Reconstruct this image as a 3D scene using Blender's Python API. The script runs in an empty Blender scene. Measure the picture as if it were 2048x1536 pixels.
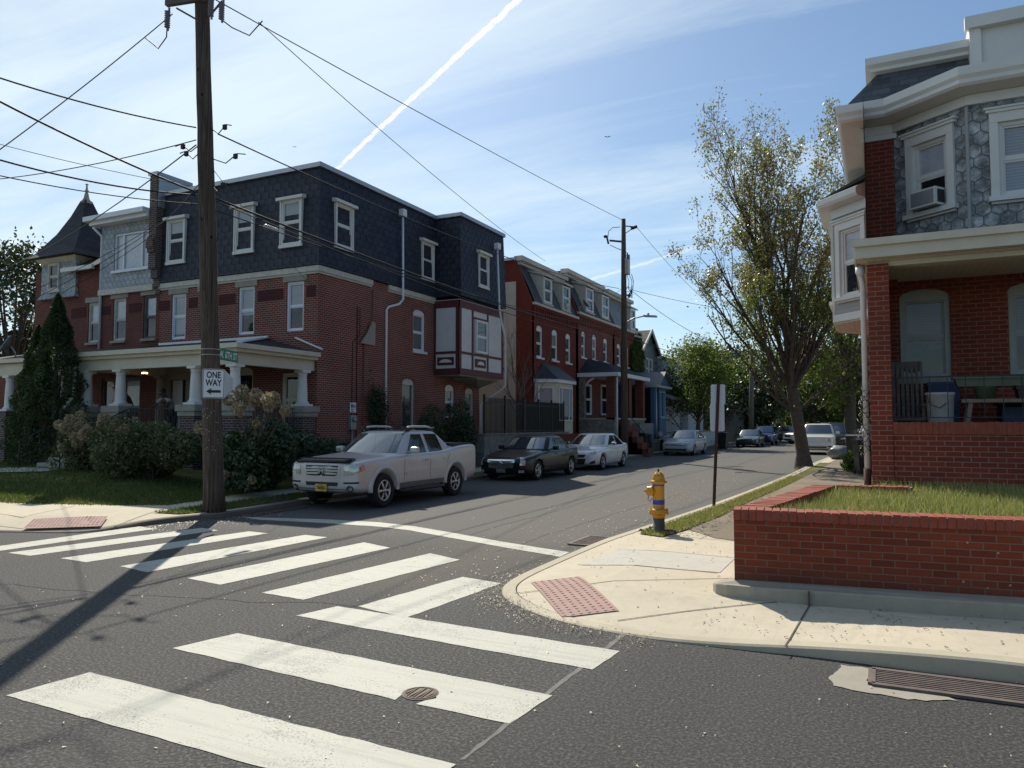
import bpy, bmesh, math, random
import numpy as np
from mathutils import Vector, Matrix
from mathutils.bvhtree import BVHTree
from mathutils.geometry import tessellate_polygon, delaunay_2d_cdt

scene = bpy.context.scene
COL = scene.collection
R = math.radians
random.seed(7)

# ------------------------------------------------------------------ camera
YAW = R(26.14); FPX = 1500.0; HY = 848.0
PITCH = math.atan((HY - 768) / FPX)
CAMZ = 1.85
cam_d = bpy.data.cameras.new("camera")
cam_d.sensor_width = 36.0
cam_d.lens = 36.0 * FPX / 2048.0
cam_d.clip_start = 0.1
cam_d.clip_end = 20000
cam = bpy.data.objects.new("camera", cam_d)
COL.objects.link(cam)
cam.location = (0, 0, CAMZ)
cam.rotation_euler = (math.pi / 2 + PITCH, 0, YAW)
scene.camera = cam

# ------------------------------------------------------------------ light
SUN_EL = R(43.0); SUN_AZ = R(41.0)        # azimuth: degrees left of +Y
sun_dir = Vector((-math.sin(SUN_AZ) * math.cos(SUN_EL), math.cos(SUN_AZ) * math.cos(SUN_EL), math.sin(SUN_EL)))
sl = bpy.data.lights.new("sun", 'SUN')
sl.energy = 5.0; sl.angle = R(0.5); sl.color = (1.0, 0.93, 0.80)
so = bpy.data.objects.new("sun", sl); COL.objects.link(so)
so.location = (-40, 40, 60)
so.rotation_euler = (-sun_dir).to_track_quat('-Z', 'Y').to_euler()

world = bpy.data.worlds.new("World"); scene.world = world
world.use_nodes = True
wn = world.node_tree.nodes; wl = world.node_tree.links
wn.clear()
w_out = wn.new('ShaderNodeOutputWorld'); w_bg = wn.new('ShaderNodeBackground')
sky = wn.new('ShaderNodeTexSky'); sky.sky_type = 'NISHITA'; sky.sun_disc = False
sky.sun_elevation = SUN_EL; sky.sun_rotation = -SUN_AZ
sky.air_density = 1.0; sky.dust_density = 0.7; sky.ozone_density = 1.8; sky.altitude = 50
w_bg.inputs['Strength'].default_value = 0.097
# thin cirrus: streaky noise on the sky direction, brighter towards the sun through the sky itself
tc = wn.new('ShaderNodeTexCoord')
sep = wn.new('ShaderNodeSeparateXYZ'); wl.new(tc.outputs['Generated'], sep.inputs[0])
def wmath(op, a, b=None, c=None, clamp=False):
    n = wn.new('ShaderNodeMath'); n.operation = op; n.use_clamp = clamp
    for i, v in enumerate((a, b, c)):
        if v is None: continue
        if isinstance(v, (int, float)): n.inputs[i].default_value = v
        else: wl.new(v, n.inputs[i])
    return n.outputs[0]
zz = wmath('MAXIMUM', sep.outputs[2], 0.03)
px_ = wmath('DIVIDE', sep.outputs[0], wmath('ADD', zz, 0.12)); py_ = wmath('DIVIDE', sep.outputs[1], wmath('ADD', zz, 0.12))
cmb = wn.new('ShaderNodeCombineXYZ'); wl.new(px_, cmb.inputs[0]); wl.new(py_, cmb.inputs[1])
mp = wn.new('ShaderNodeMapping'); mp.inputs['Rotation'].default_value = (0, 0, R(-38)); mp.inputs['Scale'].default_value = (0.55, 2.0, 1)
wl.new(cmb.outputs[0], mp.inputs['Vector'])
n1 = wn.new('ShaderNodeTexNoise'); n1.inputs['Scale'].default_value = 1.3; n1.inputs['Detail'].default_value = 9; n1.inputs['Roughness'].default_value = 0.62; n1.inputs['Distortion'].default_value = 0.6
wl.new(mp.outputs[0], n1.inputs['Vector'])
n2 = wn.new('ShaderNodeTexNoise'); n2.inputs['Scale'].default_value = 0.55; n2.inputs['Detail'].default_value = 3
wl.new(cmb.outputs[0], n2.inputs['Vector'])
# a cirrus sheet thickening towards the sun's side of the sky (-X)
side = wmath('MULTIPLY_ADD', sep.outputs[0], -0.75, -0.10)
cl = wmath('ADD', wmath('MULTIPLY_ADD', n1.outputs[0], 2.4, -1.2), wmath('MULTIPLY_ADD', n2.outputs[0], 0.9, -0.42))
cl = wmath('ADD', cl, side)
cl = wmath('MULTIPLY', wmath('ADD', cl, 0.14, clamp=True), 0.9, clamp=True)
mx = wn.new('ShaderNodeMix'); mx.data_type = 'RGBA'
wl.new(cl, mx.inputs[0]); wl.new(sky.outputs[0], mx.inputs[6])
mx.inputs[7].default_value = (8.6, 8.9, 9.2, 1)
tn = wn.new('ShaderNodeMix'); tn.data_type = 'RGBA'; tn.blend_type = 'MULTIPLY'; tn.inputs[0].default_value = 1; tn.inputs[7].default_value = (.88, 1.0, 1.05, 1); wl.new(mx.outputs[2], tn.inputs[6]); wl.new(tn.outputs[2], w_bg.inputs['Color']); wl.new(w_bg.outputs[0], w_out.inputs[0])

scene.view_settings.view_transform = 'Standard'
scene.view_settings.look = 'None'
scene.view_settings.exposure = 0.15
scene.view_settings.gamma = 1.0
scene.cycles.max_bounces = 6; scene.cycles.diffuse_bounces = 2
scene.cycles.transparent_max_bounces = 12
scene.cycles.sample_clamp_indirect = 6
scene.cycles.use_denoising = True

# ------------------------------------------------------------------ survey helper: sight line through the photograph met with a known plane
_fw = Vector((-math.sin(YAW) * math.cos(PITCH), math.cos(YAW) * math.cos(PITCH), math.sin(PITCH)))
_rt = Vector((math.cos(YAW), math.sin(YAW), 0)); _up = _rt.cross(_fw)
def at(px, py, x=None, y=None, z=None, d=None):
    r = _fw + _rt * ((px - 1024) / FPX) - _up * ((py - 768) / FPX)
    if x is not None: t = x / r.x
    elif y is not None: t = y / r.y
    elif d is not None: t = d
    else: t = ((z or 0.0) - CAMZ) / r.z
    return Vector((0, 0, CAMZ)) + r * t

# ------------------------------------------------------------------ materials
class NT:
    def __init__(s, name):
        s.m = bpy.data.materials.new(name); s.m.use_nodes = True
        s.n = s.m.node_tree.nodes; s.l = s.m.node_tree.links
        s.b = s.n['Principled BSDF']; s.o = s.n['Material Output']
    def add(s, t, **kw):
        n = s.n.new(t)
        for k, v in kw.items():
            if k.startswith('_'): setattr(n, k[1:], v)
            else: s.set(n.inputs[k.replace('__', ' ')], v)
        return n
    def set(s, inp, v):
        if isinstance(v, bpy.types.NodeSocket): s.l.new(v, inp)
        else: inp.default_value = v
    def math(s, op, a, b=None, c=None, clamp=False):
        n = s.n.new('ShaderNodeMath'); n.operation = op; n.use_clamp = clamp
        for i, v in enumerate((a, b, c)):
            if v is not None: s.set(n.inputs[i], v)
        return n.outputs[0]
    def vmath(s, op, a, b=None):
        n = s.n.new('ShaderNodeVectorMath'); n.operation = op
        for i, v in enumerate((a, b)):
            if v is not None: s.set(n.inputs[i], v)
        return n
    def mix(s, f, a, b, mode='MIX'):
        n = s.n.new('ShaderNodeMix'); n.data_type = 'RGBA'; n.blend_type = mode
        s.set(n.inputs[0], f); s.set(n.inputs[6], rgba(a)); s.set(n.inputs[7], rgba(b))
        return n.outputs[2]
    def ramp(s, f, stops):
        n = s.n.new('ShaderNodeValToRGB'); s.l.new(f, n.inputs[0])
        e = n.color_ramp.elements
        while len(e) < len(stops): e.new(0.5)
        for i, (p, c) in enumerate(stops): e[i].position = p; e[i].color = rgba(c)
        return n.outputs[0]
    def noise(s, vec, scale, detail=4, rough=0.55, dist=0.0):
        n = s.add('ShaderNodeTexNoise', Scale=scale, Detail=detail, Roughness=rough, Distortion=dist)
        if vec is not None: s.l.new(vec, n.inputs['Vector'])
        return n.outputs[0]
    def coord(s, which='Object'):
        return s.n.new('ShaderNodeTexCoord').outputs[which]
    def uv(s): return s.coord('UV')
    def bump(s, h, strength=0.3, dist=0.02):
        n = s.add('ShaderNodeBump', Strength=strength, Distance=dist); s.l.new(h, n.inputs['Height'])
        s.l.new(n.outputs[0], s.b.inputs['Normal'])
    def fin(s, col, rough=0.7, metal=0.0, spec=0.5, coat=0.0):
        s.set(s.b.inputs['Base Color'], rgba(col)); s.set(s.b.inputs['Roughness'], rough)
        s.b.inputs['Metallic'].default_value = metal
        s.b.inputs['Specular IOR Level'].default_value = spec
        s.b.inputs['Coat Weight'].default_value = coat; s.b.inputs['Coat Roughness'].default_value = 0.03
        return s.m
def rgba(c):
    if isinstance(c, bpy.types.NodeSocket): return c
    if isinstance(c, (int, float)): c = (c, c, c)
    return tuple(c) if len(c) == 4 else (c[0], c[1], c[2], 1.0)
def mul(c, k): return tuple(min(1.0, v * k) for v in c)

def plain(name, col, rough=0.6, metal=0.0, spec=0.5, coat=0.0, var=0.25, vs=3.0, bump=0.0, bs=30.0):
    t = NT(name); co = t.coord()
    f = t.noise(co, vs, 5, 0.65)
    c = t.mix(t.math('MULTIPLY_ADD', f, 1.6, -0.3, clamp=True), mul(col, 1 - var), mul(col, 1 + var))
    if bump: t.bump(t.noise(co, bs, 4), bump)
    return t.fin(c, rough, metal, spec, coat)

def brick_mat(name, c1, c2, mortar, bw=0.215, bh=0.075, ms=0.011, stain=0.35, flat=0.0):
    t = NT(name); uv = t.uv()
    b = t.add('ShaderNodeTexBrick', Scale=1.0, Color1=rgba(c1), Color2=rgba(c2), Mortar=rgba(mortar))
    t.l.new(uv, b.inputs['Vector'])
    b.inputs['Brick Width'].default_value = bw; b.inputs['Row Height'].default_value = bh
    b.inputs['Mortar Size'].default_value = ms; b.inputs['Mortar Smooth'].default_value = 0.25; b.inputs['Bias'].default_value = -0.1
    n = t.noise(uv, 0.6, 6, 0.6); n2 = t.noise(uv, 14, 4, 0.7)
    c = t.mix(t.math('MULTIPLY_ADD', n, 2.2, -0.7, clamp=True), t.mix(stain, b.outputs[0], (0.02, 0.015, 0.014)), b.outputs[0])
    c = t.mix(t.math('MULTIPLY', n2, 0.35), c, t.mix(0.5, c, mul(c1, 0.5)))
    if flat:        # lime specks and a grimy foot
        v = t.add('ShaderNodeTexVoronoi', Scale=7.0); t.l.new(uv, v.inputs['Vector'])
        c = t.mix(t.math('MULTIPLY', t.math('LESS_THAN', v.outputs[0], 0.07), t.math('GREATER_THAN', n, 0.47)), c, (0.42, 0.34, 0.27))
        s = t.add('ShaderNodeSeparateXYZ'); t.l.new(uv, s.inputs[0])
        c = t.mix(t.math('MULTIPLY', t.math('MULTIPLY_ADD', s.outputs[1], -4.0, 1.9, clamp=True), t.math('MULTIPLY', n2, flat)), c, (0.07, 0.05, 0.04))
    h = t.math('ADD', t.math('MULTIPLY', b.outputs[1], -1.0), t.math('MULTIPLY', n2, 0.35))
    t.bump(h, 0.55, 0.012)
    return t.fin(c, 0.85, 0, 0.25)

def scallop_mat(name, col, w, h, var=0.3, rough=0.8, kind='round', line=0.35):
    t = NT(name); s = t.add('ShaderNodeSeparateXYZ'); t.l.new(t.uv(), s.inputs[0])
    u = t.math('DIVIDE', t.math('ADD', s.outputs[0], 500.0), w); v = t.math('DIVIDE', t.math('ADD', s.outputs[1], 500.0), h)
    def cell(vv):
        r = t.math('FLOOR', vv)
        us = t.math('ADD', u, t.math('MULTIPLY', t.math('MODULO', r, 2.0), 0.5))
        fu = t.math('SUBTRACT', t.math('FRACT', us), 0.5)
        if kind == 'round':
            x2 = t.math('MULTIPLY', t.math('MULTIPLY', fu, fu), 4.0)
            e = t.math('MULTIPLY', t.math('SUBTRACT', 1.0, t.math('SQRT', t.math('MAXIMUM', t.math('SUBTRACT', 1.0, x2), 0.0))), 0.62)
        elif kind == 'hex':
            e = t.math('MULTIPLY', t.math('MAXIMUM', t.math('SUBTRACT', t.math('ABSOLUTE', fu), 0.18), 0.0), 1.7)
        else:
            e = t.math('MULTIPLY', fu, 0.0)
        return r, us, e
    r, us, e = cell(v)
    d = t.math('SUBTRACT', t.math('FRACT', v), e)                    # <0: belongs to the row below
    low = t.math('LESS_THAN', d, 0.0)
    dd = t.math('ADD', d, low)                                       # 0 at the lower edge of its shingle
    rid = t.math('SUBTRACT', r, low)
    us2 = t.math('ADD', u, t.math('MULTIPLY', t.math('MODULO', rid, 2.0), 0.5))
    cid = t.add('ShaderNodeCombineXYZ'); t.l.new(t.math('FLOOR', us2), cid.inputs[0]); t.l.new(rid, cid.inputs[1])
    wnz = t.add('ShaderNodeTexWhiteNoise'); t.l.new(cid.outputs[0], wnz.inputs['Vector'])
    n = t.noise(t.uv(), 3.0, 6, 0.7)
    vv = t.math('ADD', t.math('MULTIPLY', wnz.outputs[0], 0.6), t.math('MULTIPLY', n, 0.5))
    c = t.mix(vv, mul(col, 1 - var), mul(col, 1 + var))
    edge = t.math('SUBTRACT', 1.0, t.math('DIVIDE', dd, 0.2), clamp=True)
    fs = t.math('ABSOLUTE', t.math('SUBTRACT', t.math('FRACT', us2), 0.5))
    if kind == 'rect':
        edge = t.math('MAXIMUM', edge, t.math('MULTIPLY', t.math('GREATER_THAN', fs, 0.47), 0.7))
    c = t.mix(t.math('MULTIPLY', edge, line), c, mul(col, 0.25))
    t.bump(t.math('SUBTRACT', 1.0, dd), 1.0, 0.05)
    return t.fin(c, rough, 0, 0.3)

def siding_mat(name, col, h=0.11, vertical=False, var=0.08, rough=0.5):
    t = NT(name); s = t.add('ShaderNodeSeparateXYZ'); t.l.new(t.uv(), s.inputs[0])
    v = t.math('DIVIDE', t.math('ADD', s.outputs[0 if vertical else 1], 500.0), h)
    f = t.math('FRACT', v)
    n = t.noise(t.uv(), 1.5, 6, 0.7)
    c = t.mix(n, mul(col, 1 - var), mul(col, 1 + var))
    e = t.math('SUBTRACT', 1.0, t.math('DIVIDE', f, 0.09), clamp=True)
    c = t.mix(t.math('MULTIPLY', e, 0.55), c, mul(col, 0.22))
    t.bump(t.math('SUBTRACT', 1.0, f), 0.7, 0.02)
    return t.fin(c, rough, 0, 0.4)

def hexslate_mat(name, col, s_=0.30):
    t = NT(name)
    p = t.vmath('ADD', t.uv(), (300.0, 300.0, 0.0)).outputs[0]
    sc = t.vmath('SCALE', p); sc.inputs['Scale'].default_value = 1.0 / s_
    p = sc.outputs[0]
    r = (1.0, 1.7320508, 1.0); hr = (0.5, 0.8660254, 0.5)
    a = t.vmath('SUBTRACT', t.vmath('MODULO', p, r).outputs[0], hr).outputs[0]
    b = t.vmath('SUBTRACT', t.vmath('MODULO', t.vmath('ADD', p, hr).outputs[0], r).outputs[0], hr).outputs[0]
    a = t.vmath('MULTIPLY', a, (1, 1, 0)).outputs[0]; b = t.vmath('MULTIPLY', b, (1, 1, 0)).outputs[0]
    la = t.vmath('LENGTH', a).outputs['Value']; lb = t.vmath('LENGTH', b).outputs['Value']
    sel = t.math('LESS_THAN', la, lb)
    g = t.add('ShaderNodeMix', _data_type='VECTOR'); t.l.new(sel, g.inputs[0]); t.l.new(b, g.inputs[4]); t.l.new(a, g.inputs[5])
    g = t.vmath('ABSOLUTE', g.outputs[1]).outputs[0]
    sx = t.add('ShaderNodeSeparateXYZ'); t.l.new(g, sx.inputs[0])
    dist = t.math('MAXIMUM', sx.outputs[0], t.vmath('DOT_PRODUCT', g, (0.5, 0.8660254, 0.0)).outputs['Value'])
    line = t.math('MULTIPLY', t.math('SUBTRACT', dist, 0.455), 40.0, clamp=True)
    ring = t.math('MULTIPLY', t.math('SUBTRACT', dist, 0.37), 12.0, clamp=True)
    n = t.noise(t.uv(), 4.5, 7, 0.75); n3 = t.noise(t.uv(), 1.6, 5, 0.7)
    c = t.ramp(t.math('ADD', t.math('MULTIPLY', n, 0.8), t.math('MULTIPLY', n3, 0.35)), [(0.42, mul(col, 0.22)), (0.56, mul(col, 0.8)), (0.72, mul(col, 1.9))])
    c = t.mix(t.math('MULTIPLY', ring, 0.25), c, mul(col, 1.3))
    c = t.mix(t.math('MULTIPLY', line, 0.75), c, mul(col, 0.2))
    t.bump(t.math('SUBTRACT', ring, t.math('MULTIPLY', line, 1.6)), 0.7, 0.015)
    return t.fin(c, 0.75, 0, 0.3)

def leaf_mat(name, cols, trans=0.45, rough=0.55):
    t = NT(name)
    g = t.n.new('ShaderNodeNewGeometry')
    n = len(cols)
    c = t.ramp(g.outputs['Random Per Island'], [((i + 0.5) / n, cols[i]) for i in range(n)])
    t.fin(c, rough, 0, 0.5)
    tr = t.add('ShaderNodeBsdfTranslucent'); t.l.new(t.mix(0.35, c, (0.25, 0.32, 0.04)), tr.inputs['Color'])
    ms = t.add('ShaderNodeMixShader'); ms.inputs[0].default_value = trans
    t.l.new(t.b.outputs[0], ms.inputs[1]); t.l.new(tr.outputs[0], ms.inputs[2]); t.l.new(ms.outputs[0], t.o.inputs[0])
    return t.m

def glass_mat(name, col=(0.012, 0.014, 0.016), rough=0.03, spec=0.7):
    t = NT(name); co = t.coord()
    t.bump(t.noise(co, 1.8, 3), 0.10, 0.05)
    return t.fin(col, rough, 0, spec)

def blind_mat(name, col=(0.42, 0.44, 0.46)):
    t = NT(name); s = t.add('ShaderNodeSeparateXYZ'); t.l.new(t.uv(), s.inputs[0])
    f = t.math('FRACT', t.math('DIVIDE', t.math('ADD', s.outputs[1], 500.0), 0.05))
    c = t.mix(t.math('MULTIPLY', t.math('GREATER_THAN', f, 0.72), 0.45), col, mul(col, 0.45))
    return t.fin(c, 0.5, 0, 0.5, coat=0.9)

M = {}
M['asphalt'] = None
# ------------------------------------------------------------------ mesh builder
_origin = {}
class MB:
    def __init__(s): s.v = []; s.f = []; s.mi = []; s.sm = []; s.cm = 0; s.cs = False
    def add(s, vs, fs, mi=None, smooth=None):
        o = len(s.v); s.v += [tuple(v) for v in vs]
        for f in fs:
            s.f.append([i + o for i in f]); s.mi.append(s.cm if mi is None else mi); s.sm.append(s.cs if smooth is None else smooth)
        return s
    def box(s, a, b, mi=None):
        x0, y0, z0 = (min(a[i], b[i]) for i in range(3)); x1, y1, z1 = (max(a[i], b[i]) for i in range(3))
        return s.add([(x0, y0, z0), (x1, y0, z0), (x1, y1, z0), (x0, y1, z0), (x0, y0, z1), (x1, y0, z1), (x1, y1, z1), (x0, y1, z1)],
                     [(3, 2, 1, 0), (4, 5, 6, 7), (0, 1, 5, 4), (1, 2, 6, 5), (2, 3, 7, 6), (3, 0, 4, 7)], mi, False)
    def bbox(s, a, b, bev=0.01, mi=None):
        """box with chamfered edges"""
        bm = bmesh.new(); bmesh.ops.create_cube(bm, size=1)
        for v in bm.verts:
            for i in range(3): v.co[i] = (a[i] + b[i]) / 2 + v.co[i] * abs(b[i] - a[i])
        bmesh.ops.bevel(bm, geom=bm.edges[:], offset=bev, segments=2, affect='EDGES', profile=0.5)
        bm.verts.index_update()
        s.add([v.co[:] for v in bm.verts], [[v.index for v in f.verts] for f in bm.faces], mi, False); bm.free(); return s
    def obox(s, c, ax, ay, az, mi=None):
        """oriented box from centre and three half-axis vectors"""
        c = Vector(c); ax = Vector(ax); ay = Vector(ay); az = Vector(az)
        vs = [c + ax * i + ay * j + az * k for k in (-1, 1) for (i, j) in ((-1, -1), (1, -1), (1, 1), (-1, 1))]
        return s.add(vs, [(3, 2, 1, 0), (4, 5, 6, 7), (0, 1, 5, 4), (1, 2, 6, 5), (2, 3, 7, 6), (3, 0, 4, 7)], mi, False)
    def bar(s, p, q, w, h=None, mi=None):
        p = Vector(p); q = Vector(q); d = (q - p); L = d.length; d.normalize()
        up = Vector((0, 0, 1)) if abs(d.z) < 0.9 else Vector((0, 1, 0))
        a = d.cross(up).normalized(); b = a.cross(d)
        return s.obox((p + q) / 2, d * L / 2, a * w / 2, b * (h or w) / 2, mi)
    def quad(s, a, b, c, d, mi=None): return s.add([a, b, c, d], [(0, 1, 2, 3)], mi, False)
    def prism(s, poly, z0, z1, mi=None, smooth=False):
        """poly: list of (x,y); z0,z1 numbers or lists"""
        n = len(poly); Z0 = z0 if isinstance(z0, (list, tuple)) else [z0] * n; Z1 = z1 if isinstance(z1, (list, tuple)) else [z1] * n
        a = sum(poly[i][0] * poly[(i + 1) % n][1] - poly[(i + 1) % n][0] * poly[i][1] for i in range(n))
        idx = list(range(n)) if a > 0 else list(range(n - 1, -1, -1))
        vs = [(poly[i][0], poly[i][1], Z0[i]) for i in idx] + [(poly[i][0], poly[i][1], Z1[i]) for i in idx]
        fs = [list(range(n - 1, -1, -1)), list(range(n, 2 * n))] + [(i, (i + 1) % n, n + (i + 1) % n, n + i) for i in range(n)]
        return s.add(vs, fs, mi, smooth)
    def ext(s, pts, off, mi=None):
        """planar polygon (3D points) extruded by vector"""
        n = len(pts); P = [Vector(p) for p in pts]; o = Vector(off)
        nrm = Vector((0, 0, 0))
        for i in range(n): nrm += P[i].cross(P[(i + 1) % n])
        if nrm.dot(o) < 0: P = P[::-1]
        return s.add(P + [p + o for p in P], [list(range(n - 1, -1, -1)), list(range(n, 2 * n))] + [(i, (i + 1) % n, n + (i + 1) % n, n + i) for i in range(n)], mi, False)
    def tube(s, path, rad, n=8, cap=True, mi=None, smooth=True):
        P = [Vector(p) for p in path]; m = len(P)
        rr = rad if isinstance(rad, (list, tuple)) else [rad] * m
        vs = []; fs = []; prev = None
        for i in range(m):
            d = (P[min(i + 1, m - 1)] - P[max(i - 1, 0)])
            if d.length < 1e-9: d = Vector((0, 0, 1))
            d.normalize()
            if prev is None:
                ref = Vector((0, 0, 1)) if abs(d.z) < 0.9 else Vector((1, 0, 0))
                a = d.cross(ref).normalized()
            else:
                a = prev - d * prev.dot(d)
                a = a.normalized() if a.length > 1e-6 else d.orthogonal().normalized()
            prev = a; b = d.cross(a)
            for k in range(n):
                t = 2 * math.pi * k / n
                vs.append(P[i] + (a * math.cos(t) + b * math.sin(t)) * rr[i])
        for i in range(m - 1):
            for k in range(n):
                fs.append((i * n + k, i * n + (k + 1) % n, (i + 1) * n + (k + 1) % n, (i + 1) * n + k))
        if cap: fs += [list(range(n - 1, -1, -1)), [(m - 1) * n + k for k in range(n)]]
        return s.add(vs, fs, mi, smooth)
    def lathe(s, c, prof, n=16, axis='z', mi=None, smooth=True, cap=True):
        """prof: list of (r, h) along axis from c"""
        c = Vector(c)
        ax = {'z': (Vector((1, 0, 0)), Vector((0, 1, 0)), Vector((0, 0, 1))), 'x': (Vector((0, 1, 0)), Vector((0, 0, 1)), Vector((1, 0, 0))), 'y': (Vector((0, 0, 1)), Vector((1, 0, 0)), Vector((0, 1, 0)))}[axis] if isinstance(axis, str) else axis
        vs = []; fs = []; m = len(prof)
        for (r, h) in prof:
            for k in range(n):
                t = 2 * math.pi * k / n
                vs.append(c + ax[0] * (r * math.cos(t)) + ax[1] * (r * math.sin(t)) + ax[2] * h)
        for i in range(m - 1):
            for k in range(n):
                fs.append((i * n + k, i * n + (k + 1) % n, (i + 1) * n + (k + 1) % n, (i + 1) * n + k))
        if cap: fs += [list(range(n - 1, -1, -1)), [(m - 1) * n + k for k in range(n)]]
        return s.add(vs, fs, mi, smooth)
    def ball(s, c, r, n=10, m=7, mi=None):
        r = r if isinstance(r, (list, tuple)) else (r, r, r)
        vs = []; fs = []
        for i in range(m + 1):
            ph = math.pi * (i / m - 0.5) * 0.999
            for k in range(n):
                t = 2 * math.pi * k / n
                vs.append((c[0] + r[0] * math.cos(ph) * math.cos(t), c[1] + r[1] * math.cos(ph) * math.sin(t), c[2] + r[2] * math.sin(ph)))
        for i in range(m):
            for k in range(n):
                fs.append((i * n + k, i * n + (k + 1) % n, (i + 1) * n + (k + 1) % n, (i + 1) * n + k))
        return s.add(vs, fs, mi, True)
    def wall(s, O, U, outer, holes=(), reveal=0.12, mi=None, nrm=None):
        """flat wall face with real openings. O origin, U unit horizontal vector; polygons in (u, z)"""
        O = Vector(O); U = Vector(U); Z = Vector((0, 0, 1)); N = U.cross(Z) if nrm is None else Vector(nrm)
        loops = [[Vector((u, z, 0)) for (u, z) in outer]] + [[Vector((u, z, 0)) for (u, z) in h] for h in holes]
        tri = tessellate_polygon(loops)
        flat = [p for l in loops for p in l]
        pts = [O + U * p.x + Z * p.y for p in flat]
        fs = []
        for t in tri:
            a, b, c = (pts[i] for i in t)
            if (b - a).cross(c - a).length < 1e-9: continue
            fs.append(t if (b - a).cross(c - a).dot(N) > 0 else t[::-1])
        s.add(pts, fs, mi, False)
        for h in holes:
            k = len(h); A = [O + U * u + Z * z for (u, z) in h]; B = [p - N * reveal for p in A]
            ar = sum(h[i][0] * h[(i + 1) % k][1] - h[(i + 1) % k][0] * h[i][1] for i in range(k))
            s.add(A + B, [((i, (i + 1) % k, k + (i + 1) % k, k + i)) for i in range(k)], mi, False)
        return s
    def pieces(s, name, mats, parent=None):
        """every connected piece becomes a part of its own"""
        r = list(range(len(s.v)))
        def find(i):
            while r[i] != i: r[i] = r[r[i]]; i = r[i]
            return i
        for f in s.f:
            for i in f[1:]: r[find(i)] = find(f[0])
        g = {}
        for k, f in enumerate(s.f): g.setdefault(find(f[0]), []).append(k)
        for ks in g.values():
            m = MB(); ids = {}
            for k in ks:
                for i in s.f[k]:
                    if i not in ids: ids[i] = len(m.v); m.v.append(s.v[i])
                m.f.append([ids[i] for i in s.f[k]]); m.mi.append(s.mi[k]); m.sm.append(s.sm[k])
            m.build(name, mats, parent)
    def build(s, name, mats, parent=None, local=False, uv=True, fixn=False):
        me = bpy.data.meshes.new(name)
        off = Vector((0, 0, 0)) if (local or parent is None) else _origin.get(parent.name, Vector((0, 0, 0)))
        V = s.v if off.length == 0 else [(v[0] - off.x, v[1] - off.y, v[2] - off.z) for v in s.v]
        me.from_pydata(V, [], s.f)
        if not isinstance(mats, (list, tuple)): mats = [mats]
        for m in mats: me.materials.append(M[m] if isinstance(m, str) else m)
        if s.f:
            me.polygons.foreach_set('material_index', s.mi); me.polygons.foreach_set('use_smooth', s.sm)
        if fixn:
            bm = bmesh.new(); bm.from_mesh(me); bmesh.ops.recalc_face_normals(bm, faces=bm.faces); bm.to_mesh(me); bm.free()
        me.update()
        if uv and len(me.polygons): boxuv(me)
        o = bpy.data.objects.new(name, me); COL.objects.link(o)
        if parent is not None:
            o.parent = parent; _origin[o.name] = off
        return o
def boxuv(me, off=(0, 0, 0)):
    n = len(me.loops); nv = len(me.vertices)
    co = np.empty(nv * 3); me.vertices.foreach_get('co', co); co = co.reshape(-1, 3)
    li = np.empty(n, dtype=np.int64); me.loops.foreach_get('vertex_index', li)
    npoly = len(me.polygons)
    nr = np.empty(npoly * 3); me.polygons.foreach_get('normal', nr); nr = nr.reshape(-1, 3)
    lt = np.empty(npoly, dtype=np.int64); me.polygons.foreach_get('loop_total', lt)
    nl = np.repeat(nr, lt, axis=0)
    # loops are stored polygon by polygon
    p = co[li]
    t = np.stack([-nl[:, 1], nl[:, 0], np.zeros(n)], 1)
    L = np.linalg.norm(t, axis=1); flat = L < 0.3
    t[flat] = (1, 0, 0); L[flat] = 1; t /= L[:, None]
    b = np.cross(nl, t)
    b[flat] = (0, 1, 0)
    uv = np.stack([(p * t).sum(1), (p * b).sum(1)], 1)
    lay = me.uv_layers.new(name='uv')
    lay.data.foreach_set('uv', uv.astype(np.float32).ravel())

def thing(name, loc, label, cat, group=None, rz=0.0):
    o = bpy.data.objects.new(name, None); COL.objects.link(o)
    o.empty_display_size = 0.3
    o.location = loc; o.rotation_euler = (0, 0, rz)
    _origin[o.name] = Vector(loc)
    return tag(o, label, cat, group)
def tag(o, label=None, cat=None, group=None, kind=None):
    if label: o['label'] = label
    if cat: o['category'] = cat
    if group: o['group'] = group
    if kind: o['kind'] = kind
    return o
def struct(o): o['kind'] = 'structure'; return o
def copy_tree(o, parent=None):
    c = o.copy(); COL.objects.link(c)
    if parent is not None: c.parent = parent
    for ch in o.children: copy_tree(ch, c)
    return c
def rect(u0, u1, z0, z1): return [(u0, z0), (u1, z0), (u1, z1), (u0, z1)]
def arch(u0, u1, z0, z1, rise=0.14, n=7):
    c = (u0 + u1) / 2; w = (u1 - u0) / 2
    return [(u0, z0), (u1, z0)] + [(c + w * math.cos(math.pi * k / (n - 1)), z1 - rise + rise * math.sin(math.pi * k / (n - 1))) for k in range(n)]
_font_cache = {}
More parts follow.
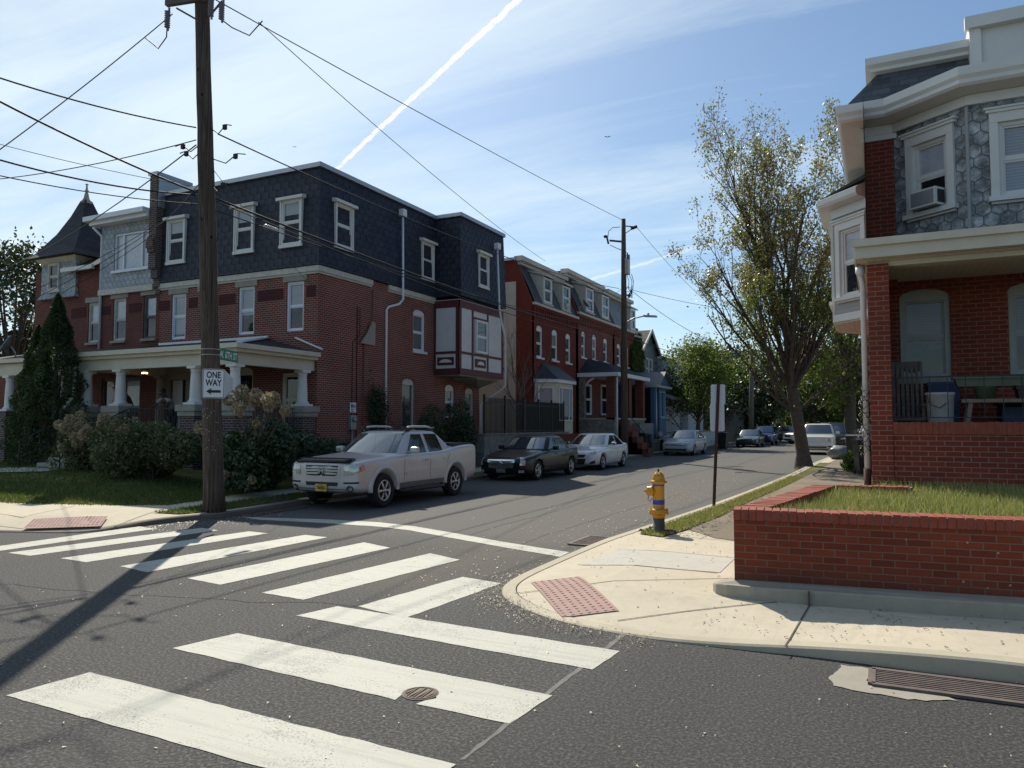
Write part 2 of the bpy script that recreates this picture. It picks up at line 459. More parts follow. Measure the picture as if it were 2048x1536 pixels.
def text_mb(mb, s, O, U, N, h, mi=None, depth=0.002, align='CENTER', wscale=1.0):
    """raised lettering, cap height h, centred at O on the plane with axes U (reading direction) and world-up"""
    key = s
    if key not in _font_cache:
        cu = bpy.data.curves.new('t', 'FONT'); cu.body = s; cu.size = 1.0; cu.resolution_u = 3; cu.offset = .026; cu.align_x = 'CENTER'
        ob = bpy.data.objects.new('t', cu); COL.objects.link(ob)
        dg = bpy.context.evaluated_depsgraph_get(); dg.update()
        me = bpy.data.meshes.new_from_object(ob.evaluated_get(dg))
        _font_cache[key] = ([v.co.copy() for v in me.vertices], [list(p.vertices) for p in me.polygons])
        bpy.data.objects.remove(ob); bpy.data.curves.remove(cu); bpy.data.meshes.remove(me)
    vs, fs = _font_cache[key]
    if not vs: return
    k = h / 0.69
    O = Vector(O); U = Vector(U).normalized(); N = Vector(N).normalized(); Z = N.cross(U)
    mb.add([O + U * (v.x * k * wscale) + Z * ((v.y - 0.345) * k) + N * depth for v in vs], fs, mi, False)
# ------------------------------------------------------------------ material library
def mk_asphalt():
    t = NT('asphalt'); co = t.coord()
    f = t.noise(co, 42, 4, 0.8); v = t.add('ShaderNodeTexVoronoi', Scale=55.0); t.l.new(co, v.inputs['Vector'])
    big = t.noise(co, 0.28, 6, 0.6, 0.4); mid = t.noise(co, 1.7, 5, 0.65)
    c = t.ramp(f, [(0.36, (0.006, 0.006, 0.007)), (0.5, (0.043, 0.043, 0.042)), (0.66, (0.20, 0.198, 0.192))])
    c = t.mix(t.math('MULTIPLY_ADD', big, 1.8, -0.55, clamp=True), c, t.mix(0.5, c, (0.085, 0.078, 0.070)))
    # newer, darker surfacing on the cross street (right of the crosswalk seam), brown silt along the right kerb
    s = t.add('ShaderNodeSeparateXYZ'); t.l.new(co, s.inputs[0])
    X, Y = s.outputs[0], s.outputs[1]
    old = t.math('MULTIPLY_ADD', t.math('ADD', Y, t.math('MULTIPLY', mid, 1.2)), 0.5, -5.1, clamp=True)      # paler, older surface up the one way street
    c = t.mix(t.math('MULTIPLY', old, 0.85), c, t.mix(0.5, c, (0.17, 0.165, 0.155)))
    seam = t.math('ADD', t.math('ADD', X, t.math('MULTIPLY', Y, -0.18)), 3.0)      # line X = 0.18 Y - 3
    dark = t.math('MULTIPLY', t.math('MULTIPLY', seam, 9.0, clamp=True), t.math('MULTIPLY', t.math('SUBTRACT', 6.6, Y), 3.0, clamp=True))
    c = t.mix(t.math('MULTIPLY', dark, 0.35), c, t.mix(0.75, c, (0.016, 0.017, 0.018)))
    sil = t.math('SUBTRACT', 1.0, t.math('DIVIDE', t.math('ABSOLUTE', t.math('ADD', X, 5.0)), 1.7), clamp=True)
    sil = t.math('MULTIPLY', t.math('MULTIPLY', sil, mid), t.math('MULTIPLY', t.math('SUBTRACT', Y, 6.6), 1.2, clamp=True))
    c = t.mix(t.math('MULTIPLY', sil, 0.6), c, (0.16, 0.125, 0.09))
    wheel = t.noise(t.add('ShaderNodeMapping', Vector=co, Scale=(1.2, 0.05, 1)).outputs[0], 1.0, 3)
    c = t.mix(t.math('MULTIPLY', wheel, 0.25), c, (0.13, 0.125, 0.12))
    h = t.math('ADD', f, t.math('MULTIPLY', v.outputs[0], 0.5))
    t.bump(h, 0.55, 0.012)
    return t.fin(c, 0.82, 0, 0.17)
M['asphalt'] = mk_asphalt()
def mk_concrete(name, col, var=0.16):
    t = NT(name); co = t.coord()
    a = t.noise(co, 0.55, 6, 0.6); b = t.noise(co, 7, 5, 0.7); g = t.noise(co, 110, 2, 0.6)
    br = t.noise(t.add('ShaderNodeMapping', Vector=co, Scale=(4, 90, 1)).outputs[0], 1.0, 2)
    c = t.mix(t.math('MULTIPLY_ADD', a, 1.9, -0.45, clamp=True), mul(col, 1 - var), mul(col, 1 + var * 0.6))
    c = t.mix(t.math('MULTIPLY', t.math('MULTIPLY_ADD', b, 3.0, -1.4, clamp=True), 0.5), c, mul(col, 0.6))
    c = t.mix(t.math('MULTIPLY', g, 0.22), c, mul(col, 0.6))
    c = t.mix(t.math('MULTIPLY', br, 0.12), c, mul(col, 0.7))
    v = t.add('ShaderNodeTexVoronoi', Scale=5.0); t.l.new(co, v.inputs['Vector'])
    sp = t.math('MULTIPLY', t.math('LESS_THAN', v.outputs[0], 0.04), t.math('GREATER_THAN', b, 0.52))
    c = t.mix(sp, c, (0.05, 0.04, 0.03))
    t.bump(t.math('ADD', g, br), 0.18, 0.006)
    return t.fin(c, 0.85, 0, 0.3)
M['concrete'] = mk_concrete('concrete', (0.57, 0.505, 0.385))
M['concrete_grey'] = mk_concrete('concrete_grey', (0.53, 0.505, 0.44))
M['concrete_old'] = mk_concrete('concrete_old', (0.21, 0.17, 0.12), 0.35)
M['kerb'] = mk_concrete('kerb', (0.50, 0.445, 0.335), 0.22)
M['kerb_dark'] = mk_concrete('kerb_dark', (0.2, 0.17, 0.14), 0.3)
M['footing'] = mk_concrete('footing', (0.36, 0.33, 0.27), 0.25)
M['joint'] = plain('joint', (0.10, 0.08, 0.06), 0.95, var=0.4)
def mk_paint():
    t = NT('road_paint'); co = t.coord()
    n = t.noise(co, 1.6, 8, 0.75); g = t.noise(co, 75, 3, 0.7); w = t.noise(t.add('ShaderNodeMapping', Vector=co, Rotation=(0, 0, 0.1), Scale=(0.7, 14, 1)).outputs[0], 1.0, 5, 0.7)
    c = t.mix(t.math('MULTIPLY_ADD', n, 1.6, -0.4, clamp=True), (0.42, 0.42, 0.36), (0.57, 0.56, 0.475))
    worn = t.math('GREATER_THAN', t.math('ADD', t.math('MULTIPLY', g, 0.55), t.math('MULTIPLY', n, 0.55)), 0.60)
    c = t.mix(t.math('MULTIPLY', worn, 0.7), c, (0.2, 0.2, 0.19))
    c = t.mix(t.math('MULTIPLY', t.math('MULTIPLY_ADD', w, 4.0, -1.9, clamp=True), 0.6), c, (0.3, 0.29, 0.27))
    t.bump(g, 0.35, 0.006)
    return t.fin(c, 0.7, 0, 0.35)
M['paint'] = mk_paint()
def mk_grass(name, a, b, dry):
    t = NT(name); co = t.coord()
    n = t.noise(co, 1.2, 5, 0.6); f = t.noise(co, 50, 3, 0.7)
    c = t.mix(f, a, b); c = t.mix(t.math('MULTIPLY_ADD', n, 3, -1.3, clamp=True), c, dry)
    t.bump(f, 0.8, 0.03); return t.fin(c, 0.95, 0, 0.1)
M['lawn'] = mk_grass('lawn', (0.07, 0.085, 0.02), (0.15, 0.15, 0.045), (0.26, 0.21, 0.10))
M['soil'] = mk_grass('soil', (0.06, 0.04, 0.025), (0.11, 0.08, 0.05), (0.14, 0.10, 0.06))
M['far_ground'] = mk_grass('far_ground', (0.05, 0.07, 0.02), (0.09, 0.10, 0.04), (0.12, 0.11, 0.07))
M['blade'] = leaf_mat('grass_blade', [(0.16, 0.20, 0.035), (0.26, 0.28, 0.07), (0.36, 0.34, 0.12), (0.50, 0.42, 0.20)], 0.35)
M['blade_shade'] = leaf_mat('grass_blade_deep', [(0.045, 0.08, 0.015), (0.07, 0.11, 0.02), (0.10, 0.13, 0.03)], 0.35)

M['brick_left'] = brick_mat('brick_left', (0.26, 0.062, 0.042), (0.155, 0.038, 0.030), (0.46, 0.33, 0.28), 0.21, 0.073, 0.010)
M['brick_left2'] = brick_mat('brick_left2', (0.22, 0.055, 0.04), (0.14, 0.038, 0.032), (0.26, 0.155, 0.13), 0.21, 0.073, 0.009)
M['brick_pier'] = brick_mat('brick_pier', (0.13, 0.07, 0.06), (0.07, 0.04, 0.04), (0.3, 0.28, 0.26), 0.21, 0.075, 0.012)
M['brick_red'] = brick_mat('brick_red_paint', (0.225, 0.044, 0.028), (0.19, 0.037, 0.024), (0.16, 0.032, 0.02), 0.21, 0.073, 0.008, 0.3)
M['brick_row'] = brick_mat('brick_row', (0.27, 0.065, 0.04), (0.19, 0.045, 0.033), (0.25, 0.15, 0.13), 0.21, 0.073, 0.009)
M['brick_right'] = brick_mat('brick_right', (0.29, 0.054, 0.028), (0.20, 0.039, 0.023), (0.36, 0.20, 0.16), 0.225, 0.079, 0.008, 0.4)
M['brick_garden'] = brick_mat('brick_garden', (0.34, 0.066, 0.028), (0.20, 0.038, 0.018), (0.28, 0.165, 0.12), 0.21, 0.069, 0.0062, 0.45, 0.9)
M['brick_terra'] = brick_mat('brick_terracotta', (0.12, 0.03, 0.028), (0.10, 0.026, 0.026), (0.05, 0.02, 0.02), 0.12, 0.12, 0.01)
M['brick_cap'] = plain('brick_cap', (0.26, 0.055, 0.03), 0.8, var=0.35, vs=5, bump=0.3)
M['mortar'] = plain('mortar', (0.26, 0.18, 0.14), 0.9); M['seam'] = plain('seam', (.15, .145, .135), .9, var=.4, vs=9)
M['scallop'] = scallop_mat('scallop_dark', (0.029, 0.031, 0.045), 0.36, 0.24, 0.3, 0.6, 'round', 0.95)
M['scallop_grey'] = scallop_mat('scallop_grey', (0.36, 0.39, 0.41), 0.26, 0.19, 0.22, 0.7, 'hex', 0.85)
M['slate'] = scallop_mat('slate', (0.075, 0.080, 0.092), 0.26, 0.19, 0.35, 0.7, 'rect', 0.6)
M['slate_green'] = scallop_mat('slate_green', (0.085, 0.095, 0.098), 0.26, 0.19, 0.4, 0.7, 'hex', 0.6)
M['slate_pale'] = scallop_mat('slate_pale', (0.26, 0.28, 0.30), 0.26, 0.19, 0.25, 0.7, 'rect', 0.5)
M['slate_right'] = scallop_mat('slate_right', (0.085, 0.09, 0.105), 0.30, 0.17, 0.6, 0.7, 'rect', 0.6)
M['shingle'] = scallop_mat('shingle', (0.045, 0.043, 0.048), 0.3, 0.14, 0.35, 0.9, 'rect', 0.5)
M['shingle_brown'] = scallop_mat('shingle_brown', (0.10, 0.082, 0.07), 0.3, 0.14, 0.35, 0.9, 'rect', 0.5)
M['hex'] = hexslate_mat('hex_slate', (0.32, 0.333, 0.345), 0.225)
M['siding_grey'] = siding_mat('siding_grey', (0.36, 0.34, 0.32), 0.105)
M['siding_pale'] = siding_mat('siding_pale', (0.42, 0.45, 0.50), 0.12)
M['siding_dark'] = siding_mat('siding_dark', (0.12, 0.125, 0.13), 0.12)
M['siding_white'] = siding_mat('siding_white', (0.6, 0.62, 0.66), 0.12)
M['soffit'] = siding_mat('soffit_boards', (0.62, 0.56, 0.45), 0.11, True)
M['blue_board'] = siding_mat('blue_board', (0.032, 0.09, 0.19), 0.12, True, 0.3)
M['blue_light'] = plain('blue_light', (0.14, 0.27, 0.42), 0.6)
M['white'] = plain('white_paint', (0.68, 0.67, 0.64), 0.5, var=0.07, vs=2)
M['white_cool'] = plain('white_vinyl', (0.72, 0.74, 0.78), 0.4, var=0.05, vs=2)
M['cream'] = plain('cream_paint', (0.58, 0.53, 0.43), 0.55, var=0.12, vs=2)
M['cream_worn'] = plain('cream_worn', (0.52, 0.49, 0.43), 0.6, var=0.25, vs=6)
M['stone'] = plain('stone', (0.32, 0.29, 0.25), 0.85, var=0.2, vs=4, bump=0.2)
M['stone_rough'] = plain('stone_rough', (0.22, 0.20, 0.18), 0.9, var=0.65, vs=5, bump=0.9, bs=9)
M['stucco'] = plain('stucco', (0.50, 0.46, 0.385), 0.9, var=0.1, vs=1.5, bump=0.15)
M['stucco_panel'] = plain('stucco_panel', (0.66, 0.65, 0.64), 0.8, var=0.08, vs=3)
M['red_trim'] = plain('red_trim', (0.10, 0.02, 0.022), 0.6, var=0.25)
M['grey_trim'] = plain('grey_trim', (0.33, 0.34, 0.335), 0.5, var=0.12)
M['grey_metal'] = plain('grey_metal', (0.30, 0.31, 0.32), 0.45, 0.4, var=0.12)
M['galv'] = plain('galvanised', (0.42, 0.43, 0.46), 0.45, 0.6, var=0.12)
M['dark_metal_roof'] = siding_mat('dark_metal_roof', (0.035, 0.036, 0.038), 0.35, True, 0.2)
M['black'] = plain('black_iron', (0.012, 0.012, 0.013), 0.55, var=0.3)
M['black_plastic'] = plain('black_plastic', (0.018, 0.019, 0.02), 0.5, var=0.2)
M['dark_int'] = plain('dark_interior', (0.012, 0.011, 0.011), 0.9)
M['rubber'] = plain('rubber', (0.014, 0.014, 0.015), 0.85, var=0.2, bump=0.2, bs=60)
M['rust'] = plain('rust', (0.07, 0.034, 0.022), 0.85, var=0.5, vs=12, bump=0.3)
M['iron_grate'] = plain('iron_grate', (0.13, 0.10, 0.088), 0.75, 0.2, var=0.4, vs=9)
M['wood_door'] = plain('wood_door', (0.06, 0.022, 0.016), 0.6)
M['blue_door'] = plain('blue_door', (0.02, 0.035, 0.09), 0.5)
M['wood_grey'] = plain('wood_grey', (0.13, 0.115, 0.10), 0.85, var=0.45, vs=7, bump=0.4)
M['glass'] = glass_mat('window_glass', (0.016, 0.018, 0.021))
M['glass_soft'] = glass_mat('window_glass_soft', (0.05, 0.055, 0.062), 0.06)
M['blind'] = blind_mat('blind', (0.30, 0.32, 0.35))
M['blind_dark'] = blind_mat('blind_dark', (0.12, 0.125, 0.13))
M['curtain'] = plain('curtain', (0.42, 0.45, 0.50), 0.4, coat=0.8, var=0.25, vs=6)
M['chrome'] = plain('chrome', (0.75, 0.76, 0.78), 0.12, 1.0, var=0.02)
M['alloy'] = plain('alloy', (0.52, 0.53, 0.55), 0.28, 0.9, var=0.05)
def mk_pole():
    t = NT('pole_wood'); co = t.coord()
    m = t.add('ShaderNodeMapping', Vector=co, Scale=(34, 34, 0.5)).outputs[0]
    g = t.noise(m, 1.0, 6, 0.7, 0.6); k = t.noise(co, 2.2, 4)
    c = t.ramp(g, [(0.28, (0.02, 0.015, 0.012)), (0.5, (0.10, 0.078, 0.062)), (0.75, (0.25, 0.205, 0.17))])
    c = t.mix(t.math('MULTIPLY', k, 0.5), c, (0.07, 0.045, 0.035))
    v = t.add('ShaderNodeTexVoronoi', Scale=3.2); t.l.new(t.add('ShaderNodeMapping', Vector=co, Scale=(1.4, 1.4, 0.9)).outputs[0], v.inputs['Vector'])
    c = t.mix(t.math('LESS_THAN', v.outputs[0], 0.10), c, (0.012, 0.009, 0.008))
    t.bump(g, 0.9, 0.02)
    return t.fin(c, 0.9, 0, 0.2)
M['pole'] = mk_pole()
M['bark'] = plain('bark', (0.085, 0.066, 0.052), 0.95, var=0.55, vs=9, bump=1.0, bs=16)
M['bark_grey'] = plain('bark_grey', (0.14, 0.11, 0.10), 0.9, var=0.3, vs=6)
M['wire'] = plain('wire', (0.014, 0.014, 0.016), 0.6)
M['sign_white'] = plain('sign_white', (0.74, 0.74, 0.76), 0.35, var=0.04)
M['sign_green'] = plain('sign_green', (0.006, 0.17, 0.085), 0.4, var=0.05)
M['sign_black'] = plain('sign_black', (0.01, 0.01, 0.011), 0.5)
M['sign_back'] = plain('sign_back', (0.46, 0.50, 0.57), 0.4, 0.5, var=0.1)
M['hyd_yellow'] = plain('hydrant_yellow', (0.50, 0.235, 0.012), 0.42, var=0.18, vs=14, spec=0.5)
M['hyd_blue'] = plain('hydrant_blue', (0.015, 0.055, 0.36), 0.4)
M['hyd_grey'] = plain('hydrant_barrel', (0.075, 0.075, 0.078), 0.7, var=0.4, vs=9)
M['tactile'] = plain('tactile_red', (0.33, 0.20, 0.17), 0.8, var=0.2, vs=9)
M['debris'] = leaf_mat('petal', [(0.5, 0.46, 0.36), (0.62, 0.58, 0.48), (0.4, 0.34, 0.22)], 0.1)
M['leaf_litter'] = leaf_mat('leaf_litter', [(0.06, 0.04, 0.025), (0.12, 0.08, 0.05), (0.18, 0.13, 0.08), (0.3, 0.26, 0.2)], 0.1)
M['crack'] = plain('crack', (.016, .016, .016), .9); M['tar'] = plain('tar_patch', (.028, .028, .029), .75, var=.5, vs=30, bump=.5, bs=70)
# ------------------------------------------------------------------ ground, roads, pavements
mb = MB(); mb.quad((-900, -300, -0.06), (900, -300, -0.06), (900, 1500, -0.06), (-900, 1500, -0.06))
struct(mb.build('ground', 'far_ground'))
mb = MB(); mb.quad((-120, -25, 0), (80, -25, 0), (80, 175, 0), (-120, 175, 0))
struct(mb.build('road', 'asphalt'))

def offset_path(P, d):
    """offset an open 2D path to its right by d"""
    out = []
    for i in range(len(P)):
        a = Vector(P[max(i - 1, 0)][:2]); b = Vector(P[min(i + 1, len(P) - 1)][:2])
        t = (b - a).normalized(); n = Vector((t.y, -t.x))
        out.append((P[i][0] + n.x * d, P[i][1] + n.y * d))
    return out
def smooth_path(P, k=4):
    out = []
    n = len(P)
    for i in range(n - 1):
        p0, p1, p2, p3 = (Vector(P[max(0, min(n - 1, i + j))]) for j in (-1, 0, 1, 2))
        for s in range(k):
            t = s / k
            out.append(tuple(0.5 * ((2 * p1) + (-p0 + p2) * t + (2 * p0 - 5 * p1 + 4 * p2 - p3) * t * t + (-p0 + 3 * p1 - 3 * p2 + p3) * t ** 3)))
    out.append(tuple(P[-1])); return out
def kerb_and_walk(path, close, kname, wname, kmat, wmat, top=0.13, side=1):
    P = path
    o1 = offset_path(P, 0.02 * side); o2 = offset_path(P, 0.15 * side); o3 = offset_path(P, 0.165 * side); o4 = offset_path(P, 1.2 * side)
    mb = MB(); n = len(P)
    rings = [[(P[i][0], P[i][1], -0.02) for i in range(n)], [(P[i][0], P[i][1], max(P[i][2] - 0.015, 0.004)) for i in range(n)], [(o1[i][0], o1[i][1], P[i][2]) for i in range(n)], [(o2[i][0], o2[i][1], P[i][2] + 0.002) for i in range(n)], [(o2[i][0], o2[i][1], -0.02) for i in range(n)]]
    vs = [p for r in rings for p in r]
    fs = []
    for k in range(4):
        for i in range(n - 1):
            f = (k * n + i, k * n + i + 1, (k + 1) * n + i + 1, (k + 1) * n + i)
            fs.append(f if side < 0 else f[::-1])
    mb.add(vs, fs, 0, False)
    struct(mb.build(kname, kmat, fixn=False))
    mb = MB()
    vs = [(o2[i][0], o2[i][1], -0.01) for i in range(n)] + [(o3[i][0], o3[i][1], -0.01) for i in range(n)] + [(o3[i][0], o3[i][1], P[i][2] - 0.002) for i in range(n)] + [(o4[i][0], o4[i][1], max(top, P[i][2])) for i in range(n)]
    fs = []
    for k in range(3):
        for i in range(n - 1):
            f = (k * n + i, k * n + i + 1, (k + 1) * n + i + 1, (k + 1) * n + i)
            fs.append(f if side < 0 else f[::-1])
    poly = [(x, y) for x, y in o4] + close
    tri = tessellate_polygon([[Vector((x, y, 0)) for x, y in poly]])
    base = len(vs); vs += [(o4[i][0], o4[i][1], max(top, P[i][2])) for i in range(n)] + [(x, y, top) for x, y in close]
    for t in tri:
        a, b, c = (Vector(vs[base + i]) for i in t)
        if (b - a).cross(c - a).z < 0: t = t[::-1]
        fs.append([base + i for i in t])
    mb.add(vs, fs, 0, False)
    # make sloped faces look up
    o = mb.build(wname, wmat)
    me = o.data; bm = bmesh.new(); bm.from_mesh(me)
    for f in bm.faces:
        f.normal_update()
        if f.normal.z < -0.01: f.normal_flip()
    bm.to_mesh(me); bm.free()
    struct(o); return o
KR = smooth_path([(70, 6.5, .13), (30, 6.5, .13), (10, 6.5, .13), (4, 6.5, .13), (2.2, 6.5, .13), (.9, 6.5, .14), (.25, 6.48, .13), (-.45, 6.5, .085), (-1.2, 6.44, .04), (-1.9, 6.42, .02), (-2.7, 6.6, .012), (-3.3, 6.93, .014), (-3.72, 7.35, .02), (-3.93, 7.96, .035), (-3.95, 9.17, .05), (-3.9, 11, .07), (-3.74, 12.4, .09), (-3.38, 16.5, .11), (-3.12, 21.2, .12), (-2.9, 27.7, .12), (-2.72, 36, .13), (-2.4, 46, .13), (-1.9, 60, .13), (-0.5, 90, .13), (3, 150, .13)])
kerb_and_walk(KR, [(70, 150)], 'kerb', 'sidewalk', 'kerb', 'concrete', side=1)
KL = smooth_path([(-110, 6.6, .12), (-60, 6.9, .12), (-30, 7.1, .11), (-20, 7.25, .10), (-16.5, 7.3, .08), (-15.2, 7.38, .05), (-14.3, 7.5, .03), (-13.57, 7.75, .02), (-12.56, 8.14, .02), (-12.16, 8.5, .03), (-12.1, 9.0, .06), (-12.06, 9.67, .09), (-11.88, 10.4, .10), (-11.72, 10.75, .10), (-11.72, 11.4, .10), (-11.85, 12.5, .11), (-12.0, 14, .12), (-12.1, 18, .12), (-12.1, 60, .12), (-12.1, 90, .12), (-12.4, 150, .12)])
kerb_and_walk(KL, [(-110, 150)], 'kerb', 'sidewalk', 'kerb_dark', 'concrete', side=-1)

def sheet(name, poly, z, mat):
    mb = MB(); n = len(poly)
    Z = z if isinstance(z, (list, tuple)) else [z] * n
    a = sum(poly[i][0] * poly[(i + 1) % n][1] - poly[(i + 1) % n][0] * poly[i][1] for i in range(n))
    vs = [(poly[i][0], poly[i][1], Z[i]) for i in range(n)]
    tri = tessellate_polygon([[Vector((p[0], p[1], 0)) for p in poly]])
    fs = []
    for t in tri:
        A, B, C_ = (Vector(vs[i]) for i in t)
        fs.append(t if (B - A).cross(C_ - A).z > 0 else t[::-1])
    mb.add(vs, fs, 0, False); return mb.build(name, mat)
def drape(name, poly, hf, e, mat, step=.3):
    """sheet laid over an uneven surface"""
    P = [Vector(p) for p in poly]; pts = []
    for a, b in zip(P, P[1:] + P[:1]):
        m = max(1, int((b - a).length / step)); pts += [a + (b - a) * (k / m) for k in range(m)]
    nb = len(pts); pl = [(p.x, p.y) for p in pts]; x = min(p[0] for p in pl) + step / 2; x1 = min(max(p[0] for p in pl), 5)
    while x < x1:
        y = min(p[1] for p in pl) + step / 2
        while y < min(max(p[1] for p in pl), 40):
            if in_poly(x, y, pl) and min((Vector((x, y)) - q).length for q in pts[:nb]) > step * .4: pts.append(Vector((x, y)))
            y += step
        x += step
    V, E_, F, *_ = delaunay_2d_cdt(pts, [(i, (i + 1) % nb) for i in range(nb)], [], 1, 1e-5)
    mb = MB(); mb.add([(v.x, v.y, hf(v.x, v.y) + e) for v in V], [list(f) for f in F], 0, False); o = mb.build(name, mat)
    bm = bmesh.new(); bm.from_mesh(o.data); [f.normal_flip() for f in bm.faces if f.normal.z < 0]; bm.to_mesh(o.data); bm.free()
    return o
def in_poly(x, y, P):
    c = False; n = len(P)
    for i in range(n):
        x1, y1 = P[i]; x2, y2 = P[(i + 1) % n]
        if (y1 > y) != (y2 > y) and x < (x2 - x1) * (y - y1) / (y2 - y1) + x1: c = not c
    return c
# surface height of the right pavement near its corner (the ramp)
_kr2 = [Vector((p[0], p[1])) for p in KR]
def hz(x, y):
    q = Vector((x, y)); best = (1e9, 0.13)
    for i in range(len(KR) - 1):
        a, b = _kr2[i], _kr2[i + 1]; t = max(0, min(1, (q - a).dot(b - a) / max((b - a).length_squared, 1e-9)))
        d = (a + (b - a) * t - q).length
        if d < best[0]: best = (d, KR[i][2] + (KR[i + 1][2] - KR[i][2]) * t)
    d, h = best
    k = max(0, min(1, (d - 0.165) / 1.035))
    return h + (max(0.13, h) - h) * k
def hzs(pts, e=0.004): return [hz(x, y) + e for x, y in pts]
def strip_joint(name, path, w, hf, mat='joint'):
    mb = MB(); out = []
    P = []
    for i in range(len(path) - 1):
        a = Vector(path[i]); b = Vector(path[i + 1]); m = max(1, int((b - a).length / 0.25))
        P += [a + (b - a) * (k / m) for k in range(m)]
    P.append(Vector(path[-1]))
    L = offset_path([(p.x, p.y) for p in P], w / 2); Rr = offset_path([(p.x, p.y) for p in P], -w / 2)
    n = len(P)
    vs = [(x, y, hf(x, y) + 0.005) for x, y in L] + [(x, y, hf(x, y) + 0.005) for x, y in Rr]
    mb.add(vs, [(i, n + i, n + i + 1, i + 1) for i in range(n - 1)], 0, False)
    o = mb.build(name, mat)
    return struct(o)
def g2(px, py, z=0.13):
    v = at(px, py, z=z); return (v.x, v.y)
# expansion joints in the right-hand pavement
for (a, b) in [((1030, 1172), (1475, 1162)), ((1235, 1226), (1475, 1215)), ((1475, 1215), (1625, 1208)), ((1155, 1125), (1435, 1152)), ((1235, 1098), (1470, 1121)), ((1345, 1076), (1470, 1087)), ((1626, 1209), (1568, 1287))]:
    strip_joint('pavement_joint', [g2(*a, z=0.1), g2(*b, z=0.1)], 0.014, hz)
strip_joint('pavement_joint', [(6, 6.5), (6, 8.2)], 0.014, hz)
# older brown pavement and planting strip further up the street
old = [(-3.02, 12.6), (-2.9, 16.5), (-2.6, 21), (-2.35, 28), (-2.1, 36), (-1.6, 50), (0.5, 90), (8, 90), (8, 26), (-.1, 20), (-.1, 13.8), (-1.0, 11.6), (-1.3, 11.2), (-2.3, 11.6)]
struct(drape('sidewalk', old, hz, .008, 'concrete_old'))
gs = [(-3.5, 11.75), (-3.05, 11.45), (-2.9, 12.2), (-2.72, 14.2), (-2.66, 17), (-2.45, 21), (-2.2, 28), (-2.0, 36), (-2.45, 36), (-2.6, 28), (-2.84, 21.2), (-3.1, 16.5), (-3.45, 12.4)]
struct(drape('verge', gs, hz, .014, 'lawn'))
slab = [g2(1238, 1099, .1), g2(1470, 1122, .1), g2(1440, 1151, .1), g2(1162, 1127, .1)]
slab = [(a[0] + (b[0] - a[0]) * k / 5, a[1] + (b[1] - a[1]) * k / 5) for a, b in zip(slab, slab[1:] + slab[:1]) for k in range(5)]
struct(drape('pavement_slab', slab, hz, .005, 'concrete_grey', .2))

# ---- tactile paving (raised domes)
def tactile(q, hf, label, nu=8, nv=20, lift=0.0):
    mb = MB(); n = 6
    def P(u, v):
        a = Vector(q[0]).lerp(Vector(q[1]), u); b = Vector(q[3]).lerp(Vector(q[2]), u); p = a.lerp(b, v)
        return p
    g = [P(i / n, j / n) for j in range(n + 1) for i in range(n + 1)]
    mb.add([(p.x, p.y, hf(p.x, p.y) + 0.008 + lift) for p in g], [(j * (n + 1) + i, j * (n + 1) + i + 1, (j + 1) * (n + 1) + i + 1, (j + 1) * (n + 1) + i) for j in range(n) for i in range(n)], 0, False)
    for i in range(nu):
        for j in range(nv):
            p = P((i + .5) / nu, (j + .5) / nv)
            mb.lathe((p.x, p.y, hf(p.x, p.y) + 0.007 + lift), [(0.018, 0), (0.016, 0.004), (0.009, 0.006)], 7)
    tag(mb.build('tactile_paving', 'tactile'), label, 'tactile paving', 'tactile paving at the kerb ramps')
_kl2 = [Vector((p[0], p[1])) for p in KL]
def hzl(x, y):
    q = Vector((x, y)); best = (1e9, 0.13)
    for i in range(len(KL) - 1):
        a, b = _kl2[i], _kl2[i + 1]; t = max(0, min(1, (q - a).dot(b - a) / max((b - a).length_squared, 1e-9)))
        d = (a + (b - a) * t - q).length
        if d < best[0]: best = (d, KL[i][2] + (KL[i + 1][2] - KL[i][2]) * t)
    d, h = best
    k = max(0, min(1, (d - 0.165) / 1.035))
    return h + (max(0.13, h) - h) * k
tactile([(-3.62, 7.86), (-3.15, 8.18), (-2.3, 7.02), (-2.77, 6.72)], hz, 'pink red tactile paving panel on the cream corner pavement near the hydrant', 7, 18)
tactile([(-13.25, 7.95), (-13.85, 8.5), (-12.85, 9.25), (-12.2, 8.65)], hzl, 'pink red tactile paving panel on the pavement left of the utility pole', lift=.035)
for (a, b) in [((0, 1028), (45, 1034)), ((45, 1034), (150, 1012)), ((223, 1046), (330, 1017)), ((47, 1046), (-40, 1040))]:
    strip_joint('pavement_joint', [g2(*a), g2(*b)], 0.014, hzl)

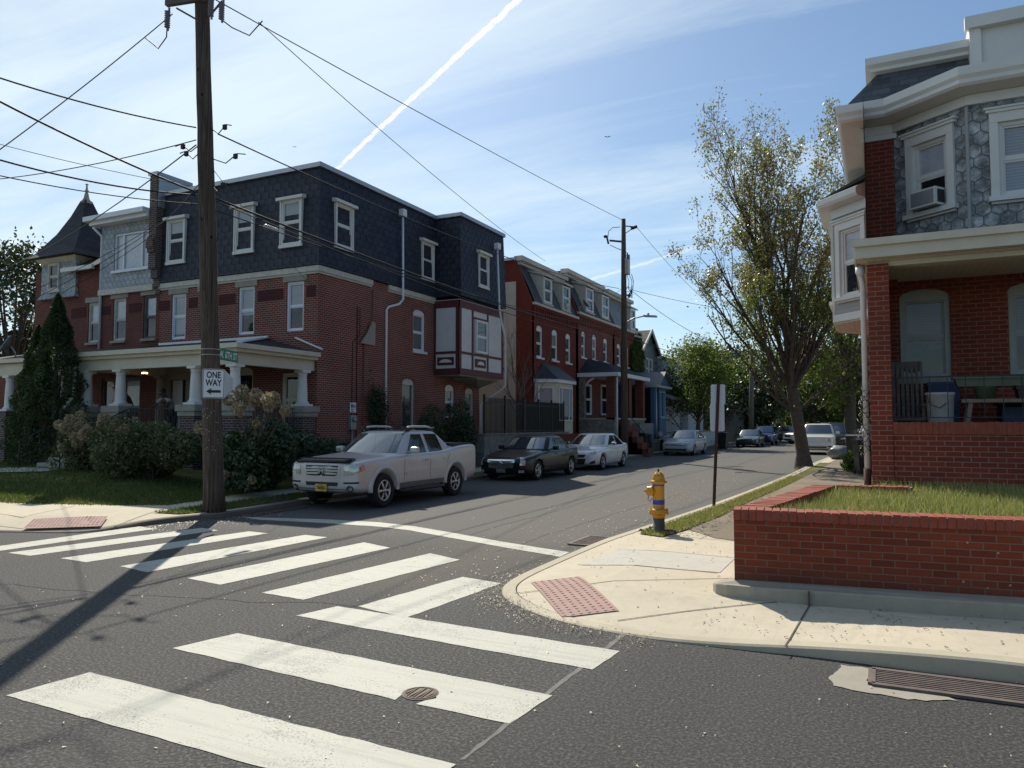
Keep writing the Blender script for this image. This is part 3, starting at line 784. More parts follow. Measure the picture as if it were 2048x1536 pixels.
# ---- painted markings: each stripe its own sheet with a slightly ragged edge
def ragged(q, amp=0.012, step=0.18, seed=1):
    rng = random.Random(seed); out = []
    for a, b in zip(q, q[1:] + q[:1]):
        a = Vector(a); b = Vector(b); m = max(1, int((b - a).length / step)); t = (b - a).normalized(); n = Vector((-t.y, t.x))
        for k in range(m):
            p = a + (b - a) * (k / m)
            if k: p = p + n * rng.uniform(-amp, amp)
            out.append((p.x, p.y))
    return out
stripes = [
 ([(-70, 1102), (-70, 1112), (312, 1058), (278, 1053)], 'white crosswalk bar nearest the left pavement, running off the left edge'),
 ([(16, 1106), (60, 1112), (437, 1061), (403, 1056)], 'white crosswalk bar crossed by the pole shadow close to the pole base'),
 ([(120, 1117), (172, 1125), (537, 1067), (497, 1063)], 'white crosswalk bar, third out from the left pavement'),
 ([(240, 1133), (295, 1145), (655, 1075), (610, 1070)], 'white crosswalk bar whose near end lies in the pole shadow'),
 ([(375, 1157), (440, 1170), (780, 1096), (728, 1085)], 'white crosswalk bar just right of the pole shadow'),
 ([(524, 1186), (607, 1200), (920, 1120), (860, 1107)], 'yellowish white crosswalk bar between the shadow and the ramp corner'),
 ([(716, 1213), (812, 1236), (1003, 1167), (925, 1154)], 'short white crosswalk bar meeting a sideways bar beside the ramp corner'),
 ([(592, 1232), (675, 1213), (1240, 1303), (1185, 1340)], 'white crosswalk bar along the cross street, farthest of the sideways bars'),
 ([(345, 1297), (475, 1267), (1105, 1392), (1018, 1448), (905, 1425), (895, 1408), (862, 1404), (855, 1376), (818, 1380), (780, 1398)], 'broad white crosswalk bar notched around the round manhole cover'),
 ([(12, 1392), (180, 1345), (912, 1530), (800, 1612)], 'broad white crosswalk bar nearest the camera'),
]
for i, (q, lab) in enumerate(stripes):
    if i == 8: q = [(345, 1297), (475, 1267), (1105, 1392), (1018, 1448), (832, 1409), (850, 1402), (872, 1398), (876, 1382), (848, 1376), (812, 1384), (790, 1401), (777, 1397)]
    pts = [at(x, y, z=0) for x, y in q]
    poly = ragged([(p.x, p.y) for p in pts], 0.006, 0.1, i + 3)
    o = sheet('crosswalk_stripe', poly, 0.004 if i != 6 else 0.0028, 'paint'); tag(o, lab, 'road marking', 'crosswalk bars painted on the junction')
up = [(480, 1034), (650, 1039), (760, 1045), (830, 1053), (900, 1065), (1000, 1083), (1139, 1105)]
dn = [(1120, 1114), (985, 1091), (885, 1073), (820, 1061), (750, 1053), (640, 1046), (520, 1040)]
pts = [at(x, y, z=0) for x, y in up + dn]
o = sheet('stop_line', ragged([(p.x, p.y) for p in pts], 0.008, 0.2, 99), 0.004, 'paint'); tag(o, 'thin white stop line across the one way street in front of the silver pickup', 'road marking')
# pale seam left beside the crosswalk
pts = [at(x, y, z=0) for x, y in [(1243, 1268), (1252, 1270), (930, 1520), (918, 1520)]]
o = struct(sheet('road_seam', ragged([(p.x, p.y) for p in pts], 0.008, 0.1, 5), 0.0025, 'seam'))

rc_ = random.Random(12)
for (a, b) in [((-6.2, 11), (-6.8, 30)), ((-9.4, 5.2), (-4.4, 6.3)), ((-5.1, 9.8), (-4.9, 20))]:
    a = Vector(a); b = Vector(b); n_ = (b - a).orthogonal().normalized(); m = 26; w = 0; P = []
    for k in range(m + 1): w = w * .8 + rc_.uniform(-.06, .06); P.append(tuple(a.lerp(b, k / m) + n_ * w))
    strip_joint('road_crack', P, .011, lambda x, y: -.0025, 'crack')
# ---- lawns
def sstep(x): x = max(0.0, min(1.0, x)); return x * x * (3 - 2 * x)
back = [(-80, 9.0), (-20, 9.5), (-16.6, 9.9), (-14.48, 10.57), (-13.5, 11.1), (-13.55, 12.0), (-14.05, 13.4), (-14.0, 15.0), (-14.05, 20), (-14.1, 31)]
_bk = [Vector(p) for p in back]
def lawn_d(x, y):
    q = Vector((x, y)); best = 1e9; sgn = 1
    for a, b in zip(_bk, _bk[1:]):
        t = max(0, min(1, (q - a).dot(b - a) / (b - a).length_squared)); p = a + (b - a) * t; d = (p - q).length
        if d < best:
            best = d; cr = (b - a).x * (q - a).y - (b - a).y * (q - a).x; sgn = 1 if cr > 0 else -1
    return best * sgn
def lawn_z(x, y):
    d = lawn_d(x, y)
    return 0.11 + 0.42 * sstep((d + 0.1) / 5.5) + 0.05 * sstep(d / 0.5)
def grid_surface(name, x0, x1, y0, y1, st, zf, mat, keep=None):
    nx = int((x1 - x0) / st) + 1; ny = int((y1 - y0) / st) + 1
    mb = MB(); vs = [(x0 + i * st, y0 + j * st, zf(x0 + i * st, y0 + j * st)) for j in range(ny) for i in range(nx)]
    fs = [(j * nx + i, j * nx + i + 1, (j + 1) * nx + i + 1, (j + 1) * nx + i) for j in range(ny - 1) for i in range(nx - 1)
          if keep is None or keep(x0 + (i + .5) * st, y0 + (j + .5) * st)]
    mb.add(vs, fs, 0, True); return mb.build(name, mat)
struct(grid_surface('lawn', -44, -13.2, 9.0, 32, 0.25, lawn_z, 'lawn', lambda x, y: lawn_d(x, y) > -0.2))
# front path to the porch steps
pth = [(-28, 11.9), (-26, 11.9), (-21.1, 13.3), (-21.1, 13.75), (-22.9, 13.75)]
struct(sheet('path', pth, [lawn_z(x, y) + 0.03 for x, y in pth], 'concrete_grey'))
def blades(name, pts, hmin, hmax, w, mat, seed=1, parent=None):
    """many grass blades as single triangles"""
    rng = np.random.default_rng(seed); P = np.asarray(pts, dtype=float); n = len(P)
    a = rng.uniform(0, 2 * math.pi, n); h = rng.uniform(hmin, hmax, n); lean = rng.normal(0, 0.35, (n, 2)) * h[:, None]
    dx = np.cos(a) * w; dy = np.sin(a) * w
    V = np.empty((n, 3, 3)); V[:, 0] = P + np.stack([dx, dy, np.zeros(n)], 1); V[:, 1] = P - np.stack([dx, dy, np.zeros(n)], 1)
    V[:, 2] = P + np.concatenate([lean, h[:, None]], 1)
    return raw_mesh(name, V.reshape(-1, 3), 3, mat, parent)
def raw_mesh(name, V, k, mat, parent=None):
    me = bpy.data.meshes.new(name); n = len(V) // k
    me.vertices.add(len(V)); me.vertices.foreach_set('co', np.asarray(V, dtype=np.float32).ravel())
    me.loops.add(n * k); me.loops.foreach_set('vertex_index', np.arange(n * k, dtype=np.int32))
    me.polygons.add(n); me.polygons.foreach_set('loop_start', np.arange(0, n * k, k, dtype=np.int32))
    try: me.polygons.foreach_set('loop_total', np.full(n, k, dtype=np.int32))
    except Exception: pass
    for m in (mat if isinstance(mat, (list, tuple)) else [mat]): me.materials.append(M[m] if isinstance(m, str) else m)
    me.update(calc_edges=True); me.validate()
    o = bpy.data.objects.new(name, me); COL.objects.link(o)
    if parent is not None: o.parent = parent
    return o
rng = np.random.default_rng(3)
pp = []
while len(pp) < 26000:
    x = rng.uniform(-26, -13.3); y = rng.uniform(9.6, 14.5)
    if lawn_d(x, y) > 0.03 and rng.random() < (1.0 if lawn_d(x, y) < 2.5 else 0.5): pp.append((x, y, lawn_z(x, y)))
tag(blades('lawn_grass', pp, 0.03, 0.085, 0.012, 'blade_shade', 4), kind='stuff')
# strip of grass between the left pavement and its kerb
vl = [(-12.75, 10.15), (-12.2, 10.3), (-12.02, 10.9), (-12.05, 12.5), (-12.2, 14), (-12.3, 18), (-12.3, 36), (-13.0, 36), (-13.0, 18), (-12.95, 14), (-12.85, 12.2), (-12.8, 11.3)]
struct(drape('verge', vl, hzl, .014, 'lawn'))
def scatter_poly(P, n, hf, rng, y1=None):
    xs = [p[0] for p in P]; ys = [p[1] for p in P]; out = []
    ym = max(ys) if y1 is None else y1
    while len(out) < n:
        x = rng.uniform(min(xs), max(xs)); y = rng.uniform(min(ys), ym)
        if in_poly(x, y, P): out.append((x, y, hf(x, y) + 0.01))
    return out
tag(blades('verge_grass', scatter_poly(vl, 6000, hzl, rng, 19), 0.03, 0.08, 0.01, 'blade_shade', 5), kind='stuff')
tag(blades('verge_grass', scatter_poly(gs, 12000, hz, rng, 26), 0.025, 0.075, 0.008, 'blade', 6), kind='stuff')
# raised front yard behind the brick garden wall
YZ = 0.84
yard_z = lambda x, y: YZ + 0.025 * math.sin(x * 1.7) * math.sin(y * 2.1)
yard_in = lambda x, y: x > -1.37 + 0.142 * (y - 7.93) + 0.24 and y > 8.08 + 0.109 * (x + 1.37) + 0.1 and (y < 11.75 + .1 * x or x > -.1)
struct(grid_surface('lawn', -1.35, 10.75, 8.0, 15.5, 0.1, yard_z, 'lawn', lambda x, y: yard_in(x, y) or (yard_in(x + .12, y) and y > 8.3) or yard_in(x, y + .12)))
pp = [(rng.uniform(-1.2, 4.5), rng.uniform(8.2, 13.25), YZ) for _ in range(52000)]
pp = [(x, y, yard_z(x, y)) for x, y, z in pp if yard_in(x - .03, y - .03) and math.sin(x * 2.3 + 1) * math.sin(y * 1.9) + rng.uniform(-0.9, 1.3) > -0.5]
tag(blades('yard_grass', pp, 0.05, 0.17, 0.007, 'blade', 7), kind='stuff')
# ---- petals, twigs, grit
def litter(name, n, fx, size, mat, seed):
    rng = np.random.default_rng(seed); V = []
    for _ in range(n):
        x, y, z = fx(rng); a = rng.uniform(0, 6.28); l = rng.uniform(*size); w = l * rng.uniform(0.25, 0.7)
        c, s = math.cos(a), math.sin(a); t = rng.uniform(0, 0.012)
        for (i, j, k) in ((-1, -1, 0), (1, -1, t), (1, 1, 0), (-1, 1, t)): V.append((x + c * l * i - s * w * j, y + s * l * i + c * w * j, z + 0.006 + k))
    return tag(raw_mesh(name, V, 4, mat), kind='stuff')
litter('fallen_petals', 650, lambda r: (r.uniform(-9, 1.5), 2.2 + 14 * r.random() ** 1.4, 0.0), (0.004, 0.012), 'debris', 11)
litter('fallen_petals', 700, lambda r: (-3.95 - abs(r.normal(0, 0.9)), r.uniform(7.5, 30), 0.0), (0.008, 0.018), 'debris', 12)
litter('fallen_petals', 420, lambda r: (-11.6 + abs(r.normal(0, 0.5)) - 0.3, r.uniform(9, 12), 0.0), (0.008, 0.02), 'debris', 14)
def on_walk(r):
    x = r.uniform(-3.7, 3); y = r.uniform(6.7, 9.2) if x > -1.5 else r.uniform(7.0, 14)
    return (x, y, hz(x, y))
litter('pavement_litter', 650, on_walk, (0.005, 0.014), 'leaf_litter', 13)
def grit(r):
    i = int(r.integers(0, len(KR) - 1)); 
    while not (-3.99 < KR[i][0] < -1.6 and KR[i][1] < 8.5): i = int(r.integers(0, len(KR) - 1))
    t = r.random(); x = KR[i][0] + (KR[i + 1][0] - KR[i][0]) * t; y = KR[i][1] + (KR[i + 1][1] - KR[i][1]) * t
    return (x + r.normal(-0.05, 0.14), y + r.normal(-0.12, 0.12), 0.012)
litter('kerb_grit', 1000, grit, (0.004, 0.011), 'leaf_litter', 15)
litter('leaf_litter', 700, lambda r: (r.uniform(-3.0, -2.4), r.uniform(11.5, 32), 0.15), (0.015, 0.04), 'leaf_litter', 16)
# ------------------------------------------------------------------ building helpers
def V3(x, y, z): return Vector((x, y, z))
def window(parent, O, U, u0, u1, z0, z1, arc=0.0, style='sash', frame='white', fw=0.07, depth=0.09, blind=None, bfrac=0.5, sill=True, lintel=None, glass='glass', label=None):
    """sash window set in an opening; O,U as for wall(); N faces out"""
    O = Vector(O); U = Vector(U).normalized(); Z = Vector((0, 0, 1)); N = U.cross(Z)
    P = lambda u, z, n=0.0: O + U * u + Z * z + N * n
    mb = MB()
    def member(ua, ub, za, zb, n0, n1):
        c = P((ua + ub) / 2, (za + zb) / 2, (n0 + n1) / 2)
        mb.obox(c, U * (ub - ua) / 2, N * (n1 - n0) / 2, Z * (zb - za) / 2)
    zt = z1 - arc
    n0, n1 = -depth - 0.05, -depth + 0.05
    member(u0, u0 + fw, z0, zt, n0, n1); member(u1 - fw, u1, z0, zt, n0, n1); member(u0 + fw, u1 - fw, z0, z0 + fw, n0, n1 - 0.004)
    if arc:
        A = arch(u0, u1, zt - fw, z1, arc + 0.0)
        poly = [P(u, z, n0) for u, z in [(u0 + fw, zt - fw), (u1 - fw, zt - fw), (u1, zt)] + A[3:-1] + [(u0, zt)]]
        mb.ext(poly, N * (n1 - n0 + 0.004))
    else:
        member(u0 + fw, u1 - fw, z1 - fw, z1, n0, n1 - 0.004)
    iu0, iu1, iz0, iz1 = u0 + fw, u1 - fw, z0 + fw, zt - fw
    s = 0.035
    if style == 'sash':
        zm = (iz0 + iz1) / 2
        member(iu0, iu1, zm - s / 2, zm + s / 2 + 0.01, n0 + 0.02, n1 - 0.03)
        for (a, b, k) in ((iz0, zm - s / 2, 0.0), (zm + s / 2 + 0.01, iz1, 0.012)):
            member(iu0, iu0 + s, a, b, n0 + 0.01 + k, n1 - 0.04 + k); member(iu1 - s, iu1, a, b, n0 + 0.01 + k, n1 - 0.04 + k)
            member(iu0 + s, iu1 - s, a, a + s, n0 + 0.01 + k, n1 - 0.043 + k); member(iu0 + s, iu1 - s, b - s, b, n0 + 0.01 + k, n1 - 0.043 + k)
    elif style == 'triple':
        w = iu1 - iu0
        for q in (0.22, 0.78): member(iu0 + w * q - 0.04, iu0 + w * q + 0.04, iz0, iz1, n0, n1 - 0.01)
    w = mb.build('window', frame, parent)
    if label: w['label'] = label
    gl = MB(); gn = n0 + 0.025
    gl.obox(P((iu0 + iu1) / 2, (iz0 + iz1) / 2, gn), U * (iu1 - iu0) / 2, N * 0.006, Z * (iz1 - iz0) / 2)
    gl.build('pane', glass, w)
    if blind:
        bl = MB(); zb = iz1 - (iz1 - iz0) * bfrac
        bl.obox(P((iu0 + iu1) / 2, (zb + iz1) / 2, gn + 0.008), U * ((iu1 - iu0) / 2 - 0.01), N * 0.003, Z * (iz1 - zb) / 2)
        bl.build('blind', blind, w)
    if sill:
        m2 = MB(); m2.obox(P((u0 + u1) / 2, z0 - 0.045, 0.0), U * ((u1 - u0) / 2 + 0.06), N * 0.09, Z * 0.045); m2.build('sill', frame if isinstance(sill, bool) else sill, w)
    if lintel:
        m2 = MB(); m2.obox(P((u0 + u1) / 2, z1 + 0.10, 0.012), U * ((u1 - u0) / 2 + 0.14), N * 0.03, Z * 0.10); m2.build('lintel', lintel, w)
    return w
def dormer_hood(parent, O, U, u0, u1, z0, z1, mat, proj=0.07):
    """projecting casing with a little pitched hood round a window let into a mansard"""
    O = Vector(O); U = Vector(U).normalized(); Z = Vector((0, 0, 1)); N = U.cross(Z); P = lambda u, z, n=0.0: O + U * u + Z * z + N * n
    mb = MB(); c = 0.05
    for (a, b) in ((u0 - c, u0), (u1, u1 + c)): mb.obox(P((a + b) / 2, (z0 + z1) / 2, 0.0), U * c / 2, N * proj, Z * (z1 - z0) / 2)
    mb.obox(P((u0 + u1) / 2, z0 - 0.05, 0.01), U * ((u1 - u0) / 2 + c + 0.03), N * proj, Z * 0.05)
    mb.ext([P(u0 - c - 0.1, z1, -0.3), P(u0 - c - 0.1, z1, proj + 0.1), P(u0 - c - 0.1, z1 + 0.10, proj + 0.1), P(u0 - c - 0.1, z1 + 0.2, -0.3)], U * (u1 - u0 + 2 * c + 0.2))
    return mb.build('dormer_casing', mat, parent)
def arch_bricks(mb, O, U, u0, u1, zt, rise, h=0.2, n=13):
    """soldier course over an arched opening, proud of the wall"""
    O = Vector(O); U = Vector(U).normalized(); Z = Vector((0, 0, 1)); N = U.cross(Z)
    c = (u0 + u1) / 2; w = (u1 - u0) / 2
    for k in range(n):
        t0 = math.pi * (k + 0.06) / n; t1 = math.pi * (k + 0.94) / n
        def q(t, e): return O + U * (c + (w + e * 0.75) * math.cos(t)) + Z * (zt - rise + rise * math.sin(t) + e * (0.35 + 0.65 * math.sin(t))) + N * 0.001
        mb.ext([q(t0, 0.01), q(t1, 0.01), q(t1, h), q(t0, h)], N * 0.012)
def column(parent, x, y, z0, z1, r0=0.17, r1=0.135, mat='white'):
    mb = MB()
    mb.bbox((x - r0 * 1.45, y - r0 * 1.45, z0), (x + r0 * 1.45, y + r0 * 1.45, z0 + 0.07), 0.012)
    prof = [(r0 * 1.3, 0.07), (r0 * 1.32, 0.10), (r0 * 1.15, 0.13), (r0 * 1.02, 0.16)]
    H = z1 - z0
    for k in range(8):
        t = k / 7; prof.append((r0 + (r1 - r0) * t ** 1.4, 0.18 + (H - 0.36) * t))
    prof += [(r1 * 1.12, H - 0.16), (r1 * 1.12, H - 0.14), (r1 * 1.0, H - 0.13), (r1 * 1.3, H - 0.08)]
    mb.lathe((x, y, z0), prof, 20)
    mb.bbox((x - r1 * 1.4, y - r1 * 1.4, z1 - 0.08), (x + r1 * 1.4, y + r1 * 1.4, z1), 0.01)
    return mb.build('column', mat, parent)
def railing(mb, a, b, h0, h1, n, r=0.008, rr=0.016):
    a = Vector(a); b = Vector(b); Z = Vector((0, 0, 1))
    mb.bar(a + Z * h1, b + Z * h1, rr * 2); mb.bar(a + Z * h0, b + Z * h0, rr * 1.6)
    for k in range(n + 1):
        p = a.lerp(b, k / n); mb.bar(p + Z * h0, p + Z * h1, r * 2)
def downspout(parent, pts, r=0.045, head=True, mat='white_cool'):
    mb = MB(); mb.tube(pts, r, 8)
    p = Vector(pts[0])
    if head: mb.bbox((p.x - 0.11, p.y - 0.13, p.z - 0.04), (p.x + 0.11, p.y + 0.13, p.z + 0.24), 0.015)
    return mb.build('downspout', mat, parent)
XU = Vector((1, 0, 0)); YU = Vector((0, 1, 0))

# ================================================================== corner row house with the dark mansard (House A)
HA = thing('row_house', (-20, 23, 0.4), 'corner brick row house with dark scalloped mansard, white columned porch and white panelled bay', 'house', 'row houses on the left side')
XA, YF = -16.5, 19.15
ZC, ZR = 7.06, 10.38
mb = MB()
# front (faces -Y)
fo = [(-17.85, -17.1), (-20.05, -19.3), (-21.9, -21.15), (-23.4, -22.65)]
holes = [rect(a, b, 4.95, 6.62) for a, b in fo]
gnd = [arch(-20.1, -19.3, 1.95, 3.8, .16), rect(-18.0, -17.1, 1.75, 3.55), rect(-23.35, -22.45, 1.3, 3.45)]
mb.wall((0, YF, 0), XU, rect(-24.0, XA, 0.2, ZC), holes + gnd, 0.14)
# street side (faces +X)
sh = [arch(24.75, 25.6, 4.75, 6.42, .16), arch(24.02, 24.86, 1.25, 3.62, .18), arch(27.2, 27.95, 2.2, 3.52, .16), arch(28.9, 29.65, 1.5, 3.45, .16)]
mb.wall((XA, 0, 0), YU, rect(YF, 30.2, 0.2, ZC), sh, 0.14)
mb.quad((XA, 30.2, .2), (-24, 30.2, .2), (-24, 30.2, ZC), (XA, 30.2, ZC))
mb.quad((-24, 30.2, .2), (-24, YF, .2), (-24, YF, ZC), (-24, 30.2, ZC))
mb.box((XA, 21.55, 0.3), (XA + .07, 22.06, 4.75)); mb.box((XA, 22.06, 0.3), (XA + .035, 23.0, 6.7))
wallA = mb.build('wall', 'brick_left', HA)
for (a, b, zt, rs) in ((24.75, 25.6, 6.42, .16), (24.02, 24.86, 3.62, .18), (27.2, 27.95, 3.52, .16), (28.9, 29.65, 3.45, .16), (-20.1, -19.3, 3.8, .16)):
    mb = MB(); arch_bricks(mb, *(((0, YF, 0), XU) if a < 0 else ((XA, 0, 0), YU)), a, b, zt, rs); mb.build('brick_arch', 'brick_left', HA)
mb = MB()   # terracotta panels between the upper windows
for a, b in ((-24.0, -23.5), (-22.5, -22.05), (-21.0, -20.2), (-19.15, -18.0), (-16.98, -16.6)): mb.box((a, YF - .015, 6.05), (b, YF + .01, 6.42))
mb.pieces('terracotta_panel', 'brick_terra', HA)
for i, (a, b) in enumerate(fo): window(HA, (0, YF, 0), XU, a, b, 4.95, 6.62, blind='blind', bfrac=[.5, .6, .5, .92][i], frame='white_cool', lintel='stone', sill=False)
window(HA, (0, YF, 0), XU, -20.1, -19.3, 1.95, 3.8, arc=.16, frame='cream')
window(HA, (0, YF, 0), XU, -18.0, -17.1, 1.75, 3.55, frame='cream', fw=.1)
window(HA, (XA, 0, 0), YU, 24.75, 25.6, 4.75, 6.42, arc=.16, blind='blind_dark', bfrac=.95, frame='white_cool')
window(HA, (XA, 0, 0), YU, 27.2, 27.95, 2.2, 3.52, arc=.16, blind='blind_dark', bfrac=.5, frame='white_cool')
window(HA, (XA, 0, 0), YU, 28.9, 29.65, 1.5, 3.45, arc=.16, blind='blind_dark', bfrac=.4, frame='cream_worn', sill=False)
# side door
dr = window(HA, (XA, 0, 0), YU, 24.02, 24.86, 1.25, 3.62, arc=.18, style='none', frame='cream_worn', sill=False, glass='glass_soft'); dr.name = 'side_door'
mb = MB(); mb.box((XA - .12, 24.1, 1.25), (XA - .075, 24.78, 2.0)); mb.build('door_panel', 'wood_door', dr)
mb = MB(); mb.box((XA, 23.8, 0.3), (XA + .9, 25.1, 1.2)); mb.box((XA + .9, 23.8, .3), (XA + 1.2, 25.1, .95)); mb.box((XA + 1.2, 23.8, .2), (XA + 1.5, 25.1, .6)); mb.build('door_step', 'stone', HA)
# front door with stone surround
mb = MB()
mb.box((-23.75, YF - .1, 1.3), (-23.35, YF + .02, 3.45)); mb.box((-22.45, YF - .1, 1.3), (-22.05, YF + .02, 3.45))
mb.ext([(-23.85, YF - .14, 3.45), (-21.95, YF - .14, 3.45), (-21.8, YF - .14, 4.0), (-24.0, YF - .14, 4.0)], (0, .16, 0))
mb.build('door_surround', 'stone', HA)
mb = MB(); mb.box((-23.35, YF + .1, 1.3), (-22.85, YF + .14, 3.45)); d = mb.build('front_door', 'white_cool', HA)
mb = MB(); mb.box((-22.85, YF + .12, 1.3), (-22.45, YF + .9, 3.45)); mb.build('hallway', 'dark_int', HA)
# cornice under the mansard
mb = MB()
mb.box((-24.0, YF - .10, 6.88), (XA + .10, YF - .002, 7.06)); mb.box((-24.0, YF - .05, 6.81), (XA + .05, YF - .004, 6.88))
for a, b in ((YF - .002, 22.0), (23.0, 26.25)):
    mb.box((XA + .002, a, 6.88), (XA + .10, b, 7.06)); mb.box((XA + .004, a, 6.81), (XA + .05, b, 6.88))
mb.build('cornice', 'cream_worn', HA)
# mansard: slightly battered scalloped walls with the window openings
def mansard(parent, foot, z0, z1, inset, mat, coping, name='mansard_roof', top='shingle'):
    """foot: plan polygon counter-clockwise; every side leans in by inset"""
    n = len(foot); P = [Vector(p) for p in foot]; T = []
    for i in range(n):
        a = (P[i] - P[i - 1]).normalized(); b = (P[(i + 1) % n] - P[i]).normalized()
        na = Vector((-a.y, a.x)); nb = Vector((-b.y, b.x)); m = (na + nb); m = m / max(m.dot(na), 0.2)
        T.append(P[i] + m * inset)
    mb = MB(); vs = [(p.x, p.y, z0) for p in P] + [(p.x, p.y, z1) for p in T]
    mb.add(vs, [(i, (i + 1) % n, n + (i + 1) % n, n + i) for i in range(n)], 0, False)
    mb.add([(p.x, p.y, z0) for p in P], [list(range(n - 1, -1, -1))], 0, False)
    r = mb.build(name, mat, parent)
    mb = MB(); mb.prism([(p.x, p.y) for p in T], z1 - .02, z1 + .015); mb.build('flat_roof', top, parent)
    if coping:
        mb = MB()
        for i in range(n):
            a, b = T[i], T[(i + 1) % n]; d = (b - a).normalized(); nn = Vector((d.y, -d.x))
            A = a + nn * .07 - d * .07 * 0; B = b + nn * .07
            mb.obox(((A.x + B.x) / 2 - nn.x * .06, (A.y + B.y) / 2 - nn.y * .06, z1 + .05 + 0.002 * i), (d.x * ((B - A).length / 2 + .07), d.y * ((B - A).length / 2 + .07), 0), (nn.x * .07, nn.y * .07, 0), (0, 0, .075))
        mb.build('coping', coping, parent)
    return r
mansard(HA, [(-23.9, YF - .14), (XA + .14, YF - .14), (XA + .14, 26.2), (-15.16, 26.2), (-15.16, 30.3), (-23.9, 30.3)], ZC + .02, ZR, .10, 'scallop', 'galv')
# windows in the mansard, each in its projecting casing
fa = YF - .11
for (a, b, z0, z1) in ((-18.0, -17.15, 7.85, 9.36), (-20.12, -19.3, 7.85, 9.38), (-23.5, -22.65, 7.8, 9.36)):
    c = dormer_hood(HA, (0, fa, 0), XU, a, b, z0, z1, 'white'); window(c, (0, fa - .05, 0), XU, a, b, z0, z1, frame='white', blind='blind', bfrac=.95, sill=False, depth=.06)
for (a, b, z0, z1, x) in ((19.85, 20.72, 7.9, 9.35, XA + .1), (25.2, 26.0, 7.75, 9.2, XA + .1), (27.75, 28.55, 7.75, 9.12, -15.2)):
    c = dormer_hood(HA, (x, 0, 0), YU, a, b, z0, z1, 'white'); window(c, (x + .05, 0, 0), YU, a, b, z0, z1, frame='white', sill=False, depth=.06, glass='glass_soft')
# chimney / party wall with stepped corbel
mb = MB(); mb.box((-24.28, YF - .35, 7.6), (-23.9, YF + 1.2, 11.1)); mb.box((-24.26, YF - .25, 7.25), (-23.92, YF + .3, 7.6)); mb.box((-24.24, YF - .14, 6.95), (-23.94, YF + .2, 7.25)); mb.box((-24.22, YF - .07, 6.7), (-23.96, YF + .2, 6.95))
mb.box((-24.27, YF - .42, 8.2), (-23.91, YF - .35, 8.8)); mb.box((-24.275, YF - .48, 8.35), (-23.905, YF - .42, 8.65))
mb.build('chimney', 'brick_pier', HA)
mb = MB(); mb.box((-24.34, YF - .4, 11.1), (-23.84, YF + 1.2, 11.22)); mb.ext([(-23.9, YF + 1.2, 9.9), (-23.9, YF - .3, 9.9), (-23.9, YF - .3, 11.12), (-23.9, YF + 1.2, 11.12), (-23.9, YF + 3.2, 10.4), (-23.9, YF + 3.2, 9.9)], (.05, 0, 0)); mb.build('chimney_cap', 'galv', HA)
# cement patch, meter, fire sign on the side wall
mb = MB(); mb.ext([(XA + .07, 21.3, 4.7), (XA + .07, 22.1, 4.68), (XA + .07, 22.12, 5.5), (XA + .07, 21.95, 5.55), (XA + .07, 21.75, 5.2)], (.06, 0, 0)); mb.build('cement_patch', 'stone', HA)
mb = MB(); mb.bbox((XA, 20.75, 1.65), (XA + .16, 21.05, 2.15), .02); mb.lathe((XA + .16, 20.9, 2.0), [(.09, 0), (.09, .06), (.07, .09)], 14, 'x'); mb.tube([(XA + .08, 20.9, 1.65), (XA + .08, 20.9, .3)], .03, 8); mb.build('electric_meter', 'grey_metal', HA)
mb = MB(); mb.cm = 0; mb.bbox((XA + .012, 20.85, 2.25), (XA + .02, 21.2, 2.6), .003); text_mb(mb, 'FIRE', (XA + .021, 21.025, 2.47), YU, XU, .1, 1)
for k in range(2): text_mb(mb, 'LANE' if k == 0 else 'DEPT', (XA + .021, 21.025, 2.36 - .07 * k), YU, XU, .035, 1)
mb.build('fire_sign', ['sign_white', 'red_trim'], HA)
downspout(HA, [(XA + .2, 23.69, 9.85), (XA + .24, 23.69, 6.6), (XA + .2, 23.5, 6.4), (XA + .1, 22.95, 6.22), (XA + .08, 22.85, 6.1), (XA + .08, 22.85, .35)])
downspout(HA, [(-15.05, 29.2, 9.6), (-15.0, 29.3, 7.0), (-15.0, 29.45, 6.5), (-15.1, 30.05, 5.8), (-15.2, 30.28, 5.5), (-15.2, 30.3, 3.6), (-15.4, 30.3, 3.4), (-16.3, 30.2, 2.85), (-16.38, 30.12, 2.7), (-16.38, 30.1, .4)])
# conduit lines on the brick
mb = MB(); mb.tube([(XA + .02, 21.2, 6.0), (XA + .02, 21.2, .4)], .014, 6); mb.tube([(XA + .02, 21.35, 5.95), (XA + .02, 21.35, 5.0), (XA + .02, 20.95, 4.7), (XA + .02, 20.95, 2.1)], .012, 6); mb.build('conduit', 'brick_terra', HA)
# white panelled bay
bay = MB(); bx = -15.3
bay.box((XA, 26.3, 3.95), (bx, 30.2, 6.95))
bay = bay.build('bay', 'stucco_panel', HA)
mb = MB(); F = bx + .03; t = .09
def fb(y0, y1, z0, z1): mb.box((bx - .01, y0, z0), (F, y1, z1))
def fs(x0, x1, z0, z1): mb.box((x0, 26.3 - .03, z0), (x1, 26.31, z1))
fb(26.27, 30.23, 6.62, 6.92); fb(26.27, 30.23, 3.86, 4.12); fb(26.27, 26.45, 4.12, 6.62); fb(30.08, 30.23, 4.12, 6.62); fb(26.45, 30.08, 4.72, 4.82)
for y in (27.4, 28.75): fb(y - .06, y + .06, 4.12, 4.72); fb(y - .06, y + .06, 4.82, 6.62)
fb(27.46, 28.69, 6.28, 6.36)
fs(XA, bx + .03, 6.62, 6.92); fs(XA, bx + .03, 3.86, 4.12); fs(XA, XA + .1, 4.12, 6.62); fs(bx - .15, bx + .02, 4.12, 6.62); fs(XA + .1, bx - .15, 4.72, 4.82)
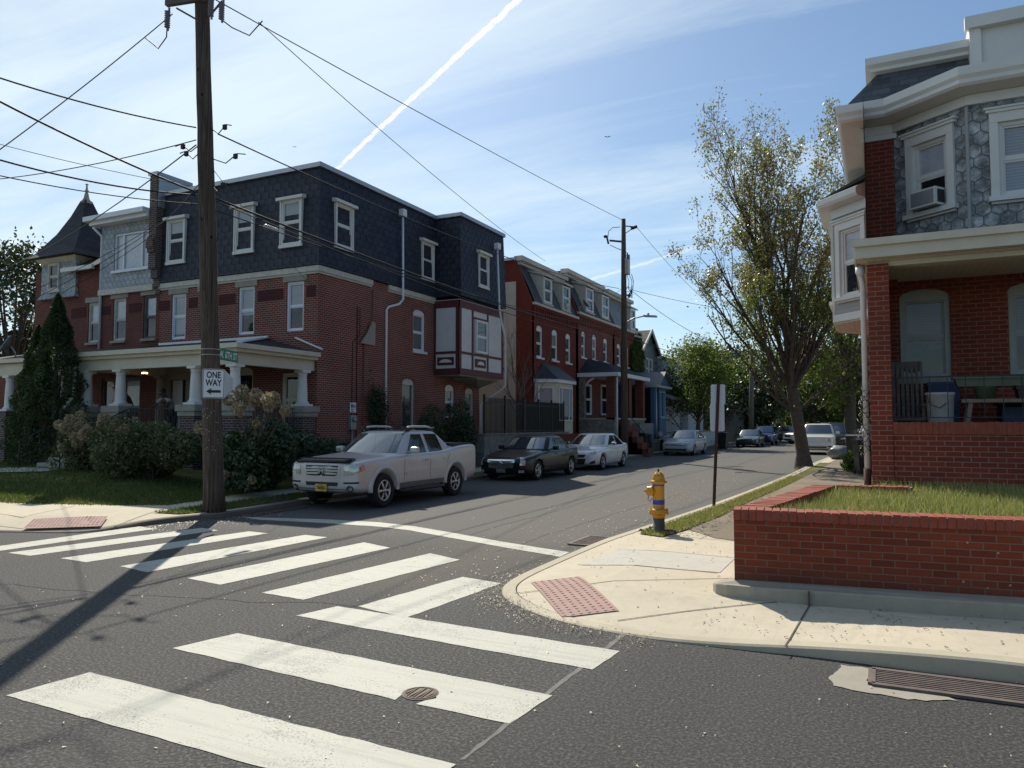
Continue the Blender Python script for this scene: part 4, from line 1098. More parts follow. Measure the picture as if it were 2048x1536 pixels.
mb.box((XA + .18, 26.262, 4.26), (bx - .24, 26.3, 4.58)); mb.box((bx, 27.62, 4.25), (F + .008, 28.54, 4.6))
mb.build('bay_frame', 'red_trim', bay)
mb = MB()
def fan(c, U, w, h):
    c = Vector(c); U = Vector(U); Nn = U.cross(Vector((0, 0, 1)))
    mb.ext([c + U * (w * math.cos(math.pi * k / 8)) + Vector((0, 0, h * math.sin(math.pi * k / 8))) for k in range(9)], Nn * .012)
fan(((XA + bx) / 2 - .02, 26.262, 4.36), XU, .3, .14); fan((F + .008, 28.08, 4.36), YU, .3, .15)
mb.build('fan_ornament', 'white', bay)
window(bay, (bx + .03, 0, 0), YU, 27.56, 28.6, 4.85, 6.25, frame='white_cool', depth=-.04, sill=False, blind='blind_dark', bfrac=.95)
mb = MB(); mb.box((XA + .02, 26.35, 3.82), (bx - .04, 30.15, 3.94)); mb.ext([(XA + .02, 27.6, 3.82), (bx - .1, 28.0, 3.82), (bx - .2, 30.0, 3.82), (XA + .02, 30.0, 3.5)], (0, 0, -.06)); mb.build('bay_underside', 'stone', bay)

# ---- porch
PX0, PX1, PY0 = -23.9, -16.4, 15.65
mb = MB(); mb.box((PX0 + .25, PY0 + .3, .2), (PX1 - .25, YF, 1.22)); mb.build('porch_base', 'brick_pier', HA)
mb = MB(); mb.box((PX0 + .15, PY0 + .2, 1.22), (PX1 - .15, YF - .004, 1.33)); mb.build('porch_floor', 'grey_trim', HA)
mb = MB()
e0, e1 = 3.86, 4.12
mb.ext([(PX0, PY0, 4.12), (PX1, PY0, 4.12), (PX1 - 0.0, PY0, 4.13), (PX0, PY0, 4.13)], (0, .01, 0))
r0 = [(PX0, PY0 - .05, 4.14), (PX1 + .05, PY0 - .05, 4.14), (PX1 + .05, YF, 4.14), (PX1 - 1.2, YF, 4.72), (PX1 - 2.0, YF, 4.78), (PX0, YF, 4.78)]
mb.add([(PX0, PY0 - .05, 4.14), (PX1 + .05, PY0 - .05, 4.14), (PX1 - 2.3, YF - .02, 4.75), (PX0, YF - .02, 4.75), (PX1 + .05, YF - .02, 4.14)], [(0, 1, 2, 3), (1, 4, 2)], 0, False)
mb.add([(PX0, PY0 - .05, 4.14), (PX0, YF, 4.14), (PX0, YF, 4.75)], [(0, 1, 2)], 0, False)
mb.build('porch_roof', 'shingle', HA)
mb = MB(); mb.bar((PX1 - 2.3, YF - .05, 4.78), (PX1 + .1, PY0 - .02, 4.19), .16, .05); mb.bar((PX0, YF - .06, 4.79), (PX1 - 2.2, YF - .06, 4.79), .12, .08); mb.bar((PX1 + .06, YF + .05, 4.3), (PX1 - 1.0, YF - .02, 4.72), .1, .05)
mb.build('roof_flashing', 'white_cool', HA)
mb = MB()   # box gutter and beam
mb.box((PX0 - .05, PY0 - .14, 4.02), (PX1 + .14, PY0 - .0, 4.16)); mb.box((PX1, PY0, 4.02), (PX1 + .14, YF - .1, 4.16))
mb.box((PX0 + .05, PY0 + .0, 3.92), (PX1 - .004, PY0 + .05, 4.10)); mb.box((PX1 - .05, PY0 + .05, 3.92), (PX1 - .002, YF - .1, 4.10))
mb.build('gutter', 'cream', HA)
mb = MB(); mb.box((PX0 + .2, PY0 + .15, 3.58), (PX1 - .2, PY0 + .42, 3.94)); mb.box((PX1 - .45, PY0 + .42, 3.58), (PX1 - .2, YF - .01, 3.94)); mb.box((PX0 + .2, PY0 + .42, 3.58), (PX0 + .45, YF - .01, 3.94)); mb.build('porch_beam', 'cream', HA)
mb = MB(); mb.box((PX0 + .05, PY0 + .05, 3.945), (PX1 - .05, YF - .01, 4.0)); mb.build('porch_ceiling', 'soffit', HA)
for (x, y) in ((-23.35, PY0 + .28), (-21.7, PY0 + .28), (-18.35, PY0 + .28), (-16.75, PY0 + .28), (-16.75, 18.75)):
    column(HA, x, y, 2.42, 3.58)
    mb = MB(); mb.box((x - .3, y - .3, .25), (x + .3, y + .3, 2.08)); mb.build('pedestal', 'brick_pier', HA)
    mb = MB(); mb.bbox((x - .42, y - .38, 2.22), (x + .42, y + .38, 2.42), .015); mb.bbox((x - .36, y - .34, 2.08), (x + .36, y + .34, 2.22), .012); mb.build('pedestal_cap', 'stone', HA)
column(HA, -23.5, YF - .3, 1.4, 3.6, mat='stone')
mb = MB()
railing(mb, (-21.3, PY0 + .28, 1.33), (-18.75, PY0 + .28, 1.33), .08, 1.0, 22); railing(mb, (-18.0, PY0 + .28, 1.33), (-17.1, PY0 + .28, 1.33), .08, 1.0, 8); railing(mb, (-16.75, PY0 + .65, 1.33), (-16.75, 18.4, 1.33), .08, 1.0, 22)
mb.build('porch_railing', 'black', HA)
mb = MB(); mb.tube([(-22.5, 17.4, 3.94), (-22.5, 17.4, 3.78)], .012, 6); mb.lathe((-22.5, 17.4, 3.48), [(.03, 0), (.085, .03), (.10, .21), (.15, .23), (.05, .32), (.02, .34)], 8, cap=True); lan = mb.build('porch_lantern', 'black', HA)
bulb = NT('lantern_glow'); bulb.b.inputs['Emission Color'].default_value = (1, .62, .22, 1); bulb.b.inputs['Emission Strength'].default_value = 6; M['bulb'] = bulb.fin((.9, .6, .2), .4)
mb = MB(); mb.ball((-22.5, 17.4, 3.585), (.105, .105, .05), 10, 6); mb.build('lamp', 'bulb', lan)
downspout(HA, [(-23.75, PY0 - .05, 4.0), (-23.7, PY0 + .0, 3.85), (-23.45, PY0 - .1, 3.7), (-23.42, PY0 - .12, 3.5), (-23.42, PY0 - .12, 2.75), (-23.6, PY0 - .25, 2.45), (-23.8, PY0 - .3, 2.3), (-23.8, PY0 - .3, .5)], .055, False)
# steps up to the porch with iron handrails
mb = MB()
for k in range(6):
    mb.bbox((-22.75, 13.65 + k * .34, .2), (-21.15, 14.0 + k * .34 + .02, .55 + .14 * k), .015)
stp = mb.build('porch_steps', 'stone', HA)
for x in (-22.95, -21.05):
    mb = MB(); a = Vector((x, 13.6, .4)); b = Vector((x, 15.7, 1.35)); Zv = Vector((0, 0, 1))
    mb.tube([a, a + Zv * .95, b + Zv * .95, b], .018, 6); mb.tube([a + Zv * .45, b + Zv * .45], .012, 6)
    for k in range(1, 12 if x > -22 else 2):
        p = a.lerp(b, k / (12 if x > -22 else 2)); mb.tube([p + Zv * .1, p + Zv * .95], .008, 5)
    mb.build('handrail', 'black', HA)

# ================================================================== House B: grey shingled third floor
HB = thing('row_house', (-25.7, 23, 0.4), 'middle brick row house with pale grey shingled top floor and wide triple window', 'house', 'row houses on the left side')
mb = MB(); XB = -27.4
fo = [(-26.65, -25.92), (-24.92, -24.22)]
gd = [rect(-26.0, -25.0, 1.35, 3.6), rect(-27.2, -26.4, 1.35, 3.6)]
mb.wall((0, YF + .003, 0), XU, rect(XB, -24.0, .2, ZC), [rect(a, b, 5.05, 6.7) for a, b in fo] + gd, .14)
mb.quad((XB, YF, 7.06), (XB, 30, 7.06), (XB, 30, 9.6), (XB, YF, 9.6)); mb.build('wall', 'brick_left2', HB)
for a, b in fo: window(HB, (0, YF + .003, 0), XU, a, b, 5.05, 6.7, frame='cream_worn' if a < -25 else 'wood_grey', lintel='stone', sill='stone', glass='glass', blind='curtain', bfrac=.5)
mb = MB()
for a, b in ((-27.35, -26.8), (-25.75, -25.05), (-24.1, -24.02)): mb.box((a, YF - .012, 6.1), (b, YF + .01, 6.45))
mb.pieces('terracotta_panel', 'brick_terra', HB)
w = window(HB, (0, YF + .003, 0), XU, -26.0, -25.0, 1.35, 3.6, frame='blue_door', style='sash', blind='curtain', bfrac=.95, sill=False, fw=.08); w.name = 'front_door'
w = window(HB, (0, YF + .003, 0), XU, -27.2, -26.4, 1.35, 3.6, frame='wood_grey', sill=False)
mb = MB(); mb.wall((0, YF - .1, 0), XU, rect(XB + .05, -24.25, 7.1, 9.62), [rect(-26.55, -24.55, 7.75, 9.2)], .12); mb.box((XB + .05, YF - .1, 7.08), (XB + .09, 30, 9.62)); mb.box((-24.29, YF - .1, 7.08), (-24.25, YF + .5, 9.62))
mb.build('shingle_front', 'scallop_grey', HB)
window(HB, (0, YF - .1, 0), XU, -26.55, -24.55, 7.75, 9.2, style='triple', frame='white_cool', blind='curtain', bfrac=.98, sill=True)
mb = MB(); mb.box((XB - .35, YF - .62, 9.72), (-24.3, YF + .1, 9.9)); mb.box((XB - .2, YF - .45, 9.58), (-24.3, YF + .05, 9.72)); mb.box((XB - .35, YF + .1, 9.72), (-24.3, 30, 9.88)); mb.build('eave', 'white_cool', HB)
mb = MB(); mb.box((XB, YF - .14, 6.86), (-24.3, YF - .0, 7.08)); mb.build('cornice', 'cream_worn', HB)
mb = MB(); mb.lathe((-26.9, YF + 1.4, 9.9), [(.2, 0), (.2, .35), (.3, .36), (.3, .45), (.1, .5)], 10); mb.build('roof_vent', 'wood_grey', HB)
mb = MB(); mb.add([(-31.5, PY0 + .1, 4.1), (-24.0, PY0 + .1, 4.1), (-24.0, YF - .01, 4.78), (-31.5, YF - .01, 4.78)], [(0, 1, 2, 3)], 0, False); mb.build('porch_roof', 'shingle_brown', HB)
mb = MB(); mb.box((-31.6, PY0, 3.98), (-24.05, PY0 + .1, 4.12)); mb.box((-31.5, PY0 + .2, 3.55), (-24.05, PY0 + .42, 3.96)); mb.build('gutter', 'cream', HB)
mb = MB(); mb.box((-31.4, PY0 + .3, .2), (-24.1, YF - .01, 1.3)); mb.build('porch_base', 'brick_pier', HB)
for x in (-24.5, -27.6, -31.0):
    column(HB, x, PY0 + .32, 2.3, 3.55)
    mb = MB(); mb.box((x - .3, PY0 + .02, .2), (x + .3, PY0 + .62, 2.3)); mb.build('pedestal', 'brick_pier', HB)
downspout(HB, [(XB + .05, YF - .45, 9.5), (XB + .1, YF - .1, 9.2), (XB + .06, YF - .06, 4.6)], .05, False)

# ================================================================== House C: turret house
HC = thing('row_house', (-30, 23, 0.4), 'brick row house with slate witch hat turret behind the arborvitae', 'house', 'row houses on the left side')
mb = MB(); mb.wall((0, YF + .006, 0), XU, [(-31.6, .2), (XB, .2), (XB, 8.15), (-31.6, 8.15)], [rect(-28.15, -27.5, 5.05, 6.65)], .14)
mb.quad((-31.6, 30, .2), (-31.6, YF, .2), (-31.6, YF, 8.15), (-31.6, 30, 8.15)); mb.box((-46, YF + .1, .2), (-31.6, YF + .4, 4.5)); mb.build('wall', 'brick_left2', HC)
window(HC, (0, YF + .006, 0), XU, -28.15, -27.5, 5.05, 6.65, frame='cream_worn', lintel='stone', sill='stone', blind='curtain', bfrac=.5)
mb = MB(); mb.box((-29.2, YF - .012, 6.1), (-28.3, YF + .01, 6.5)); mb.pieces('terracotta_panel', 'brick_terra', HC)
mb = MB(); mb.add([(-29.3, YF - .35, 8.02), (XB + .05, YF - .35, 8.02), (XB + .05, YF + 2.4, 9.75), (-29.3, YF + 2.4, 9.75)], [(0, 1, 2, 3)], 0, False); mb.build('roof', 'shingle', HC)
mb = MB(); mb.box((-29.3, YF - .45, 7.9), (XB + .02, YF - .33, 8.06)); mb.build('gutter', 'white', HC)
def ngon(cx, cy, r, n, rot): return [(cx + r * math.cos(rot + 2 * math.pi * k / n), cy + r * math.sin(rot + 2 * math.pi * k / n)) for k in range(n)]
TX, TY = -29.95, YF + 1.0
def ring(mb, profile, n, rot, cx, cy, mi=None):
    vs = []; fs = []
    for (r, z) in profile: vs += [(x, y, z) for x, y in ngon(cx, cy, r, n, rot)]
    for i in range(len(profile) - 1):
        for k in range(n): fs.append((i * n + k, i * n + (k + 1) % n, (i + 1) * n + (k + 1) % n, (i + 1) * n + k))
    fs.append(list(range(n - 1, -1, -1))); fs.append([(len(profile) - 1) * n + k for k in range(n)])
    mb.add(vs, fs, mi, False)
RO = R(45); q2 = math.sqrt(2)
mb = MB(); ring(mb, [(1.2 * q2, 6.95), (1.1 * q2, 7.15), (1.1 * q2, 8.5)], 4, RO, TX, TY); tur = mb.build('turret', 'scallop_grey', HC)
mb = MB(); ring(mb, [(1.11 * q2, 8.42), (1.2 * q2, 8.5), (1.32 * q2, 8.62), (1.1 * q2, 8.64)], 4, RO, TX, TY); mb.build('turret_cornice', 'cream_worn', tur)
mb = MB(); ring(mb, [(1.6 * q2, 8.6), (1.28 * q2, 8.88), (.75 * q2, 9.75), (.4 * q2, 10.55), (.16 * q2, 11.25), (.08, 11.35)], 4, RO, TX, TY); mb.build('turret_roof', 'shingle', tur)
mb = MB(); mb.lathe((TX, TY, 11.15), [(.24, 0), (.12, .22), (.07, .45), (.05, .5), (.09, .56), (.05, .6), (.03, .8), (.07, .83), (.02, .87)], 10); mb.build('finial', 'stone', tur)
window(tur, (0, TY - 1.1, 0), XU, TX - .55, TX + .15, 7.3, 8.4, frame='cream_worn', depth=-.04)
# ================================================================== row houses up the street (face +X)
XR = -15.6
def row_house(y0, y1, zc, zt, wallmat, roofmat, wins, dorm, label, name='row_house', wall_extra=None, inset=.85, ground=(), trim='white_cool', dglass='glass', arcwin=True):
    h = thing(name, (XR - 4, (y0 + y1) / 2, .4), label, 'house', 'row houses on the left side')
    mb = MB()
    hl = [arch(a, b, z0, z1, .2) if arcwin else rect(a, b, z0, z1) for a, b, z0, z1 in wins] + [rect(a, b, z0, z1) for a, b, z0, z1 in ground]
    mb.wall((XR, 0, 0), YU, rect(y0, y1, .1, zc), hl, .14)
    # gable ends carry the mansard profile
    for yy in (y0, y1):
        mb.ext([(XR, yy, .1), (XR, yy, zc), (XR - inset, yy, zt), (XR - 9, yy, zt), (XR - 9, yy, .1)], (0, .2 if yy == y0 else -.2, 0))
    mb.box((XR - 9, y0, .1), (XR - 8.9, y1, zt))
    # corbelled brick frieze
    mb.box((XR, y0 + .05, zc - .22), (XR + .1, y1 - .05, zc - .08)); mb.box((XR, y0 + .05, zc - .62), (XR + .05, y1 - .05, zc - .22))
    n = int((y1 - y0) / .28)
    for k in range(n): mb.box((XR + .05, y0 + .1 + k * .28, zc - .6), (XR + .09, y0 + .22 + k * .28, zc - .24))
    mb.build('wall', wallmat, h)
    mb = MB(); mb.add([(XR + .08, y0 + .2, zc), (XR + .08, y1 - .2, zc), (XR - .3, y1 - .2, zc + .9), (XR - .3, y0 + .2, zc + .9), (XR - inset, y1 - .2, zt - .1), (XR - inset, y0 + .2, zt - .1)], [(0, 1, 2, 3), (3, 2, 4, 5)], 0, False)
    mb.build('mansard_roof', roofmat, h)
    mb = MB(); mb.box((XR - 9, y0, zt), (XR - inset, y1, zt + .06)); mb.build('flat_roof', 'shingle', h)
    mb = MB(); mb.box((XR - inset - .05, y0 - .05, zt - .08), (XR - inset + .42, y1 + .02, zt + .16)); mb.box((XR - inset, y0 + .1, zt - .25), (XR - inset + .25, y1 - .1, zt - .08)); mb.box((XR - .05, y0 + .02, zc - .08), (XR + .16, y1 - .02, zc + .05)); mb.build('cornice', 'cream_worn', h)
    for i, (a, b, z0, z1) in enumerate(wins): window(h, (XR, 0, 0), YU, a, b, z0, z1, arc=.2 if arcwin else 0, frame=trim, blind='blind_dark' if i % 2 else None, bfrac=.5)
    for i, (a, b, z0, z1) in enumerate(dorm):
        mb = MB(); xf = XR + .05
        for yy in (a - .12, b):
            mb.ext([(xf, yy, z0 - .05), (xf, yy, z1 + .05), (XR - inset - .1, yy, z1 + .35), (XR - .4, yy, z0 - .05)], (0, .12, 0))
        mb.ext([(xf + .15, a - .22, z1 + .03), (xf + .15, a - .22, z1 + .14), (XR - inset - .1, a - .22, z1 + .5), (XR - inset - .1, a - .22, z1 + .38)], (0, b - a + .44, 0))
        mb.box((xf - .06, a - .16, z0 - .13), (xf + .06, b + .16, z0 - .04))
        d = mb.build('dormer', 'cream_worn', h)
        window(d, (xf, 0, 0), YU, a, b, z0, z1, frame=trim, depth=.04, sill=False, glass=dglass)
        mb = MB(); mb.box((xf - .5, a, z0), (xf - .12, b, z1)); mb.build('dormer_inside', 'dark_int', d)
    return h
H1 = row_house(34.1, 40.3, 7.95, 10.25, 'brick_red', 'slate_green', [(34.6, 35.38, 5.25, 6.9), (36.6, 37.4, 5.25, 6.9), (38.55, 39.3, 5.25, 6.9)], [(35.5, 36.45, 8.2, 9.5), (38.1, 39.05, 8.2, 9.5)], 'dark red painted row house with slate mansard and white ground floor bay', inset=.95)
# cream stucco on the uphill half of its side wall
mb = MB(); mb.box((-24.5, 34.06, .2), (-16.5, 34.1, 9.1)); mb.build('stucco_panel', 'stucco', H1)
mb = MB(); mb.box((-24.5, 33.98, 10.2), (-16.5, 34.3, 10.34)); mb.build('parapet_cap', 'galv', H1)
# ground floor bay with metal roof
bm_ = MB(); b0, b1, bx2 = 34.35, 38.0, -14.7
bm_.prism([(XR, b0), (bx2, b0 + .7), (bx2, b1 - .7), (XR, b1)], 1.35, 4.05); bayr = bm_.build('bay', 'cream', H1)
mb = MB(); mb.add([(XR, b0 - .15, 4.12), (bx2 + .2, b0 + .55, 4.12), (bx2 + .2, b1 - .55, 4.12), (XR, b1 + .15, 4.12), (XR, b0 + .9, 5.0), (XR, b1 - .9, 5.0)], [(0, 1, 4), (1, 2, 5, 4), (2, 3, 5)], 0, False); mb.build('bay_roof', 'dark_metal_roof', bayr)
mb = MB(); mb.prism([(XR, b0 - .12), (bx2 + .16, b0 + .57), (bx2 + .16, b1 - .57), (XR, b1 + .12)], 3.95, 4.12); mb.build('bay_cornice', 'white_cool', bayr)
window(bayr, (bx2 + .01, 0, 0), YU, b0 + .9, b1 - .9, 2.0, 3.75, style='triple', frame='white', depth=-.03, sill=False, blind='blind', bfrac=.9)
dU = Vector((bx2 - XR, .7, 0)).normalized()
window(bayr, (XR + .01, b0 - .01, 0), dU, .15, 1.0, 2.0, 3.75, frame='white', depth=-.03, sill=False, blind='blind', bfrac=.5)
mb = MB(); mb.box((XR, 38.25, 1.35), (XR + .05, 39.15, 3.7)); d = mb.build('front_door', 'white', H1)
mb = MB(); mb.box((XR + .045, 38.45, 2.0), (XR + .06, 38.95, 3.4)); mb.build('pane', 'glass', d)
mb = MB(); mb.bbox((XR + .0, 38.3, 8.24), (XR + .2, 38.72, 8.52), .02); mb.build('window_air_conditioner', 'cream_worn', H1)
mb = MB()
for k in range(5): mb.box((XR, 38.0, .1), (XR + 1.2 + .3 * k, 39.4, 1.35 - .25 * k))
mb.build('door_steps', 'brick_red', H1)
mb = MB(); mb.box((XR, 34.2, .1), (bx2 + .3, 38.0, 1.34)); mb.build('base_wall', 'brick_red', H1)

H2 = row_house(40.3, 46.9, 8.3, 10.75, 'brick_row', 'slate', [(41.0, 41.65, 5.75, 7.3), (42.85, 43.6, 5.75, 7.3), (44.9, 45.65, 5.75, 7.3)], [(41.75, 42.9, 8.6, 10.0), (44.6, 45.8, 8.6, 10.0)], 'brick row house with blue grey slate mansard and a hipped porch roof', inset=.95)
mb = MB(); y0, y1, x1 = 40.45, 46.7, -13.4
mb.box((XR, y0 + .1, .1), (x1 - .1, y1, 2.1)); mb.build('porch_base', 'stone_rough', H2)
mb = MB(); mb.box((XR, y0 + .1, 2.1), (x1, y1, 2.2)); mb.build('porch_floor', 'grey_trim', H2)
mb = MB(); mb.add([(XR, y0 - .1, 4.75), (x1 + .2, y0 - .1, 4.75), (x1 + .2, y1 + .1, 4.75), (XR, y1 + .1, 4.75), (XR, y0 + 1.6, 5.75), (XR, y1 - 1.6, 5.75), (x1 - .9, y0 + 1.6, 5.35), (x1 - .9, y1 - 1.6, 5.35)], [(0, 1, 6, 4), (1, 2, 7, 6), (2, 3, 5, 7), (6, 7, 5, 4)], 0, False); mb.build('porch_roof', 'shingle', H2)
mb = MB(); mb.box((XR, y0 - .15, 4.55), (x1 + .25, y0 + .05, 4.77)); mb.box((x1 + .02, y0 + .05, 4.55), (x1 + .25, y1 + .1, 4.77)); mb.box((XR, y0 + .05, 4.6), (x1, y1, 4.65)); mb.build('porch_eave', 'white_cool', H2)
mb = MB()
for y in (y0 + .35, (y0 + y1) / 2, y1 - .3): mb.box((x1 - .55, y - .25, 2.1), (x1 - .05, y + .25, 4.6))
mb.pieces('porch_pier', 'brick_left2', H2)
mb = MB(); mb.box((XR, y0 + .1, 2.2), (XR + .3, y0 + .5, 4.6)); mb.build('stone_pier', 'stone_rough', H2)
mb = MB(); mb.tube([(XR + .4, y0 + .2, 4.0), (XR + .55, y0 + .2, 4.3), (XR + .9, y0 + .2, 4.5)], .06, 6); mb.build('porch_bracket', 'white_cool', H2)
window(H2, (XR + .03, 0, 0), YU, 41.3, 42.4, 2.4, 4.2, frame='white_cool', depth=-.03, sill=False)
window(H2, (XR + .03, 0, 0), YU, 44.2, 45.6, 2.4, 4.3, frame='white_cool', depth=-.03, sill=False)
downspout(H2, [(x1 + .15, y0 - .02, 4.5), (x1 + .1, y0 + .02, .2)], .05, False)
mb = MB(); mb.box((XR - 3.2, 46.0, 10.6), (XR - 2.4, 46.8, 11.4)); mb.build('chimney', 'brick_pier', H2)
mb = MB()
for k in range(6): mb.box((x1 - .1, 41.4, .1), (x1 + .15 + .28 * k, 42.7, 2.1 - .33 * k))
mb.build('door_steps', 'brick_left2', H2)
mb = MB(); mb.tube([(x1 + 1.6, 41.35, 1.1), (x1, 41.35, 3.0)], .025, 6); mb.tube([(x1 + 1.6, 41.35, 1.1), (x1 + 1.6, 41.35, .2)], .025, 6); mb.build('handrail', 'black', H2)

H3 = row_house(46.9, 52.4, 8.3, 10.6, 'brick_row', 'slate_pale', [(47.6, 48.4, 5.75, 7.2), (49.4, 50.1, 5.75, 7.2)], [(50.6, 51.6, 8.5, 9.9)], 'row house with pale weathered slate top floor and ivy on its brick corner', inset=.7)
mb = MB(); mb.box((XR - .2, 51.2, 8.0), (XR + .3, 52.6, 8.15)); mb.build('cornice_end', 'white', H3)
# blue enclosed porch
mb = MB(); y0, y1, x1 = 47.15, 50.1, -13.0
mb.box((XR, y0 + .05, 1.3), (XR + 1.0, y0 + .15, 4.3)); mb.box((x1 - .25, y0 + .05, .1), (x1, y0 + .3, 4.3)); mb.box((x1 - .12, y0 + 1.25, .1), (x1, y1, 2.3)); mb.box((x1 - .12, y0 + 1.25, 4.0), (x1, y1, 4.35)); mb.box((x1 - .12, y0 + 1.25, 2.3), (x1 - .01, y0 + 1.4, 4.0)); mb.box((x1 - .12, y1 - .15, 2.3), (x1 - .01, y1, 4.0)); mb.box((XR, y0 + .05, .1), (x1 - .25, y0 + .15, 1.3))
bp = mb.build('enclosed_porch', 'blue_board', H3)
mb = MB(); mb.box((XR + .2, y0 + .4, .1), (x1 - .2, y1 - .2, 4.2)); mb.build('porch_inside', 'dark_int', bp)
window(bp, (x1, 0, 0), YU, y0 + 1.4, y1 - .15, 2.3, 4.0, style='triple', frame='blue_light', depth=.03, sill=True, glass='glass_soft')
mb = MB(); ym = (y0 + y1) / 2 + .2
mb.ext([(x1 + .15, y0 + .5, 4.35), (x1 + .15, y1 + .25, 4.35), (x1 + .15, ym + .3, 5.25)], (-.1, 0, 0)); mb.build('gable_board', 'blue_board', bp)
mb = MB(); mb.add([(x1 + .3, y0 + .35, 4.3), (x1 + .3, ym + .3, 5.32), (XR, ym + .3, 5.32), (XR, y0 + .35, 4.3), (x1 + .3, y1 + .35, 4.3), (XR, y1 + .35, 4.3)], [(3, 0, 1, 2), (1, 4, 5, 2)], 0, False); mb.add([(XR, y0 - .1, 4.75), (x1 - .7, y0 - .1, 4.35), (x1 - .7, y0 + .6, 4.35), (XR, y0 + .6, 4.75)], [(0, 1, 2, 3)], 0, False); mb.build('porch_roof', 'siding_dark', bp)
mb = MB(); mb.box((x1 - .8, y0 - .15, 4.2), (x1 + .3, y0 + .05, 4.36)); mb.box((x1 + .22, y0 + .05, 4.2), (x1 + .34, y1 + .35, 4.33)); mb.tube([(x1 + .12, y0 + .1, 4.2), (x1 + .12, y0 + .1, .2)], .05, 6); mb.build('gutter', 'galv', bp)
mb = MB()
for y in (y0 + 1.75, y0 + 2.35):
    mb.add([(x1 + .01, y - .18, 1.85), (x1 + .01, y, 1.55), (x1 + .01, y + .18, 1.85), (x1 + .01, y, 2.15), (x1 + .01, y - .13, 1.85), (x1 + .01, y, 1.64), (x1 + .01, y + .13, 1.85), (x1 + .01, y, 2.06)], [(0, 1, 5, 4), (1, 2, 6, 5), (2, 3, 7, 6), (3, 0, 4, 7)], 0, False)
mb.build('diamond_trim', 'blue_light', bp)
mb = MB()
for k in range(5): mb.box((x1 - .1, y0 + .4, .1), (x1 + .2 + .28 * k, y0 + 1.2, 1.35 - .26 * k))
mb.build('door_steps', 'stone', bp)
# lower houses beyond
def gable_house(y0, y1, x, ze, zp, wallm, roofm, label, gable=True):
    h = thing('row_house', (x - 4, (y0 + y1) / 2, .3), label, 'house', 'row houses on the left side')
    mb = MB(); ym = (y0 + y1) / 2
    mb.wall((x, 0, 0), YU, [(y0, .1), (y1, .1), (y1, ze)] + ([(ym, zp)] if gable else []) + [(y0, ze)], [rect(ym - .9, ym - .1, ze - 2.2, ze - .6), rect(ym + .1, ym + .9, ze - 2.2, ze - .6)], .1)
    mb.quad((x - 9, y0, .1), (x, y0, .1), (x, y0, ze), (x - 9, y0, ze)); mb.quad((x, y1, .1), (x - 9, y1, .1), (x - 9, y1, ze), (x, y1, ze)); mb.build('wall', wallm, h)
    mb = MB()
    if gable: mb.add([(x + .25, y0 - .25, ze - .25), (x + .25, ym, zp + .05), (x - 9, ym, zp + .05), (x - 9, y0 - .25, ze - .25), (x + .25, y1 + .25, ze - .25), (x - 9, y1 + .25, ze - .25)], [(3, 0, 1, 2), (1, 4, 5, 2)], 0, False)
    else: mb.add([(x + .3, y0, ze - .1), (x + .3, y1, ze - .1), (x - 4.5, y1, zp), (x - 4.5, y0, zp), (x - 9, y0, ze), (x - 9, y1, ze)], [(0, 1, 2, 3), (3, 2, 5, 4)], 0, False)
    mb.build('roof', roofm, h)
    if gable:
        mb = MB(); mb.bar((x + .26, y0 - .25, ze - .25), (x + .26, ym, zp + .05), .08, .2); mb.bar((x + .26, y1 + .25, ze - .25), (x + .26, ym, zp + .05), .08, .2); mb.build('bargeboard', 'white', h)
    for a in (ym - .9, ym + .1): window(h, (x, 0, 0), YU, a, a + .8, ze - 2.2, ze - .6, frame='white_cool', depth=.03)
    mb = MB(); mb.box((x, y0 + .3, .1), (x + 1.8, y1 - .3, 1.2)); mb.build('porch_base', 'stone', h)
    mb = MB(); mb.ext([(x, y0 + .1, 4.2), (x + 2.2, y0 + .1, 3.6), (x + 2.2, y0 + .1, 3.75), (x, y0 + .1, 4.5)], (0, y1 - y0 - .2, 0)); mb.build('porch_roof', 'siding_dark', h)
    return h
H4 = gable_house(53.0, 57.6, XR, 7.4, 8.9, 'siding_dark', 'shingle', 'dark grey gabled house with white bargeboards behind the street lamp')
mb = MB(); mb.box((XR - 2.2, 57.0, 8.0), (XR - 1.5, 57.6, 9.4)); mb.build('chimney', 'brick_pier', H4)
H5 = gable_house(58.0, 63.5, XR + .3, 7.2, 8.8, 'siding_pale', 'shingle', 'pale blue grey sided house with dark roof, farthest but one in the row', False)
H6 = gable_house(64.0, 70.0, XR + .9, 6.9, 8.8, 'siding_white', 'shingle_brown', 'white sided house half hidden behind the bright green street tree', False)
for (y, z0, h) in ((53.2, 1.2, 'x'),):
    mb = MB(); mb.tube([(-13.6, 53.4, 2.6), (-12.9, 54.6, 1.2), (-12.6, 55.3, .5)], .05, 6); railing(mb, (-13.6, 52.6, 1.2), (-12.9, 54.6, .4), .1, 1.0, 10); mb.build('handrail', 'wood_grey', H4)
